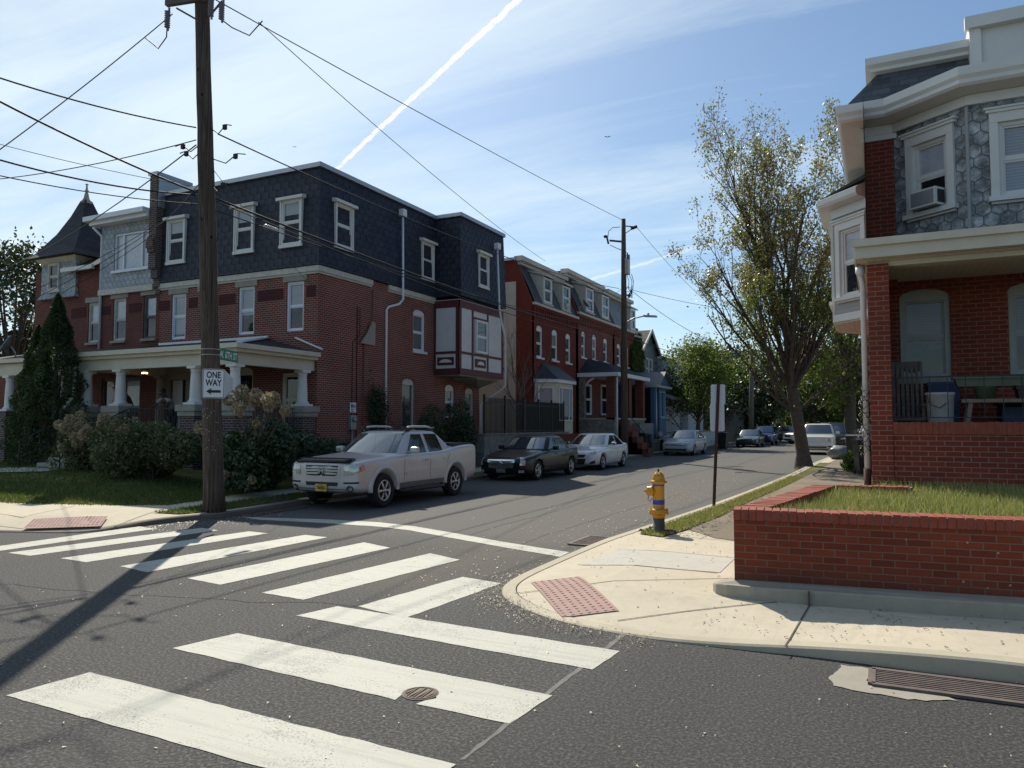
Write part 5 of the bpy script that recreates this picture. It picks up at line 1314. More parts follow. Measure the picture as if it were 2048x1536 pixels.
# ================================================================== brick garden wall with concrete footing
GW0 = Vector((-1.37, 7.93, 0)); GWU = Vector((.994, .109, 0)).normalized(); GWS = (Vector((-.85, 11.6, 0)) - GW0).normalized()
gwn = GWU.cross(Vector((0, 0, 1)))           # faces the camera
gw = thing('garden_wall', GW0, 'low red brick garden wall with brick cap and concrete footing round the grassy yard', 'wall')
mb = MB(); L1, L2, T = 11.5, (Vector((-.85, 11.6, 0)) - GW0).length, .2
a = GW0; b = GW0 + GWU * L1; c = b - gwn * T; e = GW0 + GWS * L2
poly = [a, b, b - gwn * T, a - gwn * T + GWU * T, e + GWU * T, e]
mb.prism([(p.x, p.y) for p in poly], .02, .875); mb.prism([(p.x, p.y) for p in [e, e + GWU * 1.0, e + GWU * 1.0 + GWS * .2, e + GWS * .2]], .02, .875)
mb.build('brick_wall', 'brick_garden', gw)
def brick_cap(name, O, U, V, L, z0, h, dep, parent, over=.03, w=.066, gap=.010, seed=1, off=0.0):
    """a row of bricks on edge; V points from the front face inwards"""
    rng = random.Random(seed); mb = MB(); k = 0; u = off
    U = Vector(U); V = Vector(V); O = Vector(O)
    while u + w < L:
        j = rng.uniform(-.006, .006); hh = h + rng.uniform(-.004, .004)
        cc = O + U * (u + w / 2) + V * (dep / 2 - over + j) + Vector((0, 0, z0 + hh / 2))
        mb.obox(cc, U * (w / 2), V * (dep / 2), Vector((0, 0, hh / 2)), 0)
        u += w + gap + rng.uniform(-.002, .003)
    cc = O + U * ((off + L) / 2) + V * (dep / 2 - over) + Vector((0, 0, z0 + h / 2 - .004))
    mb.obox(cc, U * ((L - off) / 2 - .01), V * (dep / 2 - .012), Vector((0, 0, h / 2 - .008)), 1)
    return mb.build(name, ['brick_cap', 'mortar'], parent)
brick_cap('wall_cap', GW0, GWU, -gwn, L1, .877, .105, .29, gw, seed=3)
brick_cap('wall_cap', GW0 + GWS * .27, GWS, GWU, L2 - .27, .877, .105, .29, gw, seed=4)
brick_cap('wall_cap', e + GWU * .27, GWU, GWS, .95, .877, .105, .25, gw, seed=5)
mb = MB()
pts = [(-1.6, 7.98), (-1.54, 7.83), (-1.42, 7.74), (-1.2, 7.70), (-.65, 7.73), (1.15, 7.95), (10, 8.95), (10, 9.25), (1.1, 8.22), (-1.3, 7.96), (-1.4, 8.15), (-1.55, 8.12)]
mb.prism(pts, -.02, [.21, .24, .255, .262, .268, .275, .29, .295, .285, .27, .25, .22]); ft = mb.build('footing', 'footing', gw)
bv = ft.modifiers.new('bevel', 'BEVEL'); bv.width = .018; bv.segments = 2; bv.limit_method = 'ANGLE'
mb = MB(); mb.box((-.655, 7.68, .05), (-.643, 7.75, .262)); mb.build('footing_joint', 'joint', gw)

# ================================================================== right-hand brick house
HR = thing('brick_house', (2.0, 16, .8), 'red brick corner house on the right with hexagonal slate bay and deep front porch', 'house')
PY, BY, UY = 13.2, 15.3, 15.0
X0 = -.14
mb = MB()
# porch back wall with arched windows, side wall, upper pier
mb.wall((0, BY, 0), XU, rect(X0 + .02, 9, .5, 4.6), [arch(.36, 1.15, 2.66, 4.28, .13), arch(2.02, 2.85, 2.66, 4.28, .13), rect(3.9, 4.9, 1.4, 3.9)], .14)
mb.wall((X0, 0, 0), -YU, rect(-24, -PY - .4, -.05, 7.5), [], .1)
mb.box((X0 + .01, UY, 4.3), (.33, UY + .3, 7.05))
mb.quad((9, BY, -.05), (9, 24, -.05), (9, 24, 7.5), (9, BY, 7.5)); mb.quad((9, 24, -.05), (X0, 24, -.05), (X0, 24, 7.5), (9, 24, 7.5))
mb.build('wall', 'brick_right', HR)
mb = MB()
mb.box((X0, PY, -.05), (.17, PY + .34, 4.4)); mb.box((6.4, PY, -.05), (6.75, PY + .34, 4.4)); mb.pieces('porch_pier', 'brick_right', HR)
mb = MB(); mb.box((.17, PY + .03, -.05), (6.4, PY + .26, 1.69)); mb.box((X0 + .02, PY + .34, -.05), (X0 + .24, BY, 1.69)); mb.build('porch_wall', 'brick_right', HR)
brick_cap('porch_wall_cap', (.175, PY + .03, 0), XU, YU, 6.2, 1.69, .19, .27, HR, over=.02, w=.068, gap=.011, seed=8)
mb = MB(); mb.box((X0 + .24, PY + .26, 1.2), (6.4, BY - .005, 1.32)); mb.build('porch_floor', 'wood_grey', HR)
mb = MB(); mb.box((X0 - .1, PY - .05, 4.44), (9, BY - .003, 4.5)); mb.build('porch_ceiling', 'soffit', HR)
mb = MB()   # fascia, gutter and side return of the porch roof
mb.box((X0 - .16, PY - .26, 4.46), (9, PY - .06, 4.72)); mb.box((X0 - .2, PY - .32, 4.64), (9, PY - .26, 4.755)); mb.box((X0 - .16, PY - .06, 4.46), (X0 - .02, 16.2, 4.70))
mb.box((X0 + .0, PY + .04, 4.36), (9, PY + .3, 4.44)); mb.box((X0 - .18, PY - .04, 4.44), (X0 - .16, 16.2, 4.72))
mb.build('porch_fascia', 'cream', HR)
mb = MB(); mb.add([(X0 - .2, PY - .32, 4.757), (9, PY - .32, 4.757), (9, UY + .2, 4.98), (X0 - .2, UY + .2, 4.98)], [(0, 1, 2, 3)], 0, False); mb.build('porch_roof', 'shingle', HR)
for (a, b, z0, z1) in ((.36, 1.15, 2.66, 4.28), (2.02, 2.85, 2.66, 4.28)):
    window(HR, (0, BY, 0), XU, a, b, z0, z1, arc=.13, frame='grey_trim', fw=.085, blind='blind_dark', bfrac=.5, sill='stone')
for (a, b) in ((.36, 1.15), (2.02, 2.85)):
    mb = MB(); arch_bricks(mb, (0, BY, 0), XU, a - .03, b + .03, 4.3, .13, .2, 15); mb.build('brick_arch', 'brick_right', HR)
mb = MB(); mb.box((3.9, BY + .1, 1.32), (4.9, BY + .14, 3.9)); mb.build('front_door', 'wood_door', HR)
# slate-hung bay on the upper floor
A = Vector((.33, UY + .02, 0)); B = Vector((1.40, 14.22, 0)); Cc = Vector((3.3, 14.22, 0)); D = Vector((4.4, UY, 0))
u1 = (B - A).normalized(); l1 = (B - A).length
mb = MB(); mb.wall(A, u1, rect(0, l1, 4.6, 7.12), [rect(.37, 1.0, 5.52, 6.74)], .14); mb.wall(B, XU, rect(0, Cc.x - B.x, 4.6, 7.12), [rect(.42, 1.4, 5.52, 6.74)], .14)
u3 = (D - Cc).normalized(); mb.wall(Cc, u3, rect(0, (D - Cc).length, 4.6, 7.12), [], .1); mb.wall(D, XU, rect(0, 4.6, 4.6, 7.12), [], .1)
bay = mb.build('slate_bay', 'hex', HR)
def cased_window(parent, O, U, a, b, z0, z1, **k):
    w = window(parent, O, U, a, b, z0, z1, sill=False, frame='white', depth=.05, fw=.06, **k)
    O = Vector(O); U = Vector(U).normalized(); N = U.cross(Vector((0, 0, 1))); Z = Vector((0, 0, 1)); P = lambda u, z, n: O + U * u + Z * z + N * n
    mb = MB(); c = .12
    for (p, q) in ((a - c, a), (b, b + c)): mb.obox(P((p + q) / 2, (z0 + z1) / 2, .02), U * (q - p) / 2, N * .035, Z * (z1 - z0) / 2)
    mb.obox(P((a + b) / 2, z1 + .08, .022), U * ((b - a) / 2 + c), N * .037, Z * .08); mb.obox(P((a + b) / 2, z1 + .185, .035), U * ((b - a) / 2 + c + .05), N * .055, Z * .025); mb.obox(P((a + b) / 2, z1 + .225, .045), U * ((b - a) / 2 + c + .08), N * .07, Z * .015)
    mb.obox(P((a + b) / 2, z0 - .04, .045), U * ((b - a) / 2 + c + .04), N * .07, Z * .04); mb.obox(P((a + b) / 2, z0 - .1, .02), U * ((b - a) / 2 + c), N * .035, Z * .02)
    mb.build('casing', 'white', w); return w
w1 = cased_window(bay, A, u1, .37, 1.0, 5.52, 6.74, blind='curtain', bfrac=.5)
cased_window(bay, B, XU, .42, 1.4, 5.52, 6.74, blind='blind', bfrac=.98)
n1 = u1.cross(Vector((0, 0, 1)))
ac = thing('air_conditioner', A + u1 * .68 + Vector((0, 0, 5.55)), 'white window air conditioner sticking out of the slate bay window', 'air conditioner')
c0 = A + u1 * .68
mb = MB(); mb.obox(c0 + n1 * .09 + Vector((0, 0, 5.70)), u1 * .24, n1 * .16, (0, 0, .15)); mb.build('case', 'white', ac)
mb = MB(); mb.obox(c0 + n1 * .252 + Vector((0, 0, 5.70)), u1 * .205, n1 * .006, (0, 0, .118)); mb.build('grille', 'grey_metal', ac)
mb = MB()
for k in range(9): mb.obox(c0 + n1 * (.02 + .022 * k - .0) + u1 * .242 + Vector((0, 0, 5.70)), u1 * .004, n1 * .006, (0, 0, .11))
mb.build('vent', 'black_plastic', ac)
# corner board, frieze, cornice, mansard, parapet
mb = MB(); mb.obox(B + Vector((-.0, -.0, 5.86)), (.02, -.012, 0), (.012, .02, 0), (0, 0, 1.26)); mb.build('corner_board', 'grey_trim', HR)
def follow(mb, path, prof, closed=False):
    """sweep a profile [(out, z)] along a plan path; out is to the right of travel"""
    n = len(path); P = [Vector(p) for p in path]; rows = []
    for i in range(n):
        a = (P[i] - P[i - 1]).normalized() if i else None; b = (P[i + 1] - P[i]).normalized() if i < n - 1 else None
        na = Vector((a.y, -a.x)) if a else None; nb = Vector((b.y, -b.x)) if b else None
        m = na if nb is None else nb if na is None else (na + nb) / max((na + nb).dot(nb), .2)
        rows.append([(P[i].x + m.x * o, P[i].y + m.y * o, z) for o, z in prof])
    k = len(prof); vs = [v for r in rows for v in r]
    fs = [(i * k + j, (i + 1) * k + j, (i + 1) * k + (j + 1) % k, i * k + (j + 1) % k) for i in range(n - 1) for j in range(k)]
    fs += [list(range(k - 1, -1, -1)), [(n - 1) * k + j for j in range(k)]]
    mb.add(vs, fs, 0, False)
line = [(X0, 24), (X0, UY), (.33, UY), (B.x, B.y), (Cc.x, Cc.y), (D.x, D.y), (9, UY)]
mb = MB(); follow(mb, line, [(0, 7.1), (.06, 7.1), (.06, 7.26), (0, 7.26)]); follow(mb, line, [(0, 7.262), (.38, 7.30), (.42, 7.34), (.42, 7.40), (.46, 7.46), (.46, 7.60), (0, 7.66)])
mb.box((X0 - .03, UY - .05, 7.0), (.38, UY + .3, 7.10)); mb.build('cornice', 'white', HR)
mb = MB(); follow(mb, [(X0, 24), (X0, UY), (9, UY)], [(.3, 7.62), (.3, 7.63), (-.35, 8.5), (-.36, 8.48)]); mb.build('mansard_roof', 'slate_right', HR)
mb = MB(); ln2 = [(X0, 24), (X0, UY), (1.55, UY)]; follow(mb, ln2, [(-.5, 8.25), (-.12, 8.36), (-.12, 8.42), (-.04, 8.47), (-.04, 8.60), (-.5, 8.68)])
mb.box((1.55, UY + .02, 7.7), (9, UY + .5, 8.85)); mb.box((1.48, UY - .12, 8.72), (9, UY + .02, 8.93)); mb.box((1.55, UY - .05, 8.05), (1.72, UY + .02, 8.72)); mb.build('parapet', 'white', HR)
mb = MB(); mb.prism([(X0 + .3, UY + .4), (9, UY + .4), (9, 24), (X0 + .3, 24)], 8.5, 8.6); mb.build('flat_roof', 'shingle', HR)
# sided bay on the street side
sb = [(X0, 17.3), (-.87, 18.05), (-.87, 19.8), (X0, 20.6)]
mb = MB(); S0 = Vector((X0, 17.3, 0)); S1 = Vector((-.87, 18.05, 0)); uS = (S0 - S1).normalized(); lS = (S0 - S1).length
mb.wall(S1, uS, rect(0, lS, 4.2, 6.6), [rect(.25, .88, 4.62, 6.1)], .1)
uS2 = -YU; mb.wall((-.87, 19.8, 0), uS2, rect(0, 1.75, 4.2, 6.6), [rect(.4, 1.3, 4.62, 6.1)], .1)
uS3 = (Vector((-.87, 19.8, 0)) - Vector((X0, 20.6, 0))).normalized(); mb.wall((X0, 20.6, 0), uS3, rect(0, 1.085, 4.2, 6.6), [], .1)
sbay = mb.build('side_bay', 'siding_grey', HR)
cased_window(sbay, S1, uS, .25, .88, 4.62, 6.1, blind='curtain', bfrac=.5); cased_window(sbay, (-.87, 19.8, 0), uS2, .4, 1.3, 4.62, 6.1)
mb = MB(); mb.prism([(X0 - .01, 17.32), (-.86, 18.06), (-.86, 19.79), (X0 - .01, 20.58)], 4.06, 4.2); mb.build('bay_floor', 'soffit', sbay)
ls = [(X0, 20.6), (-.87, 19.8), (-.87, 18.05), (X0, 17.3)]
mb = MB(); follow(mb, ls[::-1], [(0, 4.1), (-.03, 4.1), (-.03, 4.26), (0, 4.26)]); follow(mb, ls[::-1], [(0, 6.42), (-.03, 6.42), (-.03, 6.62), (0, 6.62)]); follow(mb, ls[::-1], [(.0, 6.62), (-.26, 6.66), (-.30, 6.72), (-.30, 6.84), (0, 6.98)])
mb.box((-.9, 18.02, 4.2), (-.85, 18.08, 6.5)); mb.build('bay_trim', 'white', sbay)
mb = MB(); mb.prism([(X0, 17.0), (-1.1, 17.95), (-1.1, 19.95), (X0, 20.9)], [6.98, 6.86, 6.86, 6.98], [7.06, 6.88, 6.88, 7.06]); mb.build('bay_roof', 'shingle', sbay)
mb = MB(); mb.tube([(X0 - .1, PY + .25, 4.45), (X0 - .1, PY + .3, 4.3), (X0 - .07, PY + .42, 4.15), (X0 - .07, PY + .45, 1.1)], .048, 10); mb.lathe((X0 - .1, PY + .27, 4.28), [(.05, 0), (.075, .05), (.075, .14)], 10); mb.build('downspout', 'white_cool', HR)
mb = MB(); mb.tube([(X0 - .07, PY + .45, 1.12), (X0 - .07, PY + .45, .5)], .06, 10); mb.build('drain_pipe', 'rust', HR)
# iron railing on the porch wall
mb = MB(); yR = PY + .12
mb.bar((.17, yR, 2.58), (6.4, yR, 2.58), .022); mb.bar((.17, yR, 1.95), (6.4, yR, 1.95), .014)
for k in range(26): mb.bar((.22 + k * .24, yR, 1.95), (.22 + k * .24, yR, 2.58), .012)
mb.build('porch_railing', 'black', HR)
# coil of wire hung on the downspout
mb = MB(); rng_ = random.Random(5); pts = []
for k in range(170):
    t = k / 169; r = .10 + .05 * math.sin(k * .9) + rng_.uniform(-.02, .02); an = k * .62
    pts.append((X0 - .07 + r * math.cos(an) * .9, PY + .40 + r * math.sin(an), 2.45 - 1.12 * t + .05 * math.sin(k * 1.7)))
mb.tube(pts, .006, 5)
tag(mb.build('wire_coil', 'black'), 'tangle of black wire coiled round the white downspout of the right house', 'wire')
# ---- clutter on the porch
def rot(p, a): return (p[0] * math.cos(a) - p[1] * math.sin(a), p[0] * math.sin(a) + p[1] * math.cos(a))
rc = thing('rocking_chair', (.42, 14.0, 1.32), 'weathered grey wooden rocking chair beside the brick pier of the porch', 'chair')
bx, by, bz = .42, 14.0, 1.32
for s in (-.21, .21):
    mb = MB(); mb.tube([(bx + s, by - .42, bz + .12), (bx + s, by - .2, bz + .03), (bx + s, by + .1, bz + .01), (bx + s, by + .4, bz + .08), (bx + s, by + .55, bz + .18)], .02, 6); mb.build('rocker', 'wood_grey', rc)
for s in (-.21, .21):
    mb = MB(); mb.bar((bx + s, by - .2, bz + .05), (bx + s, by - .2, bz + .62), .04); mb.build('leg', 'wood_grey', rc)
    mb = MB(); mb.bar((bx + s, by + .15, bz + .04), (bx + s, by + .05, bz + .45), .04); mb.bar((bx + s, by + .05, bz + .45), (bx + s, by + .3, bz + 1.38), .04); mb.build('back_post', 'wood_grey', rc)
    mb = MB(); mb.bar((bx + s, by - .28, bz + .64), (bx + s, by + .16, bz + .66), .07, .025); mb.build('armrest', 'wood_grey', rc)
mb = MB(); mb.bbox((bx - .24, by - .25, bz + .38), (bx + .24, by + .1, bz + .42), .01); mb.build('seat', 'wood_grey', rc)
mb = MB()
for k in range(5): mb.bar((bx - .14 + .07 * k, by + .08, bz + .45), (bx - .14 + .07 * k, by + .3, bz + 1.28), .045, .015)
mb.obox((bx, by + .32, bz + 1.3), (.23, 0, 0), (0, .012, .004), (0, -.02, .08)); mb.build('backrest', 'wood_grey', rc)
M['bin_blue'] = plain('bin_blue', (.018, .035, .10), .5); M['bucket'] = plain('bucket_grey', (.36, .36, .37), .55, var=.2, vs=7); M['planter_green'] = plain('planter_green', (.085, .105, .07), .6); M['old_wood'] = plain('old_wood', (.2, .16, .12), .9, var=.4, vs=8)
def tapered(parent, name, c, w, d, h, k, mat, lid=0):
    mb = MB(); x, y, z = c
    A_ = [(x - w * k, y - d * k), (x + w * k, y - d * k), (x + w * k, y + d * k), (x - w * k, y + d * k)]; B_ = [(x - w, y - d), (x + w, y - d), (x + w, y + d), (x - w, y + d)]
    mb.add([(p[0], p[1], z) for p in A_] + [(p[0], p[1], z + h) for p in B_] + [(x + (p[0] - x) * .94, y + (p[1] - y) * .94, z + h) for p in B_] + [(x + (p[0] - x) * .94, y + (p[1] - y) * .94, z + h * .2) for p in A_],
           [(3, 2, 1, 0)] + [(i, (i + 1) % 4, 4 + (i + 1) % 4, 4 + i) for i in range(4)] + [(4 + i, 4 + (i + 1) % 4, 8 + (i + 1) % 4, 8 + i) for i in range(4)] + [(8 + i, 8 + (i + 1) % 4, 12 + (i + 1) % 4, 12 + i) for i in range(4)] + [(12, 13, 14, 15)], 0, False)
    mb.box((x - w - .015, y - d - .015, z + h - .05), (x + w + .015, y + d + .015, z + h - .02))
    return mb.build(name, mat, parent)
o = tapered(None, 'storage_bin', (.98, 14.9, 1.32), .24, .2, 1.05, .85, 'bin_blue'); tag(o, 'dark blue plastic bin standing behind the pale bucket on the right porch', 'bin')
bk = thing('bucket', (.86, 13.75, 1.32), 'pale grey bucket with wire handle on the right porch, beside the rocking chair', 'bucket')
mb = MB(); mb.lathe((.86, 13.75, 1.32), [(.16, 0), (.165, .02), (.2, .78), (.215, .79), (.215, .83), (.195, .83), (.16, .1), (.05, .1)], 24); mb.build('body', 'bucket', bk)
mb = MB(); mb.tube([(.86 - .2, 13.6, 2.12), (.86 - .15, 13.54, 1.96), (.86 - .02, 13.52, 1.9), (.86 + .08, 13.55, 1.98)], .006, 6); mb.build('handle', 'black', bk)
pt = thing('planter_table', (1.75, 13.9, 1.32), 'weathered wooden table with splayed legs on the right porch under the planter box', 'table')
mb = MB(); mb.bbox((1.15, 13.7, 1.98), (2.7, 14.2, 2.04), .01); mb.build('tabletop', 'old_wood', pt)
for (x, y, dx) in ((1.28, 13.75, -.1), (1.28, 14.15, -.1), (2.6, 13.75, .1), (2.6, 14.15, .1)):
    mb = MB(); mb.bar((x + dx, y, 1.32), (x, y, 1.98), .06); mb.build('leg', 'old_wood', pt)
o = tapered(None, 'planter_box', (1.62, 13.9, 2.24), .56, .16, .17, .9, 'planter_green'); tag(o, 'long grey green planter box raised on a pot on the porch table', 'planter')
mb = MB(); mb.lathe((1.5, 13.95, 2.04), [(.12, 0), (.16, .17), (.18, .18), (.18, .20)], 16); tag(mb.build('flower_pot', 'planter_green'), 'grey green pot holding up the long planter box on the right porch', 'pot')
o = tapered(None, 'planter_box', (2.2, 13.95, 2.04), .3, .18, .2, .9, 'black_plastic'); tag(o, 'dark planter box at the far end of the porch table', 'planter')
mb = MB()
rr = random.Random(2)
for k in range(9):
    z = 1.36 + k * .075; mb.obox((.72 + rr.uniform(-.06, .06), 14.35 + rr.uniform(-.05, .05), z), (.33, rr.uniform(-.08, .08), rr.uniform(-.02, .02)), (0, .06, 0), (0, 0, .02))
tag(mb.build('lumber_pile', 'old_wood'), 'heap of old boards and sticks behind the rocking chair on the right porch', 'lumber')
mb = MB(); mb.bbox((1.75, 14.3, 1.32), (2.9, 14.9, 1.95), .03); mb.bbox((1.7, 14.28, 1.95), (2.95, 14.92, 2.02), .02); tag(mb.build('storage_chest', 'bin_blue'), 'dark storage chest behind the table on the right porch', 'chest')
_p = {'rocking_chair', 'storage_bin', 'bucket', 'planter_table', 'planter_box', 'flower_pot', 'lumber_pile', 'storage_chest'}
for o in scene.objects:
    if o.parent is None and o.name.split('.')[0] in _p: o.location.z += .2
# ------------------------------------------------------------------ vehicles
def paint(name, col, metal=0.0, rough=0.35, flake=0.06, coat=.7, dust=.5):
    t = NT(name); co = t.coord()
    d = t.noise(co, 2.2, 5, 0.6)
    c = t.mix(t.math('MULTIPLY_ADD', d, 1.4, -0.35, clamp=True), mul(col, 1 - flake), mul(col, 1 + flake))
    s = t.add('ShaderNodeSeparateXYZ'); t.l.new(co, s.inputs[0])
    low = t.math('MULTIPLY', t.math('SUBTRACT', 0.55, s.outputs[2]), 1.6, clamp=True)        # road dust low on the body
    c = t.mix(t.math('MULTIPLY', t.math('MULTIPLY', low, d), dust), c, (0.16, 0.14, 0.115))
    return t.fin(c, rough, metal, 0.5, coat=coat)
M['p_silver'] = paint('paint_silver', (0.56, 0.535, 0.52), 0.35, 0.42, .06, .35)
M['p_silver2'] = paint('paint_silver_sedan', (0.40, 0.42, 0.45), 0.3, 0.45, .06, .4)
M['p_black'] = paint('paint_black', (0.005, 0.005, 0.006), 0.0, 0.35, coat=.3, dust=.05)
M['p_black'].node_tree.nodes['Principled BSDF'].inputs['Specular IOR Level'].default_value = .25
M['p_white'] = paint('paint_white', (0.74, 0.74, 0.74), 0.0, 0.35, .03)
M['p_green'] = paint('paint_dark_green', (0.016, 0.030, 0.030), 0.2, 0.3, dust=.08)
M['p_blue'] = paint('paint_blue', (0.02, 0.035, 0.16), 0.3, 0.3)
M['p_grey'] = paint('paint_grey', (0.10, 0.105, 0.115), 0.4, 0.35)
M['p_dark'] = paint('paint_dark', (0.02, 0.024, 0.022), 0.1, 0.35, dust=.08)
M['car_glass'] = glass_mat('car_glass', (0.010, 0.012, 0.014), 0.02, 0.9)
M['shield'] = glass_mat('windscreen_glass', (0.035, 0.042, 0.046), 0.02, 1.0)
_n = M['shield'].node_tree.nodes['Principled BSDF']; _n.inputs['Coat Weight'].default_value = 1; _n.inputs['Coat IOR'].default_value = 2.1
M['lamp_glass'] = plain('lamp_glass', (0.50, 0.50, 0.47), 0.08, 0.3, coat=1.0, var=0.35, vs=14)
M['amber'] = plain('amber', (0.5, 0.17, 0.02), 0.15, coat=1.0)
M['red_lamp'] = plain('red_lamp', (0.45, 0.02, 0.015), 0.15, coat=1.0)
M['trim_dark'] = plain('trim_dark', (0.02, 0.02, 0.021), 0.6)
M['trim_grey'] = plain('trim_grey', (0.16, 0.16, 0.165), 0.6)
M['plate_yellow'] = plain('plate_yellow', (0.62, 0.42, 0.07), 0.5)
def evaluate(ob):
    dg = bpy.context.evaluated_depsgraph_get(); dg.update()
    return bpy.data.meshes.new_from_object(ob.evaluated_get(dg))
def smooth_mesh(vs, fs, levels=2, cutters=()):
    me = bpy.data.meshes.new('t'); me.from_pydata([tuple(v) for v in vs], [], fs); me.materials.append(None); me.materials.append(None)
    bm = bmesh.new(); bm.from_mesh(me); bmesh.ops.recalc_face_normals(bm, faces=bm.faces); bm.to_mesh(me); bm.free()
    ob = bpy.data.objects.new('t', me); COL.objects.link(ob)
    md = ob.modifiers.new('s', 'SUBSURF'); md.levels = levels; md.render_levels = levels
    cs = []
    for (c, r, y0, y1) in cutters:
        m2 = MB(); m2.cm = 1; n = 28
        vs2 = [(c[0] + r * math.cos(2 * math.pi * k / n), y, c[1] + r * math.sin(2 * math.pi * k / n)) for y in (y0, y1) for k in range(n)]
        m2.add(vs2, [list(range(n)), [n + k for k in range(n - 1, -1, -1)]] + [((k + 1) % n, k, n + k, n + (k + 1) % n) for k in range(n)], 1, False)
        cm = bpy.data.meshes.new('c'); cm.from_pydata(m2.v, [], m2.f); cm.materials.append(None); cm.materials.append(None); cm.polygons.foreach_set('material_index', [1] * len(cm.polygons))
        bm = bmesh.new(); bm.from_mesh(cm); bmesh.ops.recalc_face_normals(bm, faces=bm.faces); bm.to_mesh(cm); bm.free()
        co = bpy.data.objects.new('c', cm); COL.objects.link(co); cs.append(co)
        b = ob.modifiers.new('b', 'BOOLEAN'); b.operation = 'DIFFERENCE'; b.object = co; b.solver = 'EXACT'
    res = evaluate(ob)
    for o in cs + [ob]: bpy.data.objects.remove(o)
    res.polygons.foreach_set('use_smooth', [True] * len(res.polygons))
    return res
def link_mesh(name, me, mats, parent):
    me.materials.clear()
    for m in mats: me.materials.append(M[m])
    me.name = name
    o = bpy.data.objects.new(name, me); COL.objects.link(o); o.parent = parent; return o
def bvh_of(me): return BVHTree.FromPolygons([v.co[:] for v in me.vertices], [list(p.vertices) for p in me.polygons])
def decal(name, bvhs, poly, base, ax, ay, d, mat, parent, off=0.006, step=0.1, thick=0.0):
    """polygon in the plane (base, ax, ay), projected along d onto the bodywork"""
    ax = Vector(ax).normalized(); ay = Vector(ay).normalized(); d = Vector(d).normalized(); base = Vector(base)
    P = [Vector(p) for p in poly]; pts = []; n = len(P)
    for i in range(n):
        a, b = P[i], P[(i + 1) % n]; m = max(1, int((b - a).length / step))
        for k in range(m): pts.append(a + (b - a) * (k / m))
    nb = len(pts); edges = [(i, (i + 1) % nb) for i in range(nb)]
    xs = [p.x for p in pts]; ys = [p.y for p in pts]; pl = [(p.x, p.y) for p in pts]
    x = min(xs) + step / 2
    while x < max(xs):
        y = min(ys) + step / 2
        while y < max(ys):
            if in_poly(x, y, pl) and min((Vector((x, y)) - q).length for q in pts) > step * .4: pts.append(Vector((x, y)))
            y += step
        x += step
    V, E_, F, *_ = delaunay_2d_cdt(pts, edges, [], 1, 1e-5)
    out = []
    for v in V:
        o = base + ax * v.x + ay * v.y - d * 4; best = None
        for bv in bvhs:
            h = bv.ray_cast(o, d, 12)
            if h[0] is not None and (best is None or h[3] < best[1]): best = (h[0], h[3], h[1])
        if best is None: out.append(None); continue
        nn = best[2] if best[2].dot(d) < 0 else -best[2]
        out.append(best[0] + nn * off)
    mb = MB(); idx = {}
    vs = []
    for i, p in enumerate(out):
        if p is not None: idx[i] = len(vs); vs.append(p)
    fs = []
    for f in F:
        if all(i in idx for i in f):
            a, b, c = (out[i] for i in f[:3])
            if max((a - b).length, (b - c).length, (a - c).length) > 4 * step + .1: continue
            fs.append([idx[i] for i in (f if (b - a).cross(c - a).dot(d) < 0 else f[::-1])])
    if not fs: return None
    mb.add(vs, fs, 0, True); return mb.build(name, mat, parent, local=True)
def ribbon(pts, w):
    L = offset_path(pts, w / 2); Rr = offset_path(pts, -w / 2); return [Vector(p) for p in L] + [Vector(p) for p in Rr[::-1]]
_wheels = {}
def make_wheel(parent, x, y, r, wid, side, nsp=6, rim='alloy', rf=.66):
    mb = MB(); a = wid / 2
    prof = [(r * rf, -a * .8), (r * .8, -a), (r * .94, -a * .95), (r, -a * .6), (r, a * .6), (r * .94, a * .95), (r * .8, a), (r * rf, a * .8)]
    w = bpy.data.objects.new('wheel', None); COL.objects.link(w); w.parent = parent; w.location = (x, y, r); w.empty_display_size = .1
    key = (round(r, 3), side, nsp, rim, rf)
    if key not in _wheels:
        mb.lathe((0, 0, 0), prof, 30, 'y', cap=False); t = mb.build('tyre', 'rubber', w, local=True)
        mb = MB(); R0 = r * rf; s = side
        mb.cm = 0; mb.lathe((0, 0, 0), [(R0 * 1.0, -a * .7), (R0 * 1.03, s * a * .8), (R0 * .93, s * a * .88), (R0 * .88, s * a * .6)], 30, 'y', cap=False)
        for k in range(nsp):
            t0 = 2 * math.pi * k / nsp; c, sn = math.cos(t0), math.sin(t0)
            rad = Vector((c, 0, sn)); tan = Vector((-sn, 0, c)); nY = Vector((0, s, 0))
            for wv, ra, rb in ((.17, .16, .55), (.24, .5, .93)):
                mb.obox(rad * R0 * (ra + rb) / 2 + nY * a * .74, rad * R0 * (rb - ra) / 2, tan * R0 * wv / 2 * (1.2 if nsp < 6 else .9), nY * .018)
        mb.lathe((0, s * a * .70, 0), [(R0 * .25, 0), (R0 * .25, s * .03), (R0 * .15, s * .045)], 14, 'y')
        mb.cm = 1; mb.lathe((0, s * a * .35, 0), [(.01, 0), (R0 * .98, 0)], 24, 'y', cap=False)
        rm = mb.build('rim', [rim, 'trim_dark'], w, local=True, fixn=False)
        _wheels[key] = (t.data, rm.data)
    else:
        for nm, me in zip(('tyre', 'rim'), _wheels[key]):
            o = bpy.data.objects.new(nm, me); COL.objects.link(o); o.parent = w
    return w
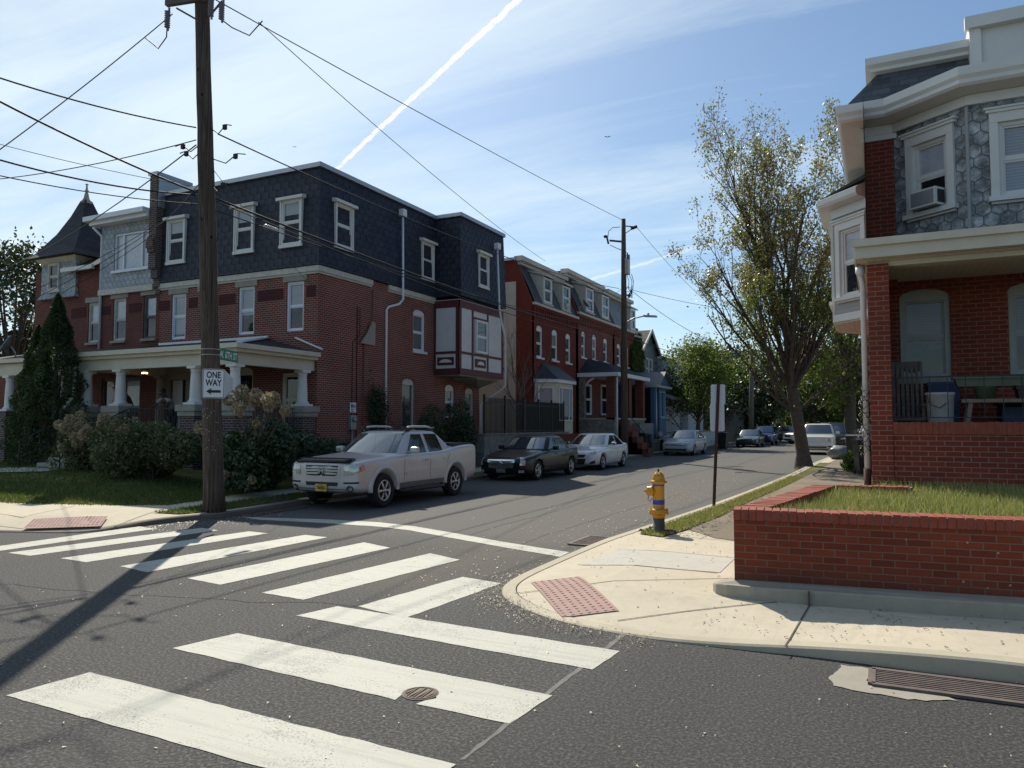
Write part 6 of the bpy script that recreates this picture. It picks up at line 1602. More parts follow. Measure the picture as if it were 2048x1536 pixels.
def loft_body(st, sec):
    """stations (x, zb, zt, w, zs) -> closed mesh"""
    vs = []; rows = []
    for s in st:
        half = sec(*s)
        ring = [(s[0], y, z) for y, z in half] + [(s[0], -y, z) for y, z in half[-2:0:-1]]
        rows.append(ring)
    n = len(rows[0]); vs = [v for r in rows for v in r]; fs = []
    for i in range(len(rows) - 1):
        for k in range(n): fs.append((i * n + k, i * n + (k + 1) % n, (i + 1) * n + (k + 1) % n, (i + 1) * n + k))
    fs.append(list(range(n))); fs.append([(len(rows) - 1) * n + k for k in range(n)][::-1])
    return vs, fs
def section(x, zb, zt, w, crown=.03):
    zs = zt - .09
    return [(0, zb), (.84 * w, zb), (.965 * w, zb + .05), (1.0 * w, zb + .42 * (zs - zb)), (1.0 * w, zb + .7 * (zs - zb)), (.985 * w, zs), (.93 * w, zt - .012), (.55 * w, zt + crown * .7), (0, zt + crown)]
def section_box(x, zb, zt, w, crown=.02):
    zs = zt - .07
    return [(0, zb), (.88 * w, zb), (.985 * w, zb + .04), (1.0 * w, zb + .3 * (zs - zb)), (1.0 * w, zb + .8 * (zs - zb)), (.995 * w, zs), (.95 * w, zt - .005), (.55 * w, zt + crown * .8), (0, zt + crown)]
def loft_cabin(c, H, zb0):
    """c: xA,xB,xC,xD, wb, wr — xA cowl, xB roof front, xC roof rear, xD base rear (x grows rearwards before flip)"""
    xA, xB, xC, xD, wb, wr, bow, bowr = c
    rings = []
    for t, e in ((-.12, 0), (0, 0), (.3, .012), (.62, .02), (.86, .014), (.97, -.012), (1.0, -.12)):
        tt = min(max(t, -.12), 1)
        xf = xA + (xB - xA) * tt - e * .6; xr = xD + (xC - xD) * tt + e * .6; w = wb + (wr - wb) * tt + e
        z = zb0 + (H - zb0) * (tt if t < .97 else .97 + (t - .97) * 1.0)
        if t == 1.0: xf += .28; xr -= .22; w -= .1; z = H
        ring = []
        for q in (-1, -.8, -.35, .35, .8, 1): ring.append((xf + bow * (q * q) + (.03 if abs(q) == 1 else 0), q * w * (.985 if abs(q) == 1 else 1), z))
        for q in (.12, .4, .7, .9): ring.append((xf + bow + (xr - bowr - xf - bow) * q, w, z))
        for q in (1, .8, .35, -.35, -.8, -1): ring.append((xr - bowr * (q * q) - (.03 if abs(q) == 1 else 0), q * w * (.985 if abs(q) == 1 else 1), z))
        for q in (.9, .7, .4, .12): ring.append((xf + bow + (xr - bowr - xf - bow) * q, -w, z))
        rings.append(ring)
    n = len(rings[0]); vs = [v for r in rings for v in r]; fs = []
    for i in range(len(rings) - 1):
        for k in range(n): fs.append((i * n + k, i * n + (k + 1) % n, (i + 1) * n + (k + 1) % n, (i + 1) * n + k))
    fs.append(list(range(n))[::-1])
    b = (len(rings) - 1) * n
    # roof: strips between matching left and right points
    fs.append([b + k for k in range(n)])
    return vs, fs
def make_car(spec, loc, rz, label, group, cat='car', name='parked_car'):
    S = spec; L, W, H = S['L'], S['W'], S['H']; r = S['r']; hw = W / 2
    root = thing(name, loc, label, cat, group, rz)
    fx = lambda x: L / 2 - x                       # x measured from the nose
    st = [(x, zb, zt, w * hw, S.get('crown', .03)) for (x, zb, zt, w) in S['st']]
    vs, fs = loft_body(st, section_box if S.get('boxy') else section)
    vs = [(fx(v[0]), v[1], v[2]) for v in vs]
    ra = r + S.get('gap', .05)
    cut = []
    for wx in (S['fw'], S['rw']):
        for s in (-1, 1):
            y0, y1 = s * (hw - .27), s * (hw + .3); cut.append(((fx(wx), r + .0), ra, min(y0, y1), max(y0, y1)))
    me = smooth_mesh(vs, fs, 2, cut)
    body = link_mesh('body', me, [S['paint'], 'trim_dark'], root)
    cv, cf = loft_cabin(S['cab'], S['roof'], S['belt']); cv = [(fx(v[0]), v[1], v[2]) for v in cv]
    cm = smooth_mesh(cv, cf, 2)
    cab = link_mesh('cabin', cm, [S['paint']], root)
    B = [bvh_of(me), bvh_of(cm)]; BC = [B[1]]; BB = [B[0]]
    xA, xB, xC, xD, wb, wr = S['cab'][:6]; zb, zr = S['belt'], S['roof']
    # glass
    z0, z1 = zb + .05, zr - .085
    q = lambda z: (z - zb) / (zr - zb)
    ww = lambda z: wb + (wr - wb) * q(z)
    xfr = lambda z: xA + (xB - xA) * q(z); xre = lambda z: xD + (xC - xD) * q(z)
    decal('windscreen', BC, [(-ww(z0) * .9, z0), (ww(z0) * .9, z0), (ww(z1) * .88, z1), (-ww(z1) * .88, z1)], (0, 0, 0), (0, 1, 0), (0, 0, 1), (-1, 0, 0), S.get('shield', 'shield'), root, .007)
    decal('rear_window', BC, [(-ww(z0) * .86, z0 + .03), (ww(z0) * .86, z0 + .03), (ww(z1) * .84, z1), (-ww(z1) * .84, z1)], (0, 0, 0), (0, 1, 0), (0, 0, 1), (1, 0, 0), 'car_glass', root, .007)
    zs0, zs1 = zb + .03, zr - .10
    for s in (1, -1):
        for (a0, a1, b1, b0) in S['win']:
            # (front-bottom, front-top, rear-top, rear-bottom) distances from the nose
            P = [(fx(a0), zs0), (fx(b0), zs0), (fx(b1), zs1), (fx(a1), zs1)]
            decal('side_window', BC, P, (0, 0, 0), (1, 0, 0), (0, 0, 1), (0, -s, 0), 'car_glass', root, .006)
        for pts in S.get('seams', ()):
            decal('door_seam', B, ribbon([(fx(x), z) for x, z in pts], .012), (0, 0, 0), (1, 0, 0), (0, 0, 1), (0, -s, 0), 'trim_dark', root, .003, .15)
        for (x, z) in S.get('handles', ()):
            h = B[0].ray_cast(Vector((fx(x), s * 3, z)), Vector((0, -s, 0)))
            if h[0] is not None:
                mb = MB(); mb.bbox((fx(x) - .10, h[0].y - .02, z - .016), (fx(x) + .10, h[0].y + .03 * s, z + .016), .008); mb.build('door_handle', S.get('handle_mat', S['paint']), root, local=True)
        mx, mz = S['mirror']; yb = wb + .02
        mb = MB(); c = (fx(mx), s * (yb + .17), mz)
        mb.bbox((c[0] - .06, c[1] - .11, c[2] - .075), (c[0] + .08, c[1] + .11, c[2] + .075), .045); mb.bar((fx(mx) - .0, s * (yb - .06), mz - .05), (fx(mx), s * (yb + .1), mz - .03), .05, .03); mb.build('wing_mirror', S.get('mirror_mat', S['paint']), root, local=True)
    for (nm, poly, base_y, ang, mat) in S['front']:
        sides = (1, -1) if ang else (1,)
        for s in sides:
            d = Vector((-math.cos(R(ang)), -s * math.sin(R(ang)), 0)); ax = Vector((-math.sin(R(ang)), s * 1.0 * math.cos(R(ang)), 0)) if True else None
            ax = Vector((0, 0, 1)).cross(d) * (-1)
            if ax.y * s < 0: ax = -ax
            P = [((y - base_y), z) for y, z in poly]
            decal(nm, BB, P, (fx(.1), s * base_y, 0), ax, (0, 0, 1), d, mat, root, .008, .06)
    for w_, s in ((S['fw'], 1), (S['fw'], -1), (S['rw'], 1), (S['rw'], -1)):
        make_wheel(root, fx(w_), s * (hw - S.get('wi', .125)), r, S.get('tw', .22), s, S.get('nsp', 5), S.get('rim', 'alloy'), S.get('rf', .66))
    return root, B, fx
SEDAN_ST = lambda L, zh, zbelt, zd: [(0, .30, zh - .16, .70), (.03, .24, zh - .10, .80), (.18, .20, zh - .03, .91), (.5, .18, zh + .02, .97), (.95, .18, zh + .08, 1.0), (1.4, .18, zbelt - .01, 1.0), (L * .5, .18, zbelt + .01, 1.0), (L - 1.25, .18, zbelt + .03, 1.0), (L - .75, .19, zd, .985), (L - .28, .22, zd, .94), (L - .05, .30, zd - .05, .84), (L, .38, zd - .12, .74)]
def sedan(paint_, L=4.75, W=1.84, H=1.46, wb=2.8, zh=.74, zbelt=.93, zd=1.0, fo=.93, front=(), nsp=5, xA=1.28, xB=2.1, xC=3.35, xD=4.2, win=None, **k):
    S = dict(L=L, W=W, H=H, r=.325, st=SEDAN_ST(L, zh, zbelt, zd), fw=fo, rw=fo + wb, paint=paint_, belt=zbelt - .02, roof=H - .01, cab=(xA, xB, xC, xD, W / 2 * .93, W / 2 * .70, .16, .16),
             win=win or [(xA + .42, xB + .12, 2.62, 2.62), (2.72, 2.72, xC - .15, xD - .62)], seams=[[(1.42, .3), (1.40, zbelt - .1)], [(2.67, .25), (2.67, zbelt - .04)], [(L - 1.25, .62), (L - 1.2, zbelt)]],
             handles=[(2.5, zbelt - .13), (3.5, zbelt - .12)], mirror=(xA + .62, zbelt + .07), front=front, nsp=nsp)
    S.update(k); return S
GRP = 'cars parked along the left kerb'
# ---- silver crew-cab pickup
trk = dict(L=5.25, W=1.95, H=1.72, r=.375, boxy=True, gap=.065, wi=.115, tw=.245, nsp=6, rf=.62, crown=.03,
    st=[(0, .50, .92, .80), (.02, .42, .99, .86), (.10, .36, 1.04, .95), (.4, .34, 1.09, .99), (1.0, .34, 1.13, 1.0), (1.55, .34, 1.17, 1.0), (2.6, .34, 1.18, 1.0), (3.6, .34, 1.19, 1.0), (4.2, .35, 1.30, 1.0), (5.05, .38, 1.33, .985), (5.2, .45, 1.31, .96), (5.25, .5, 1.22, .93)],
    fw=.97, rw=4.07, paint='p_silver', belt=1.13, roof=1.70, cab=(1.42, 2.15, 3.45, 4.22, .90, .68, .17, .06),
    win=[(1.93, 2.32, 2.72, 2.78), (2.92, 2.86, 3.42, 3.55)], seams=[[(1.72, .42), (1.74, 1.06)], [(2.83, .42), (2.85, 1.12)], [(3.62, .85), (3.78, 1.12)], [(1.75, .44), (3.4, .44)]],
    handles=[(2.62, .99), (3.52, 1.0)], handle_mat='chrome', mirror=(1.98, 1.24), shield='shield', front=[
        ('grille_surround', [(-.48, .70), (.48, .70), (.52, 1.0), (-.52, 1.0)], 0, 0, 'p_silver'),
        ('grille', [(-.42, .73), (.42, .73), (.45, .955), (-.45, .955)], 0, 0, 'trim_dark'),
        ('bumper_slot', [(-.42, .52), (.42, .52), (.45, .60), (-.45, .60)], 0, 0, 'trim_dark'),
        ('bumper_valance', [(-.80, .36), (.80, .36), (.84, .46), (-.84, .46)], 0, 0, 'trim_grey'),
        ('headlight', [(.56, .74), (.80, .77), (.99, .86), (.97, .98), (.58, .95)], .74, 38, 'lamp_glass'),
        ('turn_signal', [(.88, .83), (1.0, .87), (.985, .97), (.88, .965)], .74, 38, 'amber'),
        ('fog_slot', [(.56, .57), (.9, .58), (.9, .62), (.56, .61)], .74, 25, 'trim_dark'),
        ('fog_lamp', [(.72 + .085 * math.cos(a * math.pi / 5), .47 + .07 * math.sin(a * math.pi / 5)) for a in range(10)], .72, 20, 'trim_dark'),
        ('fog_lens', [(.73 + .05 * math.cos(a * math.pi / 5), .47 + .045 * math.sin(a * math.pi / 5)) for a in range(10)], .72, 20, 'lamp_glass')])
TR, TB, fx = make_car(trk, (-10.9, 12.85 + 5.25 / 2, 0), R(-90), 'silver crew cab pickup truck parked nearest the camera', GRP, 'pickup truck', 'pickup_truck')
def front_x(B, y, z):
    h = B.ray_cast(Vector((6, y, z)), Vector((-1, 0, 0))); return h[0].x if h[0] is not None else 2.6
mb = MB(); xg = front_x(TB[0], 0, .86) + .012
for zc in (.775, .835, .895):
    for s in (1, -1): mb.bbox((xg - .03, s * .10 if s > 0 else -.40, zc - .012), (xg + .012, .40 if s > 0 else -.10, zc + .012), .005)
mb.build('grille_bars', 'p_silver', TR, local=True)
mb = MB()   # upright emblem with two posts and a crossbar
for s in (1, -1): mb.bar((xg + .012, s * .045, .78), (xg + .012, s * .062, .915), .022)
mb.bar((xg + .012, -.05, .845), (xg + .012, .05, .845), .02)
for s in (1, -1): mb.bar((xg + .01, s * .085, .775), (xg + .01, s * .085, .925), .008)
mb.build('emblem', 'chrome', TR, local=True)
mb = MB(); xp = front_x(TB[0], .1, .52) + .02
mb.cm = 0; mb.bbox((xp, -.155, .40), (xp + .012, .155, .555), .004); text_mb(mb, 'T66RJG', (xp + .013, 0, .478), (0, 1, 0), (1, 0, 0), .068, 1, wscale=.8); text_mb(mb, 'NEW JERSEY', (xp + .013, 0, .538), (0, 1, 0), (1, 0, 0), .016, 1)
mb.build('license_plate', ['plate_yellow', 'sign_black'], TR, local=True)
mb = MB(); pts = []
for k in range(13):
    y = -.72 + 1.44 * k / 12; xx = front_x(TB[0], y, 1.0); pts.append((xx, y))
sec_ = [(-.02, 1.0), (.035, 1.015), (.04, 1.05), (-.06, 1.10), (-.20, 1.115), (-.2, 1.07)]
vs = [(x + o, y, z) for x, y in pts for o, z in sec_]; n_ = len(sec_)
mb.add(vs, [(i * n_ + j, (i + 1) * n_ + j, (i + 1) * n_ + (j + 1) % n_, i * n_ + (j + 1) % n_) for i in range(12) for j in range(n_)] + [list(range(n_)), [12 * n_ + j for j in range(n_)][::-1]], 0, True); mb.build('bonnet_deflector', 'p_black', TR, local=True, fixn=True)
for s in (1, -1):
    mb = MB(); mb.cm = 0; mb.tube([(fx(2.25), s * .60, 1.70), (fx(2.4), s * .60, 1.775), (fx(2.6), s * .61, 1.79), (fx(3.2), s * .61, 1.785), (fx(3.35), s * .60, 1.765), (fx(3.5), s * .60, 1.69)], .028, 8)
    mb.cm = 1; mb.obox((fx(2.3), s * .60, 1.725), (.13, 0, .035), (0, .04, 0), (-.01, 0, .035)); mb.obox((fx(3.42), s * .60, 1.715), (.12, 0, -.03), (0, .04, 0), (.01, 0, .035)); mb.build('roof_rail', ['p_silver', 'trim_dark'], TR, local=True)
    mb = MB(); mb.tube([(fx(1.55), s * .9, .34), (fx(1.62), s * 1.02, .32), (fx(3.4), s * 1.02, .32), (fx(3.47), s * .9, .34)], .045, 8); mb.build('side_step', 'trim_dark', TR, local=True)
    for (wx, nm) in ((.97, 'wheel_arch'), (4.07, 'wheel_arch')):
        mb = MB(); vs = []; fs_ = []; m = 15
        for k in range(m):
            t = math.pi * (-.08 + 1.16 * k / (m - 1))
            for (rr_, oo) in ((.445, .0), (.50, .03), (.57, .012), (.60, -.03)):
                xx = fx(wx) + rr_ * math.cos(t); zz = .375 + rr_ * math.sin(t) * (1.02); vs.append((xx, s * (.972 + oo), max(zz, .36)))
        for k in range(m - 1):
            for j in range(3): fs_.append((k * 4 + j, (k + 1) * 4 + j, (k + 1) * 4 + j + 1, k * 4 + j + 1))
        mb.add(vs, fs_, 0, True); o = mb.build('wheel_arch', 'p_silver', TR, local=True, fixn=True)
        sd = o.modifiers.new('solid', 'SOLIDIFY'); sd.thickness = .02
    decal('side_moulding', TB[:1], ribbon([(fx(1.8), .70), (fx(3.35), .72)], .05), (0, 0, 0), (1, 0, 0), (0, 0, 1), (0, -s, 0), 'p_silver', TR, .018, .2)
    decal('sill', TB[:1], ribbon([(fx(1.55), .45), (fx(3.5), .45)], .11), (0, 0, 0), (1, 0, 0), (0, 0, 1), (0, -s, 0), 'trim_grey', TR, .012, .2)
mb = MB(); mb.box((fx(4.1), -.86, 1.25), (fx(5.12), .86, 1.345)); mb.build('bed_rail', 'trim_dark', TR, local=True)
mb = MB(); mb.box((fx(2.9), -.5, 1.70), (fx(2.35), .5, 1.712)); mb.build('sunroof', 'car_glass', TR, local=True)
mb = MB(); mb.bar((fx(1.55), .5, 1.17), (fx(1.72), -.1, 1.24), .014); mb.bar((fx(1.5), -.2, 1.17), (fx(1.72), -.75, 1.24), .014); mb.build('wiper', 'trim_dark', TR, local=True)

fr_black = [('grille_surround', [(-.44, .44), (0, .40), (.44, .44), (.50, .70), (-.50, .70)], 0, 0, 'chrome'), ('grille', [(-.40, .465), (0, .43), (.40, .465), (.45, .675), (-.45, .675)], 0, 0, 'p_grey'),
            ('headlight', [(.62, .52), (.80, .52), (.84, .74), (.68, .77)], .70, 38, 'lamp_glass'), ('fog_lamp', [(.60, .28), (.78, .29), (.78, .37), (.60, .36)], .7, 25, 'lamp_glass'), ('plate', [(-.16, .28), (.16, .28), (.16, .40), (-.16, .40)], 0, 0, 'trim_grey')]
BK, BB_, _ = make_car(sedan('p_black', 4.98, 1.84, 1.46, 2.96, .80, .97, 1.06, 1.0, fr_black, xA=1.5, xB=2.28, xC=3.5, xD=4.25, handle_mat='p_black'), (-11.08, 21.75 + 4.98 / 2, 0), R(-90), 'glossy black sedan with wide chrome framed grille parked behind the silver pickup', GRP)
xg = front_x(BB_[0], 0, .57) + .015
mb = MB(); mb.lathe((xg, 0, .57), [(.075, 0), (.07, .012), (.05, .016)], 16, 'x'); mb.build('emblem', 'chrome', BK, local=True)
fr_white = [('grille', [(-.38, .52), (.38, .52), (.46, .64), (-.46, .64)], 0, 0, 'trim_dark'), ('lower_grille', [(-.40, .26), (.40, .26), (.46, .48), (-.46, .48)], 0, 0, 'trim_dark'), ('grille_bar', [(-.44, .485), (.44, .485), (.45, .515), (-.45, .515)], 0, 0, 'p_white'),
            ('headlight', [(.54, .58), (.84, .66), (.98, .78), (.90, .80), (.56, .68)], .72, 42, 'lamp_glass'), ('fog_slot', [(.58, .27), (.82, .30), (.82, .42), (.60, .36)], .7, 30, 'trim_dark')]
make_car(sedan('p_white', 4.6, 1.8, 1.48, 2.69, .80, .97, 1.05, .93, fr_white, xA=1.2, xB=2.1, xC=3.1, xD=4.25, nsp=5, mirror_mat='chrome'), (-10.95, 27.98 + 2.3, 0), R(-90), 'white compact sedan with dark split grille parked behind the black sedan', GRP)
fr_silver = [('grille', [(-.55, .60), (.55, .60), (.62, .70), (-.62, .70)], 0, 0, 'trim_dark'), ('grille_bar', [(-.56, .645), (.56, .645), (.58, .665), (-.58, .665)], 0, 0, 'chrome'), ('lower_grille', [(-.6, .30), (.6, .30), (.66, .42), (-.66, .42)], 0, 0, 'trim_dark'),
             ('headlight', [(.64, .62), (.86, .66), (.97, .74), (.90, .76), (.66, .71)], .74, 40, 'lamp_glass')]
make_car(sedan('p_silver2', 5.1, 1.85, 1.5, 2.84, .80, .98, 1.07, 1.0, fr_silver, xA=1.4, xB=2.3, xC=3.5, xD=4.55), (-10.75, 43.5 + 2.55, 0), R(-90), 'silver grey sedan parked alone opposite the sign post, in front of the bright green tree', GRP)
fr_g = [('headlight', [(.46, .58), (.78, .60), (.86, .70), (.50, .67)], .66, 30, 'lamp_glass'), ('grille', [(-.34, .56), (.34, .56), (.36, .65), (-.36, .65)], 0, 0, 'trim_dark'), ('lower_grille', [(-.5, .28), (.5, .28), (.5, .38), (-.5, .38)], 0, 0, 'trim_dark')]
make_car(sedan('p_green', 4.75, 1.8, 1.42, 2.7, .74, .92, .98, .95, fr_g, xA=1.35, xB=2.2, xC=3.3, xD=4.1), (-9.6, 61.5 + 2.4, 0), R(-90), 'dark green sedan parked by the pale low wall far up the street', GRP)
def suv(paint_, L=4.7, W=1.88, H=1.7, wb=2.75, zh=.98, zbelt=1.08, fo=.92, front=(), r=.36, xA=1.2, xB=1.95, xC=None, xD=None, **k):
    xC = xC or L - .45; xD = xD or L - .05
    S = dict(L=L, W=W, H=H, r=r, boxy=True, gap=.055, st=[(0, .45, zh - .14, .76), (.04, .34, zh - .07, .86), (.2, .27, zh, .95), (.6, .25, zh + .04, .99), (1.2, .25, zbelt - .01, 1.0), (2.5, .25, zbelt + .02, 1.0), (L - .8, .26, zbelt + .04, 1.0), (L - .12, .32, zbelt + .04, .95), (L, .42, zbelt - .02, .88)],
             fw=fo, rw=fo + wb, paint=paint_, belt=zbelt, roof=H, cab=(xA, xB, xC, xD, W / 2 * .94, W / 2 * .76, .14, .06),
             win=[(xA + .4, xB + .1, 2.45, 2.5), (2.6, 2.58, 3.35, 3.4), (3.5, 3.45, xC - .12, xD - .25)], seams=[[(1.4, .4), (1.42, zbelt - .05)], [(2.55, .4), (2.55, zbelt)], [(3.45, .5), (3.45, zbelt)]], handles=[(2.35, zbelt - .12), (3.3, zbelt - .12)], mirror=(xA + .5, zbelt + .1), front=front)
    S.update(k); return S
fr_suv = [('headlight', [(.50, .76), (.80, .80), (.90, .92), (.54, .88)], .7, 32, 'lamp_glass'), ('grille', [(-.42, .66), (.42, .66), (.46, .86), (-.46, .86)], 0, 0, 'trim_dark'), ('lower_grille', [(-.6, .34), (.6, .34), (.6, .48), (-.6, .48)], 0, 0, 'trim_dark')]
make_car(suv('p_blue', 4.6, 1.86, 1.68, front=fr_suv), (-9.35, 68.3 + 2.3, 0), R(-90), 'deep blue crossover parked behind the dark green sedan', GRP)
make_car(suv('p_grey', 4.7, 1.9, 1.7, front=fr_suv), (-8.7, 80 + 2.3, 0), R(-90), 'dull grey car parked farthest up the left side, behind the blue crossover', GRP)
fr_esc = [('grille', [(-.44, .72), (.44, .72), (.50, 1.0), (-.50, 1.0)], 0, 0, 'alloy'), ('headlight', [(.54, .76), (.86, .76), (.90, 1.0), (.58, 1.0)], .72, 25, 'lamp_glass'), ('bumper_slot', [(-.5, .42), (.5, .42), (.52, .50), (-.52, .50)], 0, 0, 'trim_dark'), ('fog_lamp', [(.58, .46), (.78, .46), (.78, .54), (.58, .54)], .7, 20, 'trim_dark'), ('bumper', [(-.9, .56), (.9, .56), (.9, .70), (-.9, .70)], 0, 0, 'p_white')]
M['p_cream'] = paint('paint_pearl_white', (0.66, 0.62, 0.55), 0.0, 0.35, .04)
ES, _, fx2 = make_car(suv('p_cream', 5.05, 2.0, 1.88, 2.95, 1.12, 1.2, 1.0, fr_esc, r=.4, xA=1.45, xB=2.2), (-3.55, 48.8 + 2.52, 0), R(-88), 'pearl white full size SUV parked on the right beyond the leaning street tree', 'cars parked along the right kerb', 'SUV')
for s in (1, -1):
    mb = MB(); mb.tube([(fx2(2.4), s * .66, 1.86), (fx2(2.6), s * .66, 1.93), (fx2(4.2), s * .66, 1.93), (fx2(4.4), s * .66, 1.86)], .03, 6); mb.build('roof_rail', 'trim_dark', ES, local=True)
make_car(suv('p_dark', 4.9, 1.95, 1.95, 2.9, 1.05, 1.16, 1.0, fr_suv, r=.38, xA=1.4, xB=2.1), (-3.15, 57 + 2.5, 0), R(-88), 'dark green boxy SUV parked right behind the pearl white SUV', 'cars parked along the right kerb', 'SUV')
make_car(suv('p_white', 4.8, 1.9, 1.78, 2.8, 1.0, 1.12, .95, fr_suv), (-5.9, 75, 0), R(-140), 'white SUV turning across the street, half hidden by the leaning tree trunk', None, 'SUV', 'suv')
PK = dict(trk); PK.update(paint='p_grey', front=[], cab=(1.42, 2.15, 2.95, 3.2, .90, .70, .15, .04), win=[(1.93, 2.32, 2.75, 2.85)], seams=[])
P2, PB, fx3 = make_car(PK, (-.35, 53.0, 0.1), R(92), 'grey pickup with a junk filled bed and its tailgate towards the camera', 'cars parked along the right kerb', 'pickup truck', 'pickup_truck')
for s in (1, -1):
    decal('tail_light', PB[:1], [(s * .80, .75), (s * .93, .75), (s * .93, 1.16), (s * .80, 1.16)], (0, 0, 0), (0, 1, 0), (0, 0, 1), (1, 0, 0), 'red_lamp', P2, .02, .08)
mb = MB(); rr = random.Random(3)
for k in range(12):
    c = (fx3(3.4 + rr.random() * 1.6), rr.uniform(-.7, .7), 1.25 + rr.uniform(0, .15)); mb.ball(c, (rr.uniform(.12, .25), rr.uniform(.1, .2), rr.uniform(.08, .18)), 7, 5)
mb.build('load', 'bucket', P2, local=True)
# ------------------------------------------------------------------ utility poles, lamp, signs, hydrant, wires
def catenary(a, b, sag, n=14):
    a = Vector(a); b = Vector(b); return [a.lerp(b, k / n) + Vector((0, 0, -4 * sag * (k / n) * (1 - k / n))) for k in range(n + 1)]
P1B = Vector((-12.0, 10.95, .0)); P1T = at(404, 0, d=15.05); P1D = (P1T - P1B) / P1T.z; Z0 = Vector((0, 0, 1))
def p1(z): return P1B + P1D * z
pl = thing('utility_pole', P1B, 'tall dark wooden utility pole on the left corner carrying street signs and many wires', 'utility pole')
mb = MB(); rngp = random.Random(9)
mb.tube([p1(z) + Vector((rngp.uniform(-.006, .006), rngp.uniform(-.006, .006), 0)) for z in [k * .6 for k in range(23)]], [.20 + (.115 - .20) * (k / 22) + (.03 if k == 0 else 0) + rngp.uniform(-.004, .004) for k in range(23)], 18); mb.build('pole', 'pole', pl)
# crossarm, insulators and cutouts at the frame's top edge
cu = Vector((math.cos(R(12)), math.sin(R(12)), 0))
mb = MB(); mb.bar(p1(10.25) - cu * .7 + Vector((0, -.14, .05)), p1(10.25) + cu * .75 + Vector((0, -.14, .05)), .09, .11); mb.bar(p1(9.95) + cu * .1, p1(10.2) + cu * .55 + Vector((0, -.1, 0)), .03); mb.bar(p1(9.95) - cu * .1, p1(10.2) - cu * .5 + Vector((0, -.1, 0)), .03); mb.build('crossarm', 'wood_grey', pl)
for s, dz in ((-.62, 0), (.62, 0), (.38, .1)):
    mb = MB(); c = p1(10.0) + cu * s + Vector((0, -.2, .02 + dz))
    prof = []
    for k in range(8): prof += [(.035, k * .045), (.06, k * .045 + .012), (.035, k * .045 + .024)]
    mb.lathe(c - Vector((0, 0, .25)), prof, 10); mb.bar(c + Vector((.05, 0, .15)), c + Vector((.02, 0, -.32)), .03); mb.build('insulator', 'trim_grey', pl)
mb = MB()
for s in (-1, 1): mb.tube([p1(10.05) + cu * .62 * s + Vector((0, -.2, -.28)), p1(9.65) + cu * (.75 * s) + Vector((0, -.1, 0)), p1(9.5) + cu * (1.05 * s), p1(9.75) + cu * (1.35 * s)], .012, 6)
for (z, s) in ((7.75, .3), (7.45, -.35), (7.15, .45), (7.3, -.3), (6.6, .25)):
    mb.tube([p1(z) + cu * .14 * (1 if s > 0 else -1), p1(z - .12) + cu * s, p1(z + .05) + cu * s * 1.6, p1(z + .02) + cu * s * 2.0], .011, 6)
    mb.bbox(tuple(p1(z) + cu * s * 1.5 - Vector((.04, .03, .05))), tuple(p1(z) + cu * s * 1.5 + Vector((.04, .03, .05))), .01)
mb.pieces('hardware', 'wire', pl)
mb = MB()
for z in (3.33, 3.22): mb.lathe(p1(z), [(.186, 0), (.189, .006), (.186, .014)], 20)
mb.build('steel_band', 'galv', pl)
mb = MB()
for k in range(26):
    a = rngp.uniform(-.9, .9) - 1.0; z = rngp.uniform(1.3, 2.3); q = p1(z) + Vector((math.cos(a), math.sin(a), 0)) * .185; mb.ball(q, .011, 5, 4)
mb.build('tag', 'galv', pl)
# ONE WAY sign
def rounded(w, h, r, n=5):
    out = []
    for (cx, cy, a0) in ((w - r, h - r, 0), (-w + r, h - r, 90), (-w + r, -h + r, 180), (w - r, -h + r, 270)):
        for k in range(n): a = R(a0 + 90 * k / (n - 1)); out.append((cx + r * math.cos(a), cy + r * math.sin(a)))
    return out
def plate(mb, c, U, N, w, h, r, t, mi):
    c = Vector(c); U = Vector(U).normalized(); N = Vector(N).normalized(); Z = N.cross(U)
    mb.ext([c + U * x + Z * y for x, y in rounded(w, h, r)], -N * t, mi)
N1 = Vector((.80, -.60, 0)); U1 = Vector((.60, .80, 0))
c1 = at(427, 767, d=14.72)
sg = thing('one_way_sign', c1, 'white vertical ONE WAY sign with black left arrow on the wooden pole', 'sign')
mb = MB(); mb.cm = 0; plate(mb, c1, U1, N1, .205, .288, .03, .006, 0)
plate(mb, c1 + N1 * .0022, U1, N1, .197, .280, .026, .002, 1); plate(mb, c1 + N1 * .0044, U1, N1, .185, .268, .02, .002, 0)
text_mb(mb, 'ONE', c1 + N1 * .0048 + Vector((0, 0, .17)), U1, N1, .12, 1, wscale=.72); text_mb(mb, 'WAY', c1 + N1 * .0048 + Vector((0, 0, .015)), U1, N1, .12, 1, wscale=.72)
Z = Vector((0, 0, 1)); ca = c1 + N1 * .0048 + Vector((0, 0, -.155))
mb.ext([ca + U1 * x + Z * y for x, y in ((-.135, 0), (-.03, .07), (-.05, .026), (.135, .026), (.135, -.026), (-.05, -.026), (-.03, -.07))], N1 * .002, 1)
mb.build('face', ['sign_white', 'sign_black'], sg)
# street name blade
N2 = Vector((.93, .36, 0)).normalized(); U2 = Vector((-.36, .93, 0)); c2 = p1(3.28) + U2 * .66 + N2 * .05
sn = thing('street_sign', c2, 'green W. 6TH ST street name blade fixed to the pole above the ONE WAY sign', 'sign')
mb = MB(); plate(mb, c2, U2, N2, .46, .12, .012, .004, 0); text_mb(mb, 'W. 6TH ST', c2 + N2 * .001, U2, N2, .14, 1, wscale=.85); text_mb(mb, 'W. 6TH ST', c2 - N2 * .005, -U2, -N2, .14, 1, wscale=.85); mb.build('blade', ['sign_green', 'sign_white'], sn)
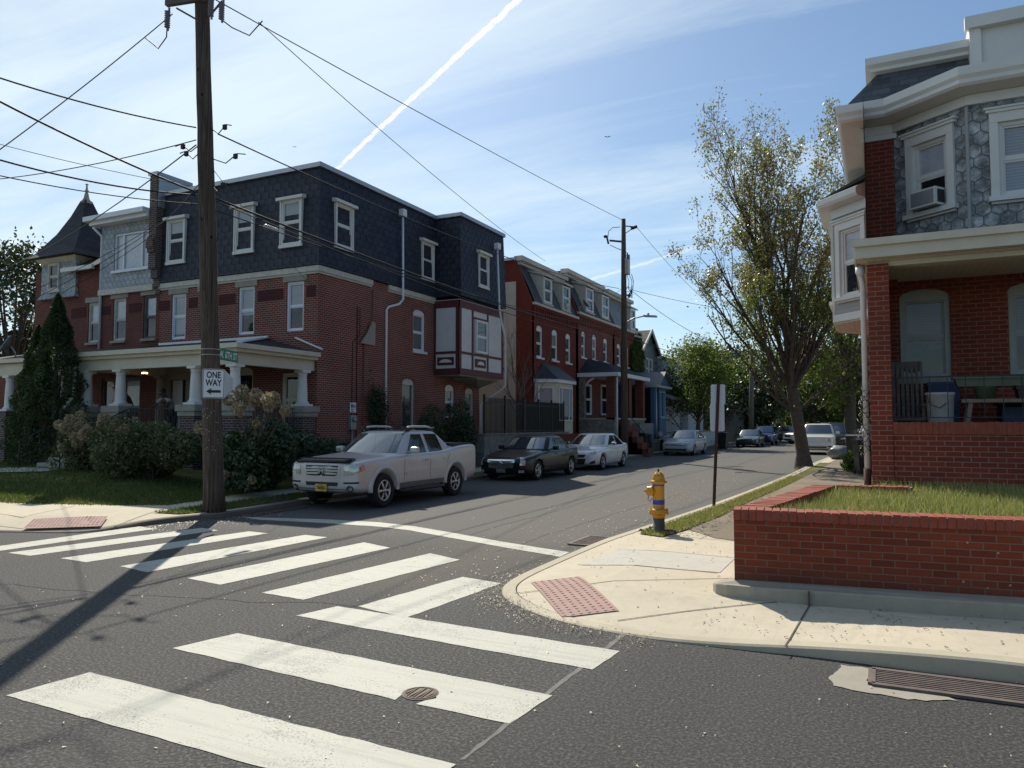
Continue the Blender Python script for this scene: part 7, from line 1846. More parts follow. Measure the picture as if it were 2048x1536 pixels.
# back of the octagonal stop sign behind the pole
c3 = at(436, 768, d=15.9); U3 = Vector((.86, .5, 0)).normalized(); N3 = Vector((.5, -.86, 0)).normalized()
st_ = thing('stop_sign', (c3.x, c3.y, .1), 'bare metal back of an octagonal sign half hidden behind the wooden pole', 'sign')
mb = MB(); mb.ext([c3 + U3 * (.33 * math.cos(R(22.5 + 45 * k))) + Z * (.33 * math.sin(R(22.5 + 45 * k))) for k in range(8)], N3 * .004); mb.build('plate', 'sign_back', st_)
mb = MB(); mb.bar((c3.x, c3.y, .05) + N3 * .03 if False else Vector((c3.x, c3.y, .05)) + N3 * .03, c3 + N3 * .03 + Z * .35, .05, .03); mb.build('post', 'rust', st_)
# sign post on the right verge: two plates seen from behind
pp = Vector((-3.2, 16.2, .12)); ptop = at(1437, 768, y=16.2)
sp = thing('sign_post', pp, 'rusty perforated sign post with two blank grey sign backs on the right verge', 'sign')
mb = MB(); dv = (ptop - pp); nn_ = Vector((.25, -.97, 0)).normalized(); uu = Vector((.97, .25, 0)).normalized()
mb.obox((pp + ptop) / 2, dv / 2, uu * .011, nn_ * .018); mb.obox((pp + ptop) / 2 + uu * .021 - nn_ * .014, dv / 2, uu * .012, nn_ * .003); mb.obox((pp + ptop) / 2 - uu * .021 - nn_ * .014, dv / 2, uu * .012, nn_ * .003)
for k in range(60): mb.obox(pp + dv * ((k + .5) / 60) + nn_ * .019, uu * .006, nn_ * .002, (0, 0, .008), 1)
mb.build('post', ['rust', 'sign_black'], sp)
for (yc, w, h) in ((788.5, .148, .21), (835, .148, .29)):
    c = at(1436 if yc < 800 else 1434.5, yc, y=16.26); mb = MB(); plate(mb, c - nn_ * -.0 , uu, nn_, w, h, .03, .004, 0); o = mb.build('sign_plate', 'sign_back', sp)
# ---- fire hydrant
hb = at(1318, 1070, z=.07); hx, hy = hb.x, hb.y
hd = thing('fire_hydrant', (hx, hy, .07), 'yellow fire hydrant with blue bands and grey lower barrel on the right pavement', 'fire hydrant')
mb = MB(); mb.lathe((hx, hy, .05), [(.098, 0), (.098, .02), (.092, .03), (.092, .31)], 24); mb.build('lower_barrel', 'hyd_grey', hd)
mb = MB(); z0 = .37
mb.lathe((hx, hy, z0), [(.092, -.03), (.10, 0), (.105, .04), (.155, .045), (.155, .075), (.15, .08), (.155, .085), (.155, .11), (.10, .115), (.093, .14), (.093, .52), (.105, .53)], 28)
for k in range(8):
    a = 2 * math.pi * k / 8; mb.lathe((hx + .138 * math.cos(a), hy + .138 * math.sin(a), z0 + .03), [(.014, 0), (.014, .1)], 6)
mb.build('barrel', 'hyd_yellow', hd)
mb = MB(); mb.lathe((hx, hy, z0 + .53), [(.12, 0), (.135, .005), (.135, .03), (.112, .04), (.10, .06), (.098, .085), (.08, .13), (.055, .16), (.035, .175), (.03, .18)], 24)
for k in range(6):
    a = 2 * math.pi * k / 6; mb.tube([(hx + .10 * math.cos(a), hy + .10 * math.sin(a), z0 + .57), (hx + .083 * math.cos(a), hy + .083 * math.sin(a), z0 + .66), (hx + .03 * math.cos(a), hy + .03 * math.sin(a), z0 + .71)], .008, 5)
mb.build('bonnet', 'hyd_yellow', hd)
mb = MB(); mb.lathe((hx, hy, z0 + .70), [(.022, 0), (.016, .02), (.014, .055)], 5, smooth=False); mb.build('operating_nut', 'rust', hd)
for (za, zb_) in ((.19, .265), (.485, .51)):
    mb = MB(); mb.lathe((hx, hy, z0 + za), [(.0935, 0), (.095, .003), (.095, zb_ - za - .003), (.0935, zb_ - za)], 28, cap=False); mb.build('blue_band', 'hyd_blue', hd)
for ang, rr_, ln in ((206, .066, .11), (116, .045, .10)):
    d = Vector((math.cos(R(ang)), math.sin(R(ang)), 0)); t = Vector((-d.y, d.x, 0)); fr = (t, Z, d)
    mb = MB(); c = Vector((hx, hy, z0 + .405)); mb.lathe(c, [(rr_ * 1.05, .06), (rr_ * 1.0, .10), (rr_ * 1.25, .105), (rr_ * 1.25, .125), (rr_ * 1.1, .13), (rr_ * 1.1, .13 + ln * .45), (rr_ * .9, .14 + ln * .5), (.02, .14 + ln * .55), (.016, .14 + ln * .85)], 18, fr); mb.build('nozzle_cap', 'hyd_yellow', hd)
    if ang > 0:
        mb = MB(); q = c + d * .16 - Z * rr_; mb.tube([q, q - Z * .07 + d * .01, q - Z * .11 - d * .02, q - Z * .05 - d * .06], .006, 5); mb.build('chain', 'rust', hd)
mb = MB(); rr = random.Random(1)
for k in range(3): mb.ball((hx + .19 + rr.uniform(-.04, .05), hy - .02 + rr.uniform(-.04, .04), .12), (.09, .07, .06), 8, 6)
tag(mb.build('stone_lump', 'rust'), 'small brown lump of broken stone at the foot of the hydrant', 'stone')
# ---- gully grates and manhole
def grate(q, label, n, z=.006, deep=False):
    P = [Vector((p[0], p[1])) for p in q]; c = sum(P, Vector((0, 0))) / 4
    t = thing('storm_drain', (c.x, c.y, 0), label, 'storm drain', 'drains set in the road')
    V = lambda u, v: Vector((*((P[0].lerp(P[1], u)).lerp(P[3].lerp(P[2], u), v)), 0))
    mb = MB(); a, b, cc, d = V(0, 0), V(1, 0), V(1, 1), V(0, 1)
    mb.add([(p.x, p.y, z - .001) for p in (a, b, cc, d)], [(0, 1, 2, 3)], 0, False); pit = mb.build('pit', 'dark_int', t)
    bm = bmesh.new(); bm.from_mesh(pit.data); [f.normal_flip() for f in bm.faces if f.normal.z < 0]; bm.to_mesh(pit.data); bm.free()
    mb = MB(); w = .05
    for (p, q_) in ((V(0, 0), V(1, 0)), (V(0, 1), V(1, 1)), (V(0, 0), V(0, 1)), (V(1, 0), V(1, 1))): mb.bar(p + Z * (z + .008), q_ + Z * (z + .008), w, .02)
    mb.build('frame', 'iron_grate', t)
    mb = MB()
    for k in range(n): mb.bar(V(.02, (k + .75) / (n + .5)) + Z * (z + .006), V(.98, (k + .75) / (n + .5)) + Z * (z + .006), .36 / n * .42, .012)
    mb.build('bars', 'iron_grate', t)
grate([(-.1, 5.98), (.88, 6.0), (.88, 6.36), (-.1, 6.34)], 'long iron storm drain grate in a broken concrete patch at the lower right', 8)
grate([(-4.33, 10.8), (-4.33, 11.7), (-3.96, 11.7), (-3.97, 10.8)], 'iron storm drain grate by the kerb near the hydrant', 8)
grate([(-11.75, 11.3), (-11.85, 13.0), (-11.45, 13.0), (-11.35, 11.3)], 'iron storm drain beside the utility pole, in front of the silver pickup', 9)
pt_ = [(-.34, 5.85), (-.38, 6.05), (-.32, 6.38), (-.12, 6.37), (-.12, 5.97), (.3, 5.97), (.42, 5.9), (.12, 5.78), (-.1, 5.80)]
struct(sheet('concrete_patch', ragged(pt_, .02, .05, 44), .0055, 'footing'))
mn = thing('manhole_cover', (-2.88, 4.44, 0), 'small round iron manhole cover breaking a white crosswalk bar', 'manhole cover')
mb = MB(); mb.lathe((-2.88, 4.44, .001), [(.001, .005), (.125, .005), (.128, .004)], 28, cap=False); mb.build('plate', 'iron_grate', mn)
mb = MB(); mb.lathe((-2.88, 4.44, .004), [(.10, 0), (.102, .006), (.115, .006), (.117, 0)], 28, cap=False)
for k in range(7):
    x = -2.88 - .08 + .027 * k; h = math.sqrt(max(.095 ** 2 - (x + 2.88) ** 2, 0)); mb.bar((x, 4.44 - h, .009), (x + .012 * (-1) ** k, 4.44 + h, .009), .009, .006)
mb.build('ribs', 'concrete_old', mn)
# ---- second pole with transformer and lamp
P2B = Vector((-12.72, 40.0, .1)); P2T = at(1247, 438, d=at(1240, 890, x=-12.72).y * 0 + 41.9)
pm = thing('utility_pole', P2B, 'wooden utility pole up the street with grey transformer can and street lamp arm', 'utility pole')
def p2(z): return P2B + (P2T - P2B) * ((z - .1) / (P2T.z - .1))
mb = MB(); mb.tube([p2(z) for z in (0, 2, 5, 8, 11, P2T.z)], [.22, .205, .185, .16, .14, .115], 14); mb.build('pole', 'pole', pm)
D2 = 41.9
mb = MB(); c = at(1253, 549, d=D2 - .1); mb.lathe(c, [(.10, -.01), (.19, 0), (.2, .02), (.2, .82), (.205, .83), (.205, .86), (.12, .9)], 18); mb.build('transformer', 'galv', pm)
mb = MB(); c = at(1255, 516, d=D2 - .1); mb.lathe(c, [(.05, 0), (.07, .05), (.05, .1), (.07, .15), (.05, .2), (.03, .3)], 10); mb.lathe(c + Vector((.12, -.1, -.1)), [(.05, 0), (.05, .25)], 8); mb.build('bushing', 'trim_grey', pm)
mb = MB(); mb.bar(p2(12.9), at(1272, 454, d=D2), .05); mb.bar(p2(12.4), at(1262, 459, d=D2), .04); mb.tube([at(1262, 457, d=D2), at(1274, 453, d=D2)], .09, 8); mb.bar(p2(12.0), at(1219, 481, d=D2), .09); mb.tube([at(1213, 471, d=D2), at(1217, 488, d=D2)], .055, 8); mb.ball(at(1210, 473, d=D2), .09, 8, 6)
mb.tube([at(1240, 454, d=D2), at(1225, 455, d=D2), at(1217, 463, d=D2), at(1216, 473, d=D2)], .02, 5); mb.tube([at(1220, 490, d=D2), at(1230, 495, d=D2), at(1250, 503, d=D2), at(1256, 508, d=D2)], .02, 5)
for (x0, x1) in ((1253, 1258), (1258, 1264), (1263, 1267)): mb.tube([at(x0, 548, d=D2), at(x1, 562, d=D2), at(x1 - 1, 578, d=D2), at(1262, 585, d=D2)], .018, 5)
for k in range(9):
    rr = random.Random(k); mb.tube([at(1248, 590 + rr.uniform(-14, 10), d=D2), at(1256, 584 + rr.uniform(-14, 12), d=D2), at(1265, 578 + rr.uniform(-8, 12), d=D2), at(1262 + rr.uniform(-6, 3), 596, d=D2)], .016, 5)
mb.pieces('hardware', 'wire', pm)
mb = MB(); mb.tube([at(1247, 651, d=D2), at(1255, 643, d=D2), at(1266, 637, d=D2 - .2), at(1289, 632, d=D2 - .5)], .035, 8); mb.build('lamp_arm', 'galv', pm)
mb = MB(); a = at(1288, 632, d=D2 - .5); b = at(1313, 633, d=D2 - .9); mb.bar(a, b, .26, .1); mb.lathe(a.lerp(b, .35) + Z * .05, [(.06, 0), (.06, .12)], 8); mb.build('lamp_head', 'galv', pm)
# far poles and the far stop sign
for (px_0, py_0, py_1, dd, lab) in ((1502, 893, 700, 72, 'pale grey utility pole standing behind the dark green sedan'), (1648, 880, 690, 95, 'thin far utility pole under the trees beyond the pearl white SUV')):
    a = at(px_0, py_0, d=dd); b = at(px_0 + 2, py_1, d=dd); t = thing('utility_pole', a, lab, 'utility pole')
    mb = MB(); mb.tube([Vector((a.x, a.y, -.05)), (a + b) / 2, b], [.26, .23, .2], 10); mb.build('pole', 'wood_grey' if dd < 80 else 'pole', t)
c = at(1622, 842, d=108); t = thing('stop_sign', (c.x, c.y, 0), 'small far stop sign seen from behind beside the leaning tree trunk', 'sign')
mb = MB(); mb.ext([c + Vector((.4 * math.cos(R(22.5 + 45 * k)), 0, .4 * math.sin(R(22.5 + 45 * k)))) for k in range(8)], (0, .01, 0)); mb.build('plate', 'sign_back', t)
mb = MB(); mb.bar((c.x, c.y + .05, 0), (c.x, c.y + .05, c.z + .3), .07); mb.build('post', 'galv', t)
# ---- overhead wires: each one a thing
WG = 'overhead wires'
def wire(a, b, sag, r, label, name='overhead_wire', n=16):
    mb = MB(); mb.tube(catenary(a, b, sag, n), r * .72, 6); o = mb.build(name, 'wire', uv=False); tag(o, label, 'wire', WG); return o
wire(at(432, 0, d=15.0), at(1247, 441, d=D2), .10, .016, 'upper power line from the corner pole top to the tip of the transformer pole')
wire(at(517, 44, d=15.6), at(1090, 522, d=39), .25, .013, 'power line dropping from the corner pole to the red row house roof')
wire(at(436, 268, d=15), at(1238, 577, d=D2), .45, .02, 'sagging twisted service cable from the corner pole across the dark mansard')
wire(at(398, 384, d=15), at(1236, 678, d=D2), .25, .03, 'thick telephone cable from the corner pole across the mansard windows')
wire(at(398, 388, d=15), at(1236, 682, d=D2), .42, .016, 'thin cable hung just below the thick telephone cable')
wire(at(400, 410, d=15), at(1236, 660, d=D2), .3, .016, 'lowest cable from the corner pole towards the transformer pole')
wire(at(392, 384, d=15), at(-260, 62, d=11), .12, .026, 'thick cable rising left from the corner pole, uppermost of the telephone bundle')
wire(at(394, 390, d=15), at(-260, 235, d=11), .22, .022, 'cable running left from the corner pole just under the thick one')
wire(at(396, 408, d=15), at(-260, 288, d=11), .15, .014, 'lowest cable running left from the corner pole across the turret roof')
wire(at(392, 255, d=15), at(-260, 64, d=11), .15, .02, 'twisted cable running left from the corner pole at the height of its hardware')
wire(at(392, 280, d=15), at(-200, 368, d=20), .25, .014, 'service wire sloping gently down left from the corner pole hardware')
wire(at(392, 290, d=15), at(-60, 556, d=33), .5, .018, 'service cable dropping left from the corner pole in front of the turret')
wire(at(345, 28, d=15.1), at(-160, 412, d=13), .1, .014, 'upper power line running steeply down left from the crossarm')
wire(at(380, 372, d=15), at(-260, 214, d=12), .1, .008, 'faint thin wire running left between the heavier cables')
wire(at(400, 365, d=15), at(312, 453, d=25), .1, .014, 'drop wire from the corner pole to the grey shingled house')
for (y0, y1, lab) in ((452, 628, 'drop wire across the grey shingled house, topmost of three'), (458, 652, 'drop wire across the grey shingled house, middle of three'), (468, 676, 'drop wire across the grey shingled house, lowest of three')):
    wire(at(308, y0, d=25.5), at(-60, y1, d=26), .25, .013, lab)
wire(at(424, 336, d=14.9), at(655, 600, d=23.6), .15, .009, 'thin drop wire from the corner pole to the brick corner of the mansard house')
P3 = at(1502, 690, d=72)
wire(at(1273, 454, d=D2), P3 + Z * 1.2, .8, .016, 'upper power line from the transformer pole into the street tree')
wire(at(1265, 583, d=D2), P3 - Z * .4, .9, .02, 'service cable from the transformer pole sagging into the street tree')
wire(at(1264, 580, d=D2), at(1760, 640, d=45), .5, .016, 'service wire crossing the street from the transformer pole to the right')
wire(at(1240, 668, d=D2), P3 - Z * 1.6, .6, .026, 'thick telephone cable going on up the street from the transformer pole')
wire(at(1242, 578, d=D2), at(1172, 628, d=42.5), .1, .012, 'short drop wire from the transformer pole to the brick row house')
mb = MB(); a = at(528, 452, d=17.5); b = at(556, 462, d=18.0); mb.tube([a, a.lerp(b, .1), a.lerp(b, .9), b], [.02, .06, .06, .02], 8); tag(mb.build('cable_splice_box', 'galv'), 'small silver splice case hanging on the telephone cable before the mansard', 'splice case')
# ---- satellite dishes
def dish(c, r, d, label, foot):
    d = Vector(d).normalized(); a = d.orthogonal().normalized(); b = d.cross(a); c = Vector(c)
    t = thing('satellite_dish', foot, label, 'satellite dish')
    mb = MB(); mb.lathe(c, [(.001, -.0), (r * .5, .03 * r / .3), (r * .85, .1 * r / .3), (r, .14 * r / .3), (r * .99, .16 * r / .3), (r * .5, .05 * r / .3), (.001, .02)], 20, (a, b, d), cap=False); mb.build('reflector', 'grey_metal', t)
    mb = MB(); mb.tube([foot, Vector(foot) + Vector((0, 0, .25)), c - d * .03], .025, 6); mb.tube([c - Vector((0, 0, r * .9)), c + d * .45 - Vector((0, 0, r * .5))], .015, 6); mb.ball(c + d * .45 - Vector((0, 0, r * .5)), .05, 8, 6); mb.build('mast', 'grey_metal', t)
cd = at(20, 692, y=16.2); dish(cd, .34, (-.5, -.7, .5), 'grey satellite dish on the far left porch roof', (cd.x + .35, cd.y, 4.15))
dish((XR + .35, 40.6, 8.75), .28, (.7, .3, .6), 'small satellite dish between the red house and the brick row house', (XR + .1, 40.4, 8.3))
# ---- contrails and birds
def contrail(px0, py0, px1, py1, D, r0, r1, n, label, wob):
    a = at(px0, py0, d=D); b = at(px1, py1, d=D); rng = random.Random(n); mb = MB()
    side = (b - a).normalized().cross(Vector((0, 0, 1))).normalized()
    path = []; rad = []
    for k in range(n + 1):
        t = k / n; path.append(a.lerp(b, t) + side * rng.uniform(-wob, wob) + Vector((0, 0, rng.uniform(-wob, wob)))); rad.append((r0 + (r1 - r0) * t) * rng.uniform(.88, 1.12))
    mb.tube(path, rad, 12); o = mb.build('contrail', 'contrail', uv=False); tag(o, label, 'contrail'); return o
t = NT('contrail'); co = t.coord(); nz = t.noise(co, .016, 6, .65)
t.fin((.9, .92, .95), 1.0, 0, 0); lw = t.add('ShaderNodeLayerWeight', Blend=.5)
tr = t.add('ShaderNodeBsdfTransparent'); dfu = t.add('ShaderNodeBsdfTranslucent', Color=(.95, .96, 1, 1)); ad = t.add('ShaderNodeMixShader'); ad.inputs[0].default_value = .75; t.l.new(t.b.outputs[0], ad.inputs[1]); t.l.new(dfu.outputs[0], ad.inputs[2])
al = t.math('MULTIPLY', t.math('POWER', t.math('SUBTRACT', 1.0, lw.outputs['Facing']), 1.1), t.math('MULTIPLY_ADD', nz, 2.8, -.95, clamp=True), clamp=True)
ms = t.add('ShaderNodeMixShader'); t.l.new(al, ms.inputs[0]); t.l.new(tr.outputs[0], ms.inputs[1]); t.l.new(ad.outputs[0], ms.inputs[2]); t.l.new(ms.outputs[0], t.o.inputs[0]); M['contrail'] = t.m
t2 = t.m.copy(); t2.name = 'contrail_thin'; M['contrail_thin'] = t2
for n in t2.node_tree.nodes:
    if n.type == 'MATH' and n.operation == 'MULTIPLY_ADD': n.inputs[1].default_value = .3; n.inputs[2].default_value = .0
contrail(660, 350, 1110, -70, 4200, 13, 25, 70, 'bright white contrail slanting across the sky above the mansard house', 4)
o = contrail(1080, 590, 1480, 468, 6000, 16, 16, 40, 'faint thin contrail low in the sky behind the transformer pole', 3); o.data.materials[0] = t2
for (x, y, s, lab) in ((1215, 274, .35, 'small dark bird flying right of the contrail'), (589, 294, .22, 'tiny bird flying near the corner pole, above the mansard')):
    c = at(x, y, d=110); rtv = _rt; mb = MB()
    mb.ball(c, (s * .45, s * .18, s * .15), 8, 6); 
    for q in (-1, 1): mb.ext([c + rtv * (.05 * q), c + rtv * (s * .8 * q) + Vector((0, 0, s * .5)), c + rtv * (s * 1.3 * q) + Vector((0, 0, s * .25)), c + rtv * (.1 * q) - Vector((0, 0, s * .12))], (0, .03, 0))
    tag(mb.build('bird', 'black'), lab, 'bird')
# ---- bins, bag, fences, retaining walls
def wheelie(x, y, rz, label, h=1.05, w=.29, z=.13, mat='black_plastic'):
    t = thing('wheelie_bin', (x, y, z), label, 'bin', 'wheeled rubbish bins', rz)
    mb = MB(); k = .8
    A_ = [(-w * k, -w * k), (w * k, -w * k), (w * k, w * k * .9), (-w * k, w * k * .9)]; B_ = [(-w, -w * 1.15), (w, -w * 1.15), (w, w), (-w, w)]
    mb.add([(p[0], p[1], .04) for p in A_] + [(p[0], p[1], h) for p in B_], [(3, 2, 1, 0), (4, 5, 6, 7)] + [(i, (i + 1) % 4, 4 + (i + 1) % 4, 4 + i) for i in range(4)], 0, False); mb.box((-w - .02, -w * 1.15 - .02, h - .06), (w + .02, w + .02, h - .01)); mb.build('body', mat, t, local=True)
    mb = MB(); mb.ext([(-w - .03, -w * 1.2, h), (-w - .03, w + .05, h), (-w - .03, w + .05, h + .04), (-w - .03, 0, h + .1), (-w - .03, -w * 1.2, h + .03)], (2 * w + .06, 0, 0)); mb.build('lid', mat, t, local=True)
    mb = MB(); mb.tube([(-w * .8, w + .1, h - .03), (w * .8, w + .1, h - .03)], .018, 6); mb.build('handle', mat, t, local=True)
    for s in (-1, 1):
        mb = MB(); mb.lathe((s * w * .8, w * .85, .1), [(.1, -.025), (.1, .025)], 14, 'x'); mb.build('wheel', 'rubber', t, local=True)
    return t
wheelie(-.52, 28.4, R(20), 'tall black wheeled bin closest to the white downspout of the right house', 1.15, .31)
wheelie(-1.05, 37.5, R(-10), 'black wheeled bin farther back on the right pavement beside the grey bag', 1.15, .33)
wheelie(-.35, 37.0, R(-10), 'black wheeled bin half hidden behind the white downspout, beside another bin', 1.0, .3)
wheelie(-13.0, 44.2, R(90), 'dark wheeled bin on the pavement in front of the stone porch base', 1.1, .3)
wheelie(-13.05, 45.2, R(90), 'dark wheeled bin just left of the pale buckets by the blue porch', 1.05, .3)
b = at(1446, 898, z=0); wheelie(b.x, b.y, R(80), 'black wheeled bin in the gutter just right of the sign post plates', 1.15, .34, 0)
for (x, y, h, lab) in ((-12.8, 46.2, .62, 'pale grey bucket standing by the blue porch, nearer the pole'), (-12.75, 46.9, .7, 'taller pale bucket standing against the blue porch post')):
    mb = MB(); mb.lathe((x, y, .13), [(.17, 0), (.22, h), (.24, h + .01), (.24, h + .05), (.2, h + .05), (.16, .1)], 16); tag(mb.build('bucket', 'bucket'), lab, 'bucket', 'buckets by the blue porch')
mb = MB(); rr = random.Random(8)
bm = bmesh.new(); bmesh.ops.create_icosphere(bm, subdivisions=3, radius=1)
for v in bm.verts:
    v.co *= 1 + .12 * math.sin(v.co.x * 5 + v.co.z * 4) * math.cos(v.co.y * 6); v.co.x *= .62; v.co.y *= .45; v.co.z = max(v.co.z * .4, -.3)
mb.add([(v.co.x - 1.75, v.co.y + 40.0, v.co.z + .42) for v in bm.verts], [[v.index for v in f.verts] for f in bm.faces], 0, True); bm.free()
M['bag'] = plain('bag_grey', (.13, .135, .15), .3, coat=.3); tag(mb.build('rubbish_bag', 'bag'), 'lumpy grey rubbish bag lying on the kerb behind the leaning tree', 'bag')
def picket_fence(a, b, z0, h, posts, label, sp=.11, w=.026, name='picket_fence', pm='black'):
    a = Vector((a[0], a[1], z0)); b = Vector((b[0], b[1], z0)); L = (b - a).length; d = (b - a) / L
    t = thing(name, a, label, 'fence')
    for i in range(posts):
        p = a + d * (L * i / (posts - 1)); mb = MB(); mb.box((p.x - .04, p.y - .04, z0), (p.x + .04, p.y + .04, z0 + h + .12)); mb.lathe((p.x, p.y, z0 + h + .12), [(.05, 0), (.05, .02), (.01, .06)], 8); mb.build('post', pm, t)
        if i < posts - 1:
            mb = MB(); q = a + d * (L * (i + 1) / (posts - 1)); n = max(2, int((q - p).length / sp))
            for zz in (.12, h - .16): mb.bar(p + Z * zz, q + Z * zz, .035, .035)
            for k in range(1, n):
                c = p.lerp(q, k / n); mb.bar(c + Z * .03, c + Z * h, w); mb.lathe(c + Z * h, [(w * .7, 0), (.001, .06)], 4)
            mb.build('panel', pm, t)
picket_fence((-14.62, 27.2), (-14.62, 31.0), 1.42, 1.5, 3, 'tall black iron picket fence in front of the pale stucco wall')
picket_fence((-14.62, 31.1), (-14.62, 35.8), 1.42, 1.45, 4, 'dense black iron picket fence in front of the red house bay', .085, .034)
picket_fence((-14.85, 15.0), (-14.85, 22.0), .42, .85, 4, 'low black iron picket fence beside the brick side wall behind the silver pickup', .12)
mb = MB(); mb.box((-15.2, 26.9, 0), (-14.45, 36.0, 1.40)); mb.bbox((-15.25, 26.85, 1.40), (-14.4, 36.05, 1.46), .01); rw = tag(mb.build('retaining_wall', 'stone_rough'), 'rough stone retaining wall under the black iron fence', 'wall')
mb = MB(); mb.box((-14.6, 44.0, 0), (-13.0, 47.0, 1.9)); tag(mb.build('stone_wall', 'stone_rough'), 'rough pale stone wall in front of the row house beside the blue porch', 'wall')
wl_ = at(1440, 868, d=63); mb = MB(); mb.box((-12.9, 58.5, 0), (-12.6, 66, 1.15)); mb.box((-12.95, 58.4, 1.15), (-12.55, 66.1, 1.22)); mb.box((-12.6, 63, 0), (-11.9, 66, .5)); tag(mb.build('low_wall', 'white'), 'low white painted wall along the pavement beside the dark green sedan', 'wall')
gg = thing('garage', (-15, 76, 0), 'low brown garage behind the pale low wall under the trees', 'garage')
mb = MB(); mb.box((-19, 74, 0), (-12.6, 82, 3.0)); mb.build('wall', 'wood_grey', gg); mb = MB(); mb.box((-19.3, 73.7, 3.0), (-12.3, 82.3, 3.25)); mb.build('roof', 'shingle_brown', gg); mb = MB(); mb.box((-17.5, 73.95, .1), (-14, 74.0, 2.5)); mb.build('door', 'old_wood', gg)
# houses glimpsed through the far trees
for (x, y, w, h, m, lab) in ((-9, 118, 12, 6.5, 'siding_white', 'pale house closing the view behind the far trees'), (8, 95, 9, 7.0, 'siding_pale', 'sided house behind the trees on the right of the street end')):
    t = thing('house', (x, y, 0), lab, 'house'); mb = MB(); mb.box((x - w / 2, y, 0), (x + w / 2, y + 8, h)); mb.build('wall', m, t)
    mb = MB(); mb.ext([(x - w / 2 - .4, y - .4, h), (x - w / 2 - .4, y + 8.4, h), (x - w / 2 - .4, y + 4, h + 2.8)], (w + .8, 0, 0)); mb.build('roof', 'shingle', t)
    for q in (-.25, .2): window(t, (x, y, 0), XU, w * q - .5, w * q + .5, h - 2.5, h - 1.0, frame='white', depth=-.03)
# ------------------------------------------------------------------ trees, shrubs, people
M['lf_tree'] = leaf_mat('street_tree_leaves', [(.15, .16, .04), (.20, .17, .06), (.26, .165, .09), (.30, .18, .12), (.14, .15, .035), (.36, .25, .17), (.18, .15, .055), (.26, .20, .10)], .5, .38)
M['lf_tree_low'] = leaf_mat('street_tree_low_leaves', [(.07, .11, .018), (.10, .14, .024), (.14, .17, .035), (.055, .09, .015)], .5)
M['lf_bright'] = leaf_mat('bright_leaves', [(.055, .105, .014), (.08, .135, .02), (.11, .16, .028), (.04, .08, .012)], .5)
M['lf_mid'] = leaf_mat('mid_leaves', [(.05, .09, .016), (.08, .12, .022), (.12, .15, .035), (.035, .065, .012)], .45)
M['lf_dark'] = leaf_mat('dark_leaves', [(.018, .042, .014), (.03, .06, .02), (.045, .078, .026), (.014, .03, .011)], .1, .45)
M['lf_arbor'] = leaf_mat('arborvitae_leaves', [(.022, .046, .016), (.036, .068, .022), (.052, .09, .028), (.016, .034, .012)], .25)
M['lf_shrub'] = leaf_mat('shrub_leaves', [(.045, .07, .026), (.075, .105, .04), (.12, .14, .06), (.22, .20, .11), (.04, .06, .022)], .3)
M['lf_pale'] = leaf_mat('pale_leaves', [(.16, .20, .07), (.22, .25, .10), (.12, .17, .05), (.28, .27, .14)], .45)
M['dry_head'] = leaf_mat('dry_hydrangea', [(.34, .25, .16), (.43, .33, .22), (.27, .18, .11), (.52, .42, .31)], .3)
def leaves(name, P, size, mat, parent=None, seed=0, asp=.6, up=0.0, out=None):
    rng = np.random.default_rng(seed); P = np.asarray(P, float); n = len(P)
    a = rng.normal(size=(n, 3)); a /= np.linalg.norm(a, axis=1)[:, None]
    b = rng.normal(size=(n, 3)); b -= a * (a * b).sum(1)[:, None]; b /= np.linalg.norm(b, axis=1)[:, None]
    s = rng.uniform(size[0], size[1], n)[:, None] * .5
    nrm = np.cross(a, b)
    V = np.empty((n, 4, 3)); V[:, 0] = P - a * s; V[:, 1] = P + b * s * asp + nrm * s * .15; V[:, 2] = P + a * s; V[:, 3] = P - b * s * asp + nrm * s * .15
    off = np.zeros(3)
    if parent is not None: off = np.array(_origin.get(parent.name, Vector((0, 0, 0))))
    return raw_mesh(name, (V - off).reshape(-1, 3), 4, mat, parent)
def grow_tree(rng, base, trunk_pts, trunk_r, limbs, levels, leaf_fn, spread=.5, upw=.35, seg=.7, thin=.62, kids=3, lenk=.62, jit=.16, twig_r=.008):
    """returns list of tubes and list of leaf anchor points"""
    tubes = []; tips = []
    def br(p, d, L, r, lv):
        n = max(3, int(L / seg)); step = L / n; path = [p.copy()]; rad = [r]; q = p.copy(); dd = d.normalized()
        for k in range(n):
            dd = (dd + Vector((rng.gauss(0, jit), rng.gauss(0, jit), rng.gauss(0, jit * .6) + upw * (.12 if lv < 2 else .07)))).normalized()
            q = q + dd * step; path.append(q.copy()); rad.append(max(r * (1 - .72 * (k + 1) / n), twig_r * .6))
            if lv < levels and k >= (1 if lv else 0):
                for _ in range(kids if lv < levels - 1 else kids - 0):
                    if rng.random() < (.62 if lv < 2 else .55):
                        pr = dd.orthogonal().normalized(); pr.rotate(Matrix.Rotation(rng.uniform(0, 2 * math.pi), 3, dd))
                        cd = (dd * (1 - spread * .55) + pr * spread + Vector((0, 0, upw * .5))).normalized()
                        br(q.copy(), cd, L * lenk * rng.uniform(.55, 1.05) * (1 - .35 * k / n), max(rad[-1] * thin, twig_r), lv + 1)
            if lv >= levels - 1: tips.append((q.copy(), lv))
        tubes.append((path, rad, 6 if r > .05 else 4 if r > .02 else 3))
    tubes.append((trunk_pts, trunk_r, 14))
    for (p, d, L, r) in limbs: br(Vector(p), Vector(d), L, r, 0)
    return tubes, tips
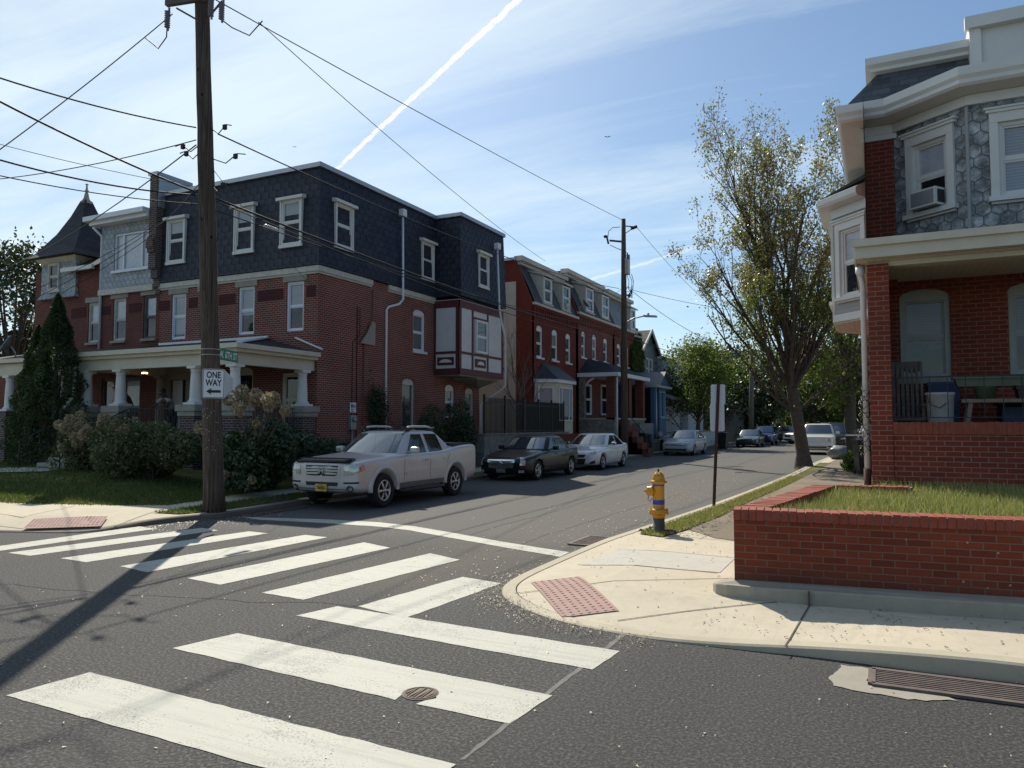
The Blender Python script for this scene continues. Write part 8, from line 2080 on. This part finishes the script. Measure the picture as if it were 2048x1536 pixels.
def tree(name, base, label, tubes, leafpts, size, mats, bark='bark', seed=1, group=None, asp=.6, cat='tree'):
    t = thing(name, base, label, cat, group)
    mb = MB()
    for path, rad, n in tubes: mb.tube(path, rad, n, cap=False)
    mb.build('trunk', bark, t, uv=False)
    for i, (pts, m) in enumerate(leafpts):
        if len(pts): leaves('crown', pts, size, m, t, seed + i, asp)
    return t
# ---- the leaning street tree
rng = random.Random(21)
tb = at(1608, 932, z=.12)
tp = [tb + Vector((0, 0, -.1)), tb + Vector((-.03, 0, .5)), tb + Vector((-.14, .0, 1.4)), tb + Vector((-.3, .05, 2.4)), tb + Vector((-.42, .1, 3.2))]
limbs = []
fl = Vector((_fw.x, _fw.y, 0))
for (k, a, b, c, L, r) in ((4, -.62, -.1, .8, 7.0, .13), (4, -.30, .15, 1, 9.0, .13), (4, -.08, .1, 1, 11.2, .15), (4, .02, -.25, 1, 10.6, .13), (4, .2, .2, 1, 9.6, .13), (4, .42, -.1, .95, 8.6, .12), (4, .6, .2, .8, 7.0, .11), (4, -.45, .4, .9, 7.6, .11), (4, -.2, -.45, .9, 8.2, .11), (4, .3, .5, .9, 7.4, .10), (3, -.95, .2, .5, 6.2, .10), (3, -.8, -.35, .62, 6.2, .09), (4, -.8, .1, .62, 7.0, .10), (3, .65, -.3, .6, 5.4, .09), (4, -.15, .5, 1, 8.6, .10), (4, .08, -.1, 1, 11.8, .12)):
    L *= .88; r *= .8; limbs.append((tp[k] + Vector((rng.uniform(-.08, .08), rng.uniform(-.08, .08), rng.uniform(-.3, .1))), _rt * a + fl * b + Vector((0, 0, c)), L, r))
tubes, tips = grow_tree(rng, tb, tp, [.40, .27, .25, .24, .23], limbs, 3, None, spread=.44, upw=.62, seg=.62, kids=2, lenk=.52, jit=.11, twig_r=.009)
pts = []; low = []
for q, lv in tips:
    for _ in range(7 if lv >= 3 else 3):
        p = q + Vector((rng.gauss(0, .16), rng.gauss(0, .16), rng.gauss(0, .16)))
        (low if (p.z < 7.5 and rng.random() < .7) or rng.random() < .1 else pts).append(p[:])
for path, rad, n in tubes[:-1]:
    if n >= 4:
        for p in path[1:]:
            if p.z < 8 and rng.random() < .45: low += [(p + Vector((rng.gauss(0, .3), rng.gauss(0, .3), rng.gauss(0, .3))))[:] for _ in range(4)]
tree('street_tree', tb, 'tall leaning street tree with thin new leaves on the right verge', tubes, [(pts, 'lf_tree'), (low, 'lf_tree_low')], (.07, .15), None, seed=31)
# ---- generic broad tree
def broad(base, H, Rr, seed, label, mat, bark='bark', n=7000, trunk=.25, name='tree', group=None, leaf=(.14, .26), clump=26):
    rng = random.Random(seed); base = Vector(base)
    zc = H * (.5 if group else .62); hh = H * (.48 if group else .40)
    tp = [base + Vector((0, 0, -.1)), base + Vector((rng.uniform(-.1, .1), 0, H * .2)), base + Vector((rng.uniform(-.3, .3), rng.uniform(-.2, .2), H * .42))]
    tubes = [(tp, [trunk * 1.25, trunk, trunk * .8], 10)]; pts = []
    for k in range(clump):
        while True:
            v = Vector((rng.uniform(-1, 1), rng.uniform(-1, 1), rng.uniform(-1, 1)))
            if .3 < v.length < 1: break
        c = base + Vector((v.x * Rr, v.y * Rr, zc + v.z * hh)); a = tp[1].lerp(tp[2], rng.random()); m = a.lerp(c, .5) + Vector((0, 0, rng.uniform(-.2, .4)))
        tubes.append(([a, m, c], [trunk * .4, trunk * .22, .015], 5))
        cr = Rr * rng.uniform(.22, .42)
        for _ in range(int(n / clump)):
            w = Vector((rng.gauss(0, .5), rng.gauss(0, .5), rng.gauss(0, .42))); pts.append((c + w * cr)[:])
        for _ in range(3): tubes.append(([c, c + Vector((rng.gauss(0, 1), rng.gauss(0, 1), rng.gauss(.2, .8))) * cr * .7], [.014, .006], 3))
    return tree(name, base, label, tubes, [(pts, mat)], leaf, None, bark, seed, group)
TG = 'trees closing the end of the street'
b = at(1404, 890, d=57); broad((b.x - .3, b.y, .1), 8.0, 3.2, 5, 'bright green bushy tree on the left pavement behind the silver grey sedan', 'lf_bright', n=13000, trunk=.16, leaf=(.12, .24), clump=34)
b = at(1700, 885, d=58); broad((b.x, b.y, .1), 15, 4.6, 6, 'tall green tree with a thick dark trunk behind the right hand bins', 'lf_mid', n=18000, trunk=.42, leaf=(.16, .3), clump=44)
for i, (px_, d_, H_, R_, m, lab) in enumerate([(1455, 84, 9, 4.2, 'lf_dark', 'rounded green tree above the brown garage'), (1525, 98, 9.5, 5.0, 'lf_dark', 'dark leafy tree right behind the blue crossover'), (1590, 112, 11, 5.5, 'lf_mid', 'green tree behind the leaning trunk at the street end'), (1660, 92, 10, 4.5, 'lf_dark', 'green tree above the dark boxy SUV'), (1745, 84, 12, 5, 'lf_mid', 'green tree partly behind the white downspout'), (1390, 92, 9.5, 4.5, 'lf_mid', 'green tree behind the bright bushy tree'), (1480, 132, 12, 7, 'lf_dark', 'dark tree far behind the garage'), (1560, 140, 12, 7, 'lf_dark', 'dark tree farthest up the street in the middle'), (1640, 135, 13, 7, 'lf_dark', 'dark tree farthest up the street on the right'), (1720, 125, 13, 7, 'lf_dark', 'dark tree far behind the thick trunked tree'), (1500, 78, 7, 3.4, 'lf_dark', 'low dark tree behind the far dark green sedan'), (1575, 90, 8, 4.2, 'lf_dark', 'low dark tree behind the turning white SUV'), (1630, 84, 8.5, 4.0, 'lf_mid', 'leafy tree right of the leaning trunk, over the pearl white SUV'), (1420, 74, 8, 3.6, 'lf_dark', 'dark tree between the bright bushy tree and the garage'), (1820, 120, 13, 8, 'lf_mid', 'green tree hidden mostly behind the right house')]):
    b = at(px_, 880, d=d_); broad((b.x, b.y, 0), H_ * 1.2, R_, 40 + i, lab, m, n=7000, trunk=.22, leaf=(.24, .48), group=TG, clump=36)
b = at(20, 860, d=40); broad((b.x, b.y, .3), 10.6, 2.9, 70, 'dark evergreen tree at the left edge beyond the arborvitae', 'lf_dark', n=9000, leaf=(.16, .3), clump=34)
b = at(870, 850, d=44); broad((b.x, b.y, .2), 13.6, 2.2, 72, 'sparse pale tree top rising behind the dark mansard roof', 'lf_pale', 'bark_grey', n=1500, trunk=.14, leaf=(.2, .34), clump=30)
# bare tree behind the turret
rng = random.Random(77); b = at(80, 860, d=44); bb = Vector((b.x, b.y, .2))
tubes, tips = grow_tree(rng, bb, [bb, bb + Vector((0, 0, 3)), bb + Vector((.2, 0, 5))], [.2, .15, .12], [(bb + Vector((.2, 0, 5)), (s * .4, rng.uniform(-.3, .3), 1), 4.6, .08) for s in (-1, -.3, .4, 1)], 3, None, .5, .4, kids=2, lenk=.6)
tree('bare_tree', bb, 'bare pale twigged tree between the dark evergreen and the turret', tubes, [([q[:] for q, l in tips[::9]], 'lf_pale')], (.12, .2), None, 'bark_grey', 3)
# bare vine shrub against the stucco wall
rng = random.Random(78); bb = Vector((-15.4, 32.2, 1.4))
tubes, tips = grow_tree(rng, bb, [bb, bb + Vector((0, 0, .6)), bb + Vector((.05, .05, 1.2))], [.05, .04, .035], [(bb + Vector((.0, 0, .5 + .2 * k)), (rng.uniform(-.3, .3), rng.uniform(-.7, .7), 1), 3.6, .03) for k in range(6)], 2, None, .5, .5, seg=.4, kids=2, lenk=.5, jit=.2, twig_r=.006)
tree('bare_shrub', bb, 'tall leafless shrub in front of the cream stucco wall', tubes, [], (.1, .2), None, 'bark_grey', 4, cat='shrub')
# ---- arborvitae
def arbor(x, y, z, H, r, seed, label):
    rng = random.Random(seed); t = thing('arborvitae', (x, y, z), label, 'tree', 'arborvitae by the porch steps')
    mb = MB(); mb.tube([(x, y, z - .1), (x, y, z + H * .9)], [.12, .02], 8); mb.build('trunk', 'bark', t)
    P = []
    for k in range(15000):
        h = rng.random() ** .8; rr_ = r * (min(1, (1 - h) * 1.35) ** .8) * (.9 + .1 * math.sin(h * 40 + seed)); a = rng.uniform(0, 6.283); q = rr_ * (1 - .35 * rng.random() ** 2) * (1 + .10 * math.sin(a * 7 + h * 19) + .06 * math.sin(a * 13 - h * 31))
        P.append((x + q * math.cos(a), y + q * math.sin(a), z + .1 + h * (H - .1)))
    leaves('crown', P, (.07, .16), 'lf_arbor', t, seed, .35)
arbor(-23.7, 15.1, .45, 5.6, 1.12, 1, 'taller pointed arborvitae left of the porch, nearer the brick house')
arbor(-24.5, 15.0, .45, 4.6, .9, 2, 'shorter pointed arborvitae standing left of the taller one')
def dome(name, c, r, n, size, mat, label, cat='shrub', group=None, seed=0, heads=None, flat=0.0):
    rng = random.Random(seed); c = Vector(c); t = thing(name, c, label, cat, group)
    mb = MB()
    lob = [(Vector((rng.uniform(-.55, .55) * r[0], rng.uniform(-.55, .55) * r[1], r[2] * rng.uniform(.25, .75))), rng.uniform(.38, .6)) for _ in range(9)]
    for q, s in lob:
        mb.tube([c, c + q * .6, c + q * 1.2], [.03, .02, .006], 5)
        for _ in range(4): mb.tube([c + q * .5, c + q + Vector((rng.gauss(0, .3) * r[0], rng.gauss(0, .3) * r[1], rng.uniform(0, .4) * r[2]))], [.012, .004], 3)
    mb.build('stems', 'bark', t, uv=False)
    P = []
    for k in range(n):
        q, s = rng.choice(lob); v = Vector((rng.gauss(0, 1), rng.gauss(0, 1), rng.gauss(0, 1))).normalized() * (1 - .45 * rng.random() ** 2)
        p = q + Vector((v.x * r[0] * s, v.y * r[1] * s, v.z * r[2] * s * .8))
        if p.z < .02: p.z = abs(p.z) * .3 + .02
        P.append((c + p)[:])
    leaves('foliage', P, size, mat, t, seed)
    if heads:
        H = []
        for (hx_, hy_, hz_, hr) in heads:
            for _ in range(150):
                v = Vector((rng.gauss(0, 1), rng.gauss(0, 1), rng.gauss(0, 1))).normalized() * hr * (1 - .25 * rng.random()); H.append((hx_ + v.x, hy_ + v.y, hz_ + v.z * 1.05))
        leaves('flower_heads', H, (.045, .085), 'dry_head', t, seed + 9, .8)
        mb = MB()
        for (hx_, hy_, hz_, hr) in heads: mb.tube([c + Vector((0, 0, .2)), Vector(((hx_ + c.x) / 2, (hy_ + c.y) / 2, (hz_ + c.z) / 2 + .3)), (hx_, hy_, hz_)], [.012, .01, .006], 4)
        mb.build('flower_stems', 'bark_grey', t, uv=False)
    return t
def heads_px(L, y, dj=.35, seed=1):
    rng = random.Random(seed); out = []
    for (px_, py_, pr) in L:
        yy = y + rng.uniform(-dj, dj); p = at(px_, py_, y=yy); d = (p - Vector((0, 0, CAMZ))).dot(_fw); out.append((p.x, p.y, p.z, pr / FPX * d))
    return out
h1 = heads_px([(130, 855, 12), (147, 862, 11), (118, 850, 10), (140, 840, 12), (163, 852, 13), (150, 875, 11), (168, 870, 12), (160, 832, 10), (155, 885, 11), (175, 860, 10), (207, 835, 11), (204, 848, 10), (125, 895, 9), (190, 915, 9), (230, 850, 9), (248, 858, 10), (232, 845, 8)], 13.15, .3, 3)
ch = at(165, 930, y=14.0); dome('hydrangea', (ch.x, ch.y, .42), (1.15, .8, 1.5), 4200, (.06, .14), 'lf_shrub', 'hydrangea bush with dried tan flower heads left of the big rounded shrub', 'shrub', 'hydrangea bushes', 81, h1)
cb = at(305, 945, y=13.5); dome('rounded_shrub', (cb.x, cb.y, .4), (1.75, 1.1, 1.38), 15000, (.05, .13), 'lf_shrub', 'big rounded dull green shrub in front of the porch railing', 'shrub', None, 82)
h2 = heads_px([(468, 795, 14), (478, 812, 15), (484, 782, 13), (497, 796, 13), (513, 790, 14), (510, 803, 12), (535, 798, 13), (548, 795, 12), (537, 812, 12), (552, 806, 11), (455, 800, 12), (480, 822, 11), (570, 822, 11), (400, 855, 13), (512, 848, 8), (450, 950, 8), (505, 960, 7)], 12.75, .3, 5)
cr_ = at(505, 960, y=13.4); dome('hydrangea', (cr_.x, cr_.y, .3), (1.15, .8, 1.75), 7000, (.07, .17), 'lf_dark', 'tall hydrangea with big tan flower heads just right of the utility pole', 'shrub', 'hydrangea bushes', 83, h2)
for i, (px_, y_, r_, lab, m) in enumerate([(585, 15.2, (1.1, 1.2, 1.25), 'dark green shrub behind the front of the silver pickup', 'lf_dark'), (640, 17.2, (1.0, 1.4, .95), 'dark low shrub against the brick side wall under the meter', 'lf_dark'), (545, 13.9, (.9, .8, 1.1), 'dark leafy shrub beside the tall hydrangea, nearer the pavement', 'lf_dark')]):
    c = at(px_, 940, y=y_); dome('shrub', (min(c.x, -14.6), y_, .4), r_, 5000, (.07, .16), m, lab, 'shrub', 'dark shrubs along the side wall', 90 + i)
for (y_, r_, lab, sd) in ((23.6, (.75, 1.2, 2.0), 'dark clipped hedge bush behind the truck bed, nearer the side door', 95), (25.8, (.75, 1.25, 2.2), 'dark clipped hedge bush next to the stone retaining wall', 96)):
    dome('hedge', (-15.1, y_, .3), r_, 7000, (.05, .12), 'lf_dark', lab, 'hedge', 'hedge bushes behind the silver pickup', sd)
# climbing greenery on the side wall and ivy on the row house
rng = random.Random(5)
mb = MB(); P = []; base = Vector((-16.4, 22.4, .4))
for k in range(26):
    p = base + Vector((.0, rng.uniform(-.2, .3), 0)); path = [p.copy()]
    for j in range(7): p = p + Vector((rng.uniform(-.01, .03), rng.uniform(-.22, .12), rng.uniform(.25, .45))); path.append(p.copy()); P += [(p + Vector((rng.uniform(0, .12), rng.gauss(0, .1), rng.gauss(0, .1))))[:] for _ in range(16)]
    mb.tube(path, .008, 4)
t = thing('climbing_plant', base, 'dark climbing plant on the brick side wall between the fire sign and the door', 'plant'); mb.build('stems', 'bark', t); leaves('foliage', P, (.05, .11), 'lf_dark', t, 7)
P = [(XR + .06 + abs(rng.gauss(0, .12)), rng.uniform(50.3, 53.0), z) for z in [4.4 + 4.0 * rng.random() ** .8 for _ in range(9000)]]
P = [p for p in P if p[2] < 8.4 - abs(p[1] - 52.0) * 1.0 + .5 * math.sin(p[1] * 7)]
t = thing('ivy', (XR, 52, 4.4), 'bright ivy covering the brick end of the pale slate row house', 'ivy'); mb = MB(); mb.tube([(XR + .03, 52, .3), (XR + .04, 52, 5), (XR + .04, 51.8, 7.5)], .04, 6); mb.build('stem', 'bark', t); leaves('foliage', P, (.12, .24), 'lf_mid', t, 8)
dome('weed_clump', (-.95, 29.6, .13), (.45, .5, .75), 1500, (.07, .16), 'lf_bright', 'bright leafy weed clump beside the black bin on the right pavement', 'plant', None, 97)
dome('weed_clump', (hx - .12, hy + .05, .07), (.22, .15, .12), 260, (.03, .07), 'lf_mid', 'small green weeds round the foot of the hydrant', 'plant', None, 98)
def tufts(name, spots, h, label, seed):
    rng = random.Random(seed); mb = MB()
    for (x, y, z) in spots:
        for k in range(10):
            d = Vector((rng.gauss(0, .5), rng.gauss(0, .5), 1)).normalized(); L = h * rng.uniform(.5, 1); mb.tube([(x, y, z), Vector((x, y, z)) + d * L * .6, Vector((x, y, z)) + d * L * .85 + Vector((d.x * .1, d.y * .1, -.01))], [.003, .0025, .001], 3)
    return tag(mb.build(name, 'blade', uv=False), label, 'plant')
tufts('dry_grass_tuft', [(.1, 13.1, .84), (.22, 13.08, .84), (.02, 13.0, .84)], .3, 'dry grass tuft at the foot of the porch pier', 3)
tufts('dry_grass_tuft', [(1.15, 13.08, .84), (1.25, 13.1, .84)], .3, 'dry grass tuft growing against the right porch wall', 4)
tufts('dry_grass_tuft', [(.98, 6.42, .03), (1.02, 6.4, .02), (1.0, 6.44, .03)], .16, 'little weed growing at the end of the lower right storm drain', 6)

# ------------------------------------------------------------------ the two people on the porch
M['skin_dark'] = plain('skin_dark', (.07, .038, .026), .55, var=.12); M['hair'] = plain('hair_black', (.008, .007, .007), .6)
M['shirt_grey'] = plain('shirt_grey', (.24, .25, .26), .85, var=.55, vs=13); M['shirt_white'] = plain('shirt_white', (.55, .55, .58), .85, var=.1); M['trousers'] = plain('trousers_dark', (.02, .022, .03), .85, var=.3); M['cap'] = plain('cap_dark', (.014, .015, .018), .8); M['shorts'] = plain('tan_cloth', (.2, .15, .1), .85)
def skin_mesh(verts, edges, radii, levels=2):
    me = bpy.data.meshes.new('s'); me.from_pydata([tuple(v) for v in verts], edges, []); ob = bpy.data.objects.new('s', me); COL.objects.link(ob)
    md = ob.modifiers.new('skin', 'SKIN'); md.use_smooth_shade = True
    for i, r in enumerate(radii):
        sv = me.skin_vertices[0].data[i]; sv.radius = (r, r) if not isinstance(r, tuple) else r; sv.use_root = (i == 0)
    s = ob.modifiers.new('sub', 'SUBSURF'); s.levels = levels; s.render_levels = levels
    res = evaluate(ob); bpy.data.objects.remove(ob); res.polygons.foreach_set('use_smooth', [True] * len(res.polygons)); return res
def person(loc, rz, J, label, shirt, trous, cap=None, sleeves=True):
    """J: joint positions in local metres (x right, y forward, z up)"""
    root = thing('person', loc, label, 'person', 'people on the porch', rz)
    V = []; E = []; Rd = []
    def add(p, r, par=None):
        V.append(Vector(p)); Rd.append(r); i = len(V) - 1
        if par is not None: E.append((par, i))
        return i
    pel = add(J['pelvis'], (.15, .11)); ab = add(Vector(J['pelvis']).lerp(Vector(J['chest']), .5), (.135, .10), pel); chs = add(J['chest'], (.16, .11), ab)
    nk = add(J['neck'], .052, chs); hd_ = add(J['head_low'], .066, nk); h2_ = add(J['head_mid'], (.078, .092), hd_); h3_ = add(J['head_top'], (.062, .07), h2_)
    hands = []
    for s, k in ((-1, 'l'), (1, 'r')):
        sh = add(J['sh_' + k], .062, chs); el = add(J['el_' + k], .043, sh); wr = add(J['wr_' + k], .027, el)
        d = (Vector(J['wr_' + k]) - Vector(J['el_' + k])).normalized(); pm_ = add(Vector(J['wr_' + k]) + d * .06, (.038, .018), wr)
        side = d.orthogonal().normalized(); nrm_ = d.cross(side)
        for f, (o, L) in enumerate(((-.03, .07), (-.01, .082), (.01, .078), (.03, .062))):
            b0 = Vector(J['wr_' + k]) + d * .10 + side * o; a0 = add(b0, .010, pm_); a1 = add(b0 + d * L * .5 - nrm_ * .012, .0085, a0); add(b0 + d * L * .8 - nrm_ * .035, .007, a1)
        th = add(Vector(J['wr_' + k]) + d * .05 + side * .045, .011, pm_); add(Vector(J['wr_' + k]) + d * .09 + side * .06 - nrm_ * .02, .009, th)
        hp = add(J['hip_' + k], .088, pel); kn = add(J['kn_' + k], .058, hp); an = add(J['an_' + k], .038, kn); ft = add(Vector(J['an_' + k]) + Vector((0, .10, -.05)), .036, an); add(Vector(J['an_' + k]) + Vector((0, .19, -.06)), .026, ft)
    body = link_mesh('body', skin_mesh(V, E, Rd), ['skin_dark'], root)
    # shirt and trousers follow the same skeleton, slightly fuller
    v = [J['pelvis'], Vector(J['pelvis']).lerp(Vector(J['chest']), .5), J['chest'], Vector(J['chest']).lerp(Vector(J['neck']), .6)]; e = [(0, 1), (1, 2), (2, 3)]; r_ = [(.162, .125), (.15, .115), (.172, .122), (.085, .075)]
    if sleeves:
        for k in 'lr':
            i = len(v); v += [J['sh_' + k], Vector(J['sh_' + k]).lerp(Vector(J['el_' + k]), .55)]; e += [(2, i), (i, i + 1)]; r_ += [.078, .066]
    link_mesh('shirt', skin_mesh(v, e, r_), [shirt], root)
    v = [J['pelvis']]; e = []; r_ = [(.163, .125)]
    for k in 'lr':
        i = len(v); v += [J['hip_' + k], J['kn_' + k], Vector(J['kn_' + k]).lerp(Vector(J['an_' + k]), .9)]; e += [(0, i), (i, i + 1), (i + 1, i + 2)]; r_ += [.10, .075, .06]
    link_mesh('trousers', skin_mesh(v, e, r_), [trous], root)
    hm = Vector(J['head_mid']); up_ = (Vector(J['head_top']) - Vector(J['head_low'])).normalized(); fwd = Vector(J.get('face', (0, 1, 0))).normalized(); rt_ = fwd.cross(up_).normalized(); fwd = up_.cross(rt_).normalized()
    mb = MB()
    for s in (-1, 1): mb.ball(hm + rt_ * (.082 * s), (.014, .022, .03), 8, 6)
    mb.tube([hm + fwd * .088 + up_ * .02, hm + fwd * .112 - up_ * .022, hm + fwd * .09 - up_ * .032], [.009, .017, .012], 7); mb.tube([hm + fwd * .09 - up_ * .06 - rt_ * .025, hm + fwd * .098 - up_ * .06, hm + fwd * .09 - up_ * .06 + rt_ * .025], [.005, .009, .005], 6); mb.build('face', 'skin_dark', root, local=True)
    mb = MB()
    for s in (-1, 1): mb.ball(hm + fwd * .087 + rt_ * (.033 * s) + up_ * .018, .011, 8, 6)
    mb.build('eyes', 'shirt_white', root, local=True)
    bm = bmesh.new(); bmesh.ops.create_icosphere(bm, subdivisions=3, radius=1); vs = []
    for w in bm.verts:
        c = w.co; loc_ = hm + up_ * (.045 + .088 * max(c.z, -.35)) + rt_ * (.09 * c.x) + fwd * (.102 * c.y - .012); vs.append(loc_)
    mb = MB(); mb.add(vs, [[w.index for w in f.verts] for f in bm.faces], 0, True); bm.free()
    if cap: mb.ext([hm + up_ * .06 + rt_ * x + fwd * y for x, y in ((-.08, .07), (-.07, .15), (-.03, .18), (.03, .18), (.07, .15), (.08, .07))], up_ * .012)
    mb.build('cap' if cap else 'hair', cap or 'hair', root, local=True)
    return root
a = at(345, 800, y=16.55)
J = dict(pelvis=(0, -.32, .92), chest=(0, -.02, 1.24), neck=(0, .06, 1.37), head_low=(0, .1, 1.42), head_mid=(0, .13, 1.5), head_top=(0, .12, 1.59), face=(.1, 1, -.25), sh_l=(-.2, .02, 1.28), sh_r=(.2, .02, 1.28), el_l=(-.3, .2, 1.07), el_r=(.3, .2, 1.07), wr_l=(-.1, .36, 1.06), wr_r=(.1, .36, 1.05), hip_l=(-.1, -.32, .88), hip_r=(.1, -.32, .88), kn_l=(-.11, -.22, .47), kn_r=(.12, -.25, .47), an_l=(-.12, -.34, .08), an_r=(.13, -.36, .08))
person((a.x, 16.3, 1.33), R(180), J, 'person in grey patterned shirt leaning with both forearms on the porch railing', 'shirt_grey', 'trousers')
a = at(278, 800, y=16.9)
J = dict(pelvis=(0, -.05, .93), chest=(-.06, .10, 1.33), neck=(-.06, .16, 1.47), head_low=(-.05, .2, 1.53), head_mid=(-.04, .24, 1.61), head_top=(-.04, .24, 1.71), face=(.7, .5, -.1), sh_l=(-.25, .1, 1.36), sh_r=(.13, .12, 1.38), el_l=(-.33, .12, 1.08), el_r=(.24, .2, 1.12), wr_l=(-.24, .3, .95), wr_r=(.12, .36, .98), hip_l=(-.1, -.05, .88), hip_r=(.1, -.05, .88), kn_l=(-.11, 0, .48), kn_r=(.12, -.02, .48), an_l=(-.12, -.1, .08), an_r=(.13, -.1, .08))
person((a.x, 16.6, 1.33), R(140), J, 'person in dark cap and white sleeveless top standing behind the porch railing', 'shirt_white', 'trousers', 'cap', sleeves=False)
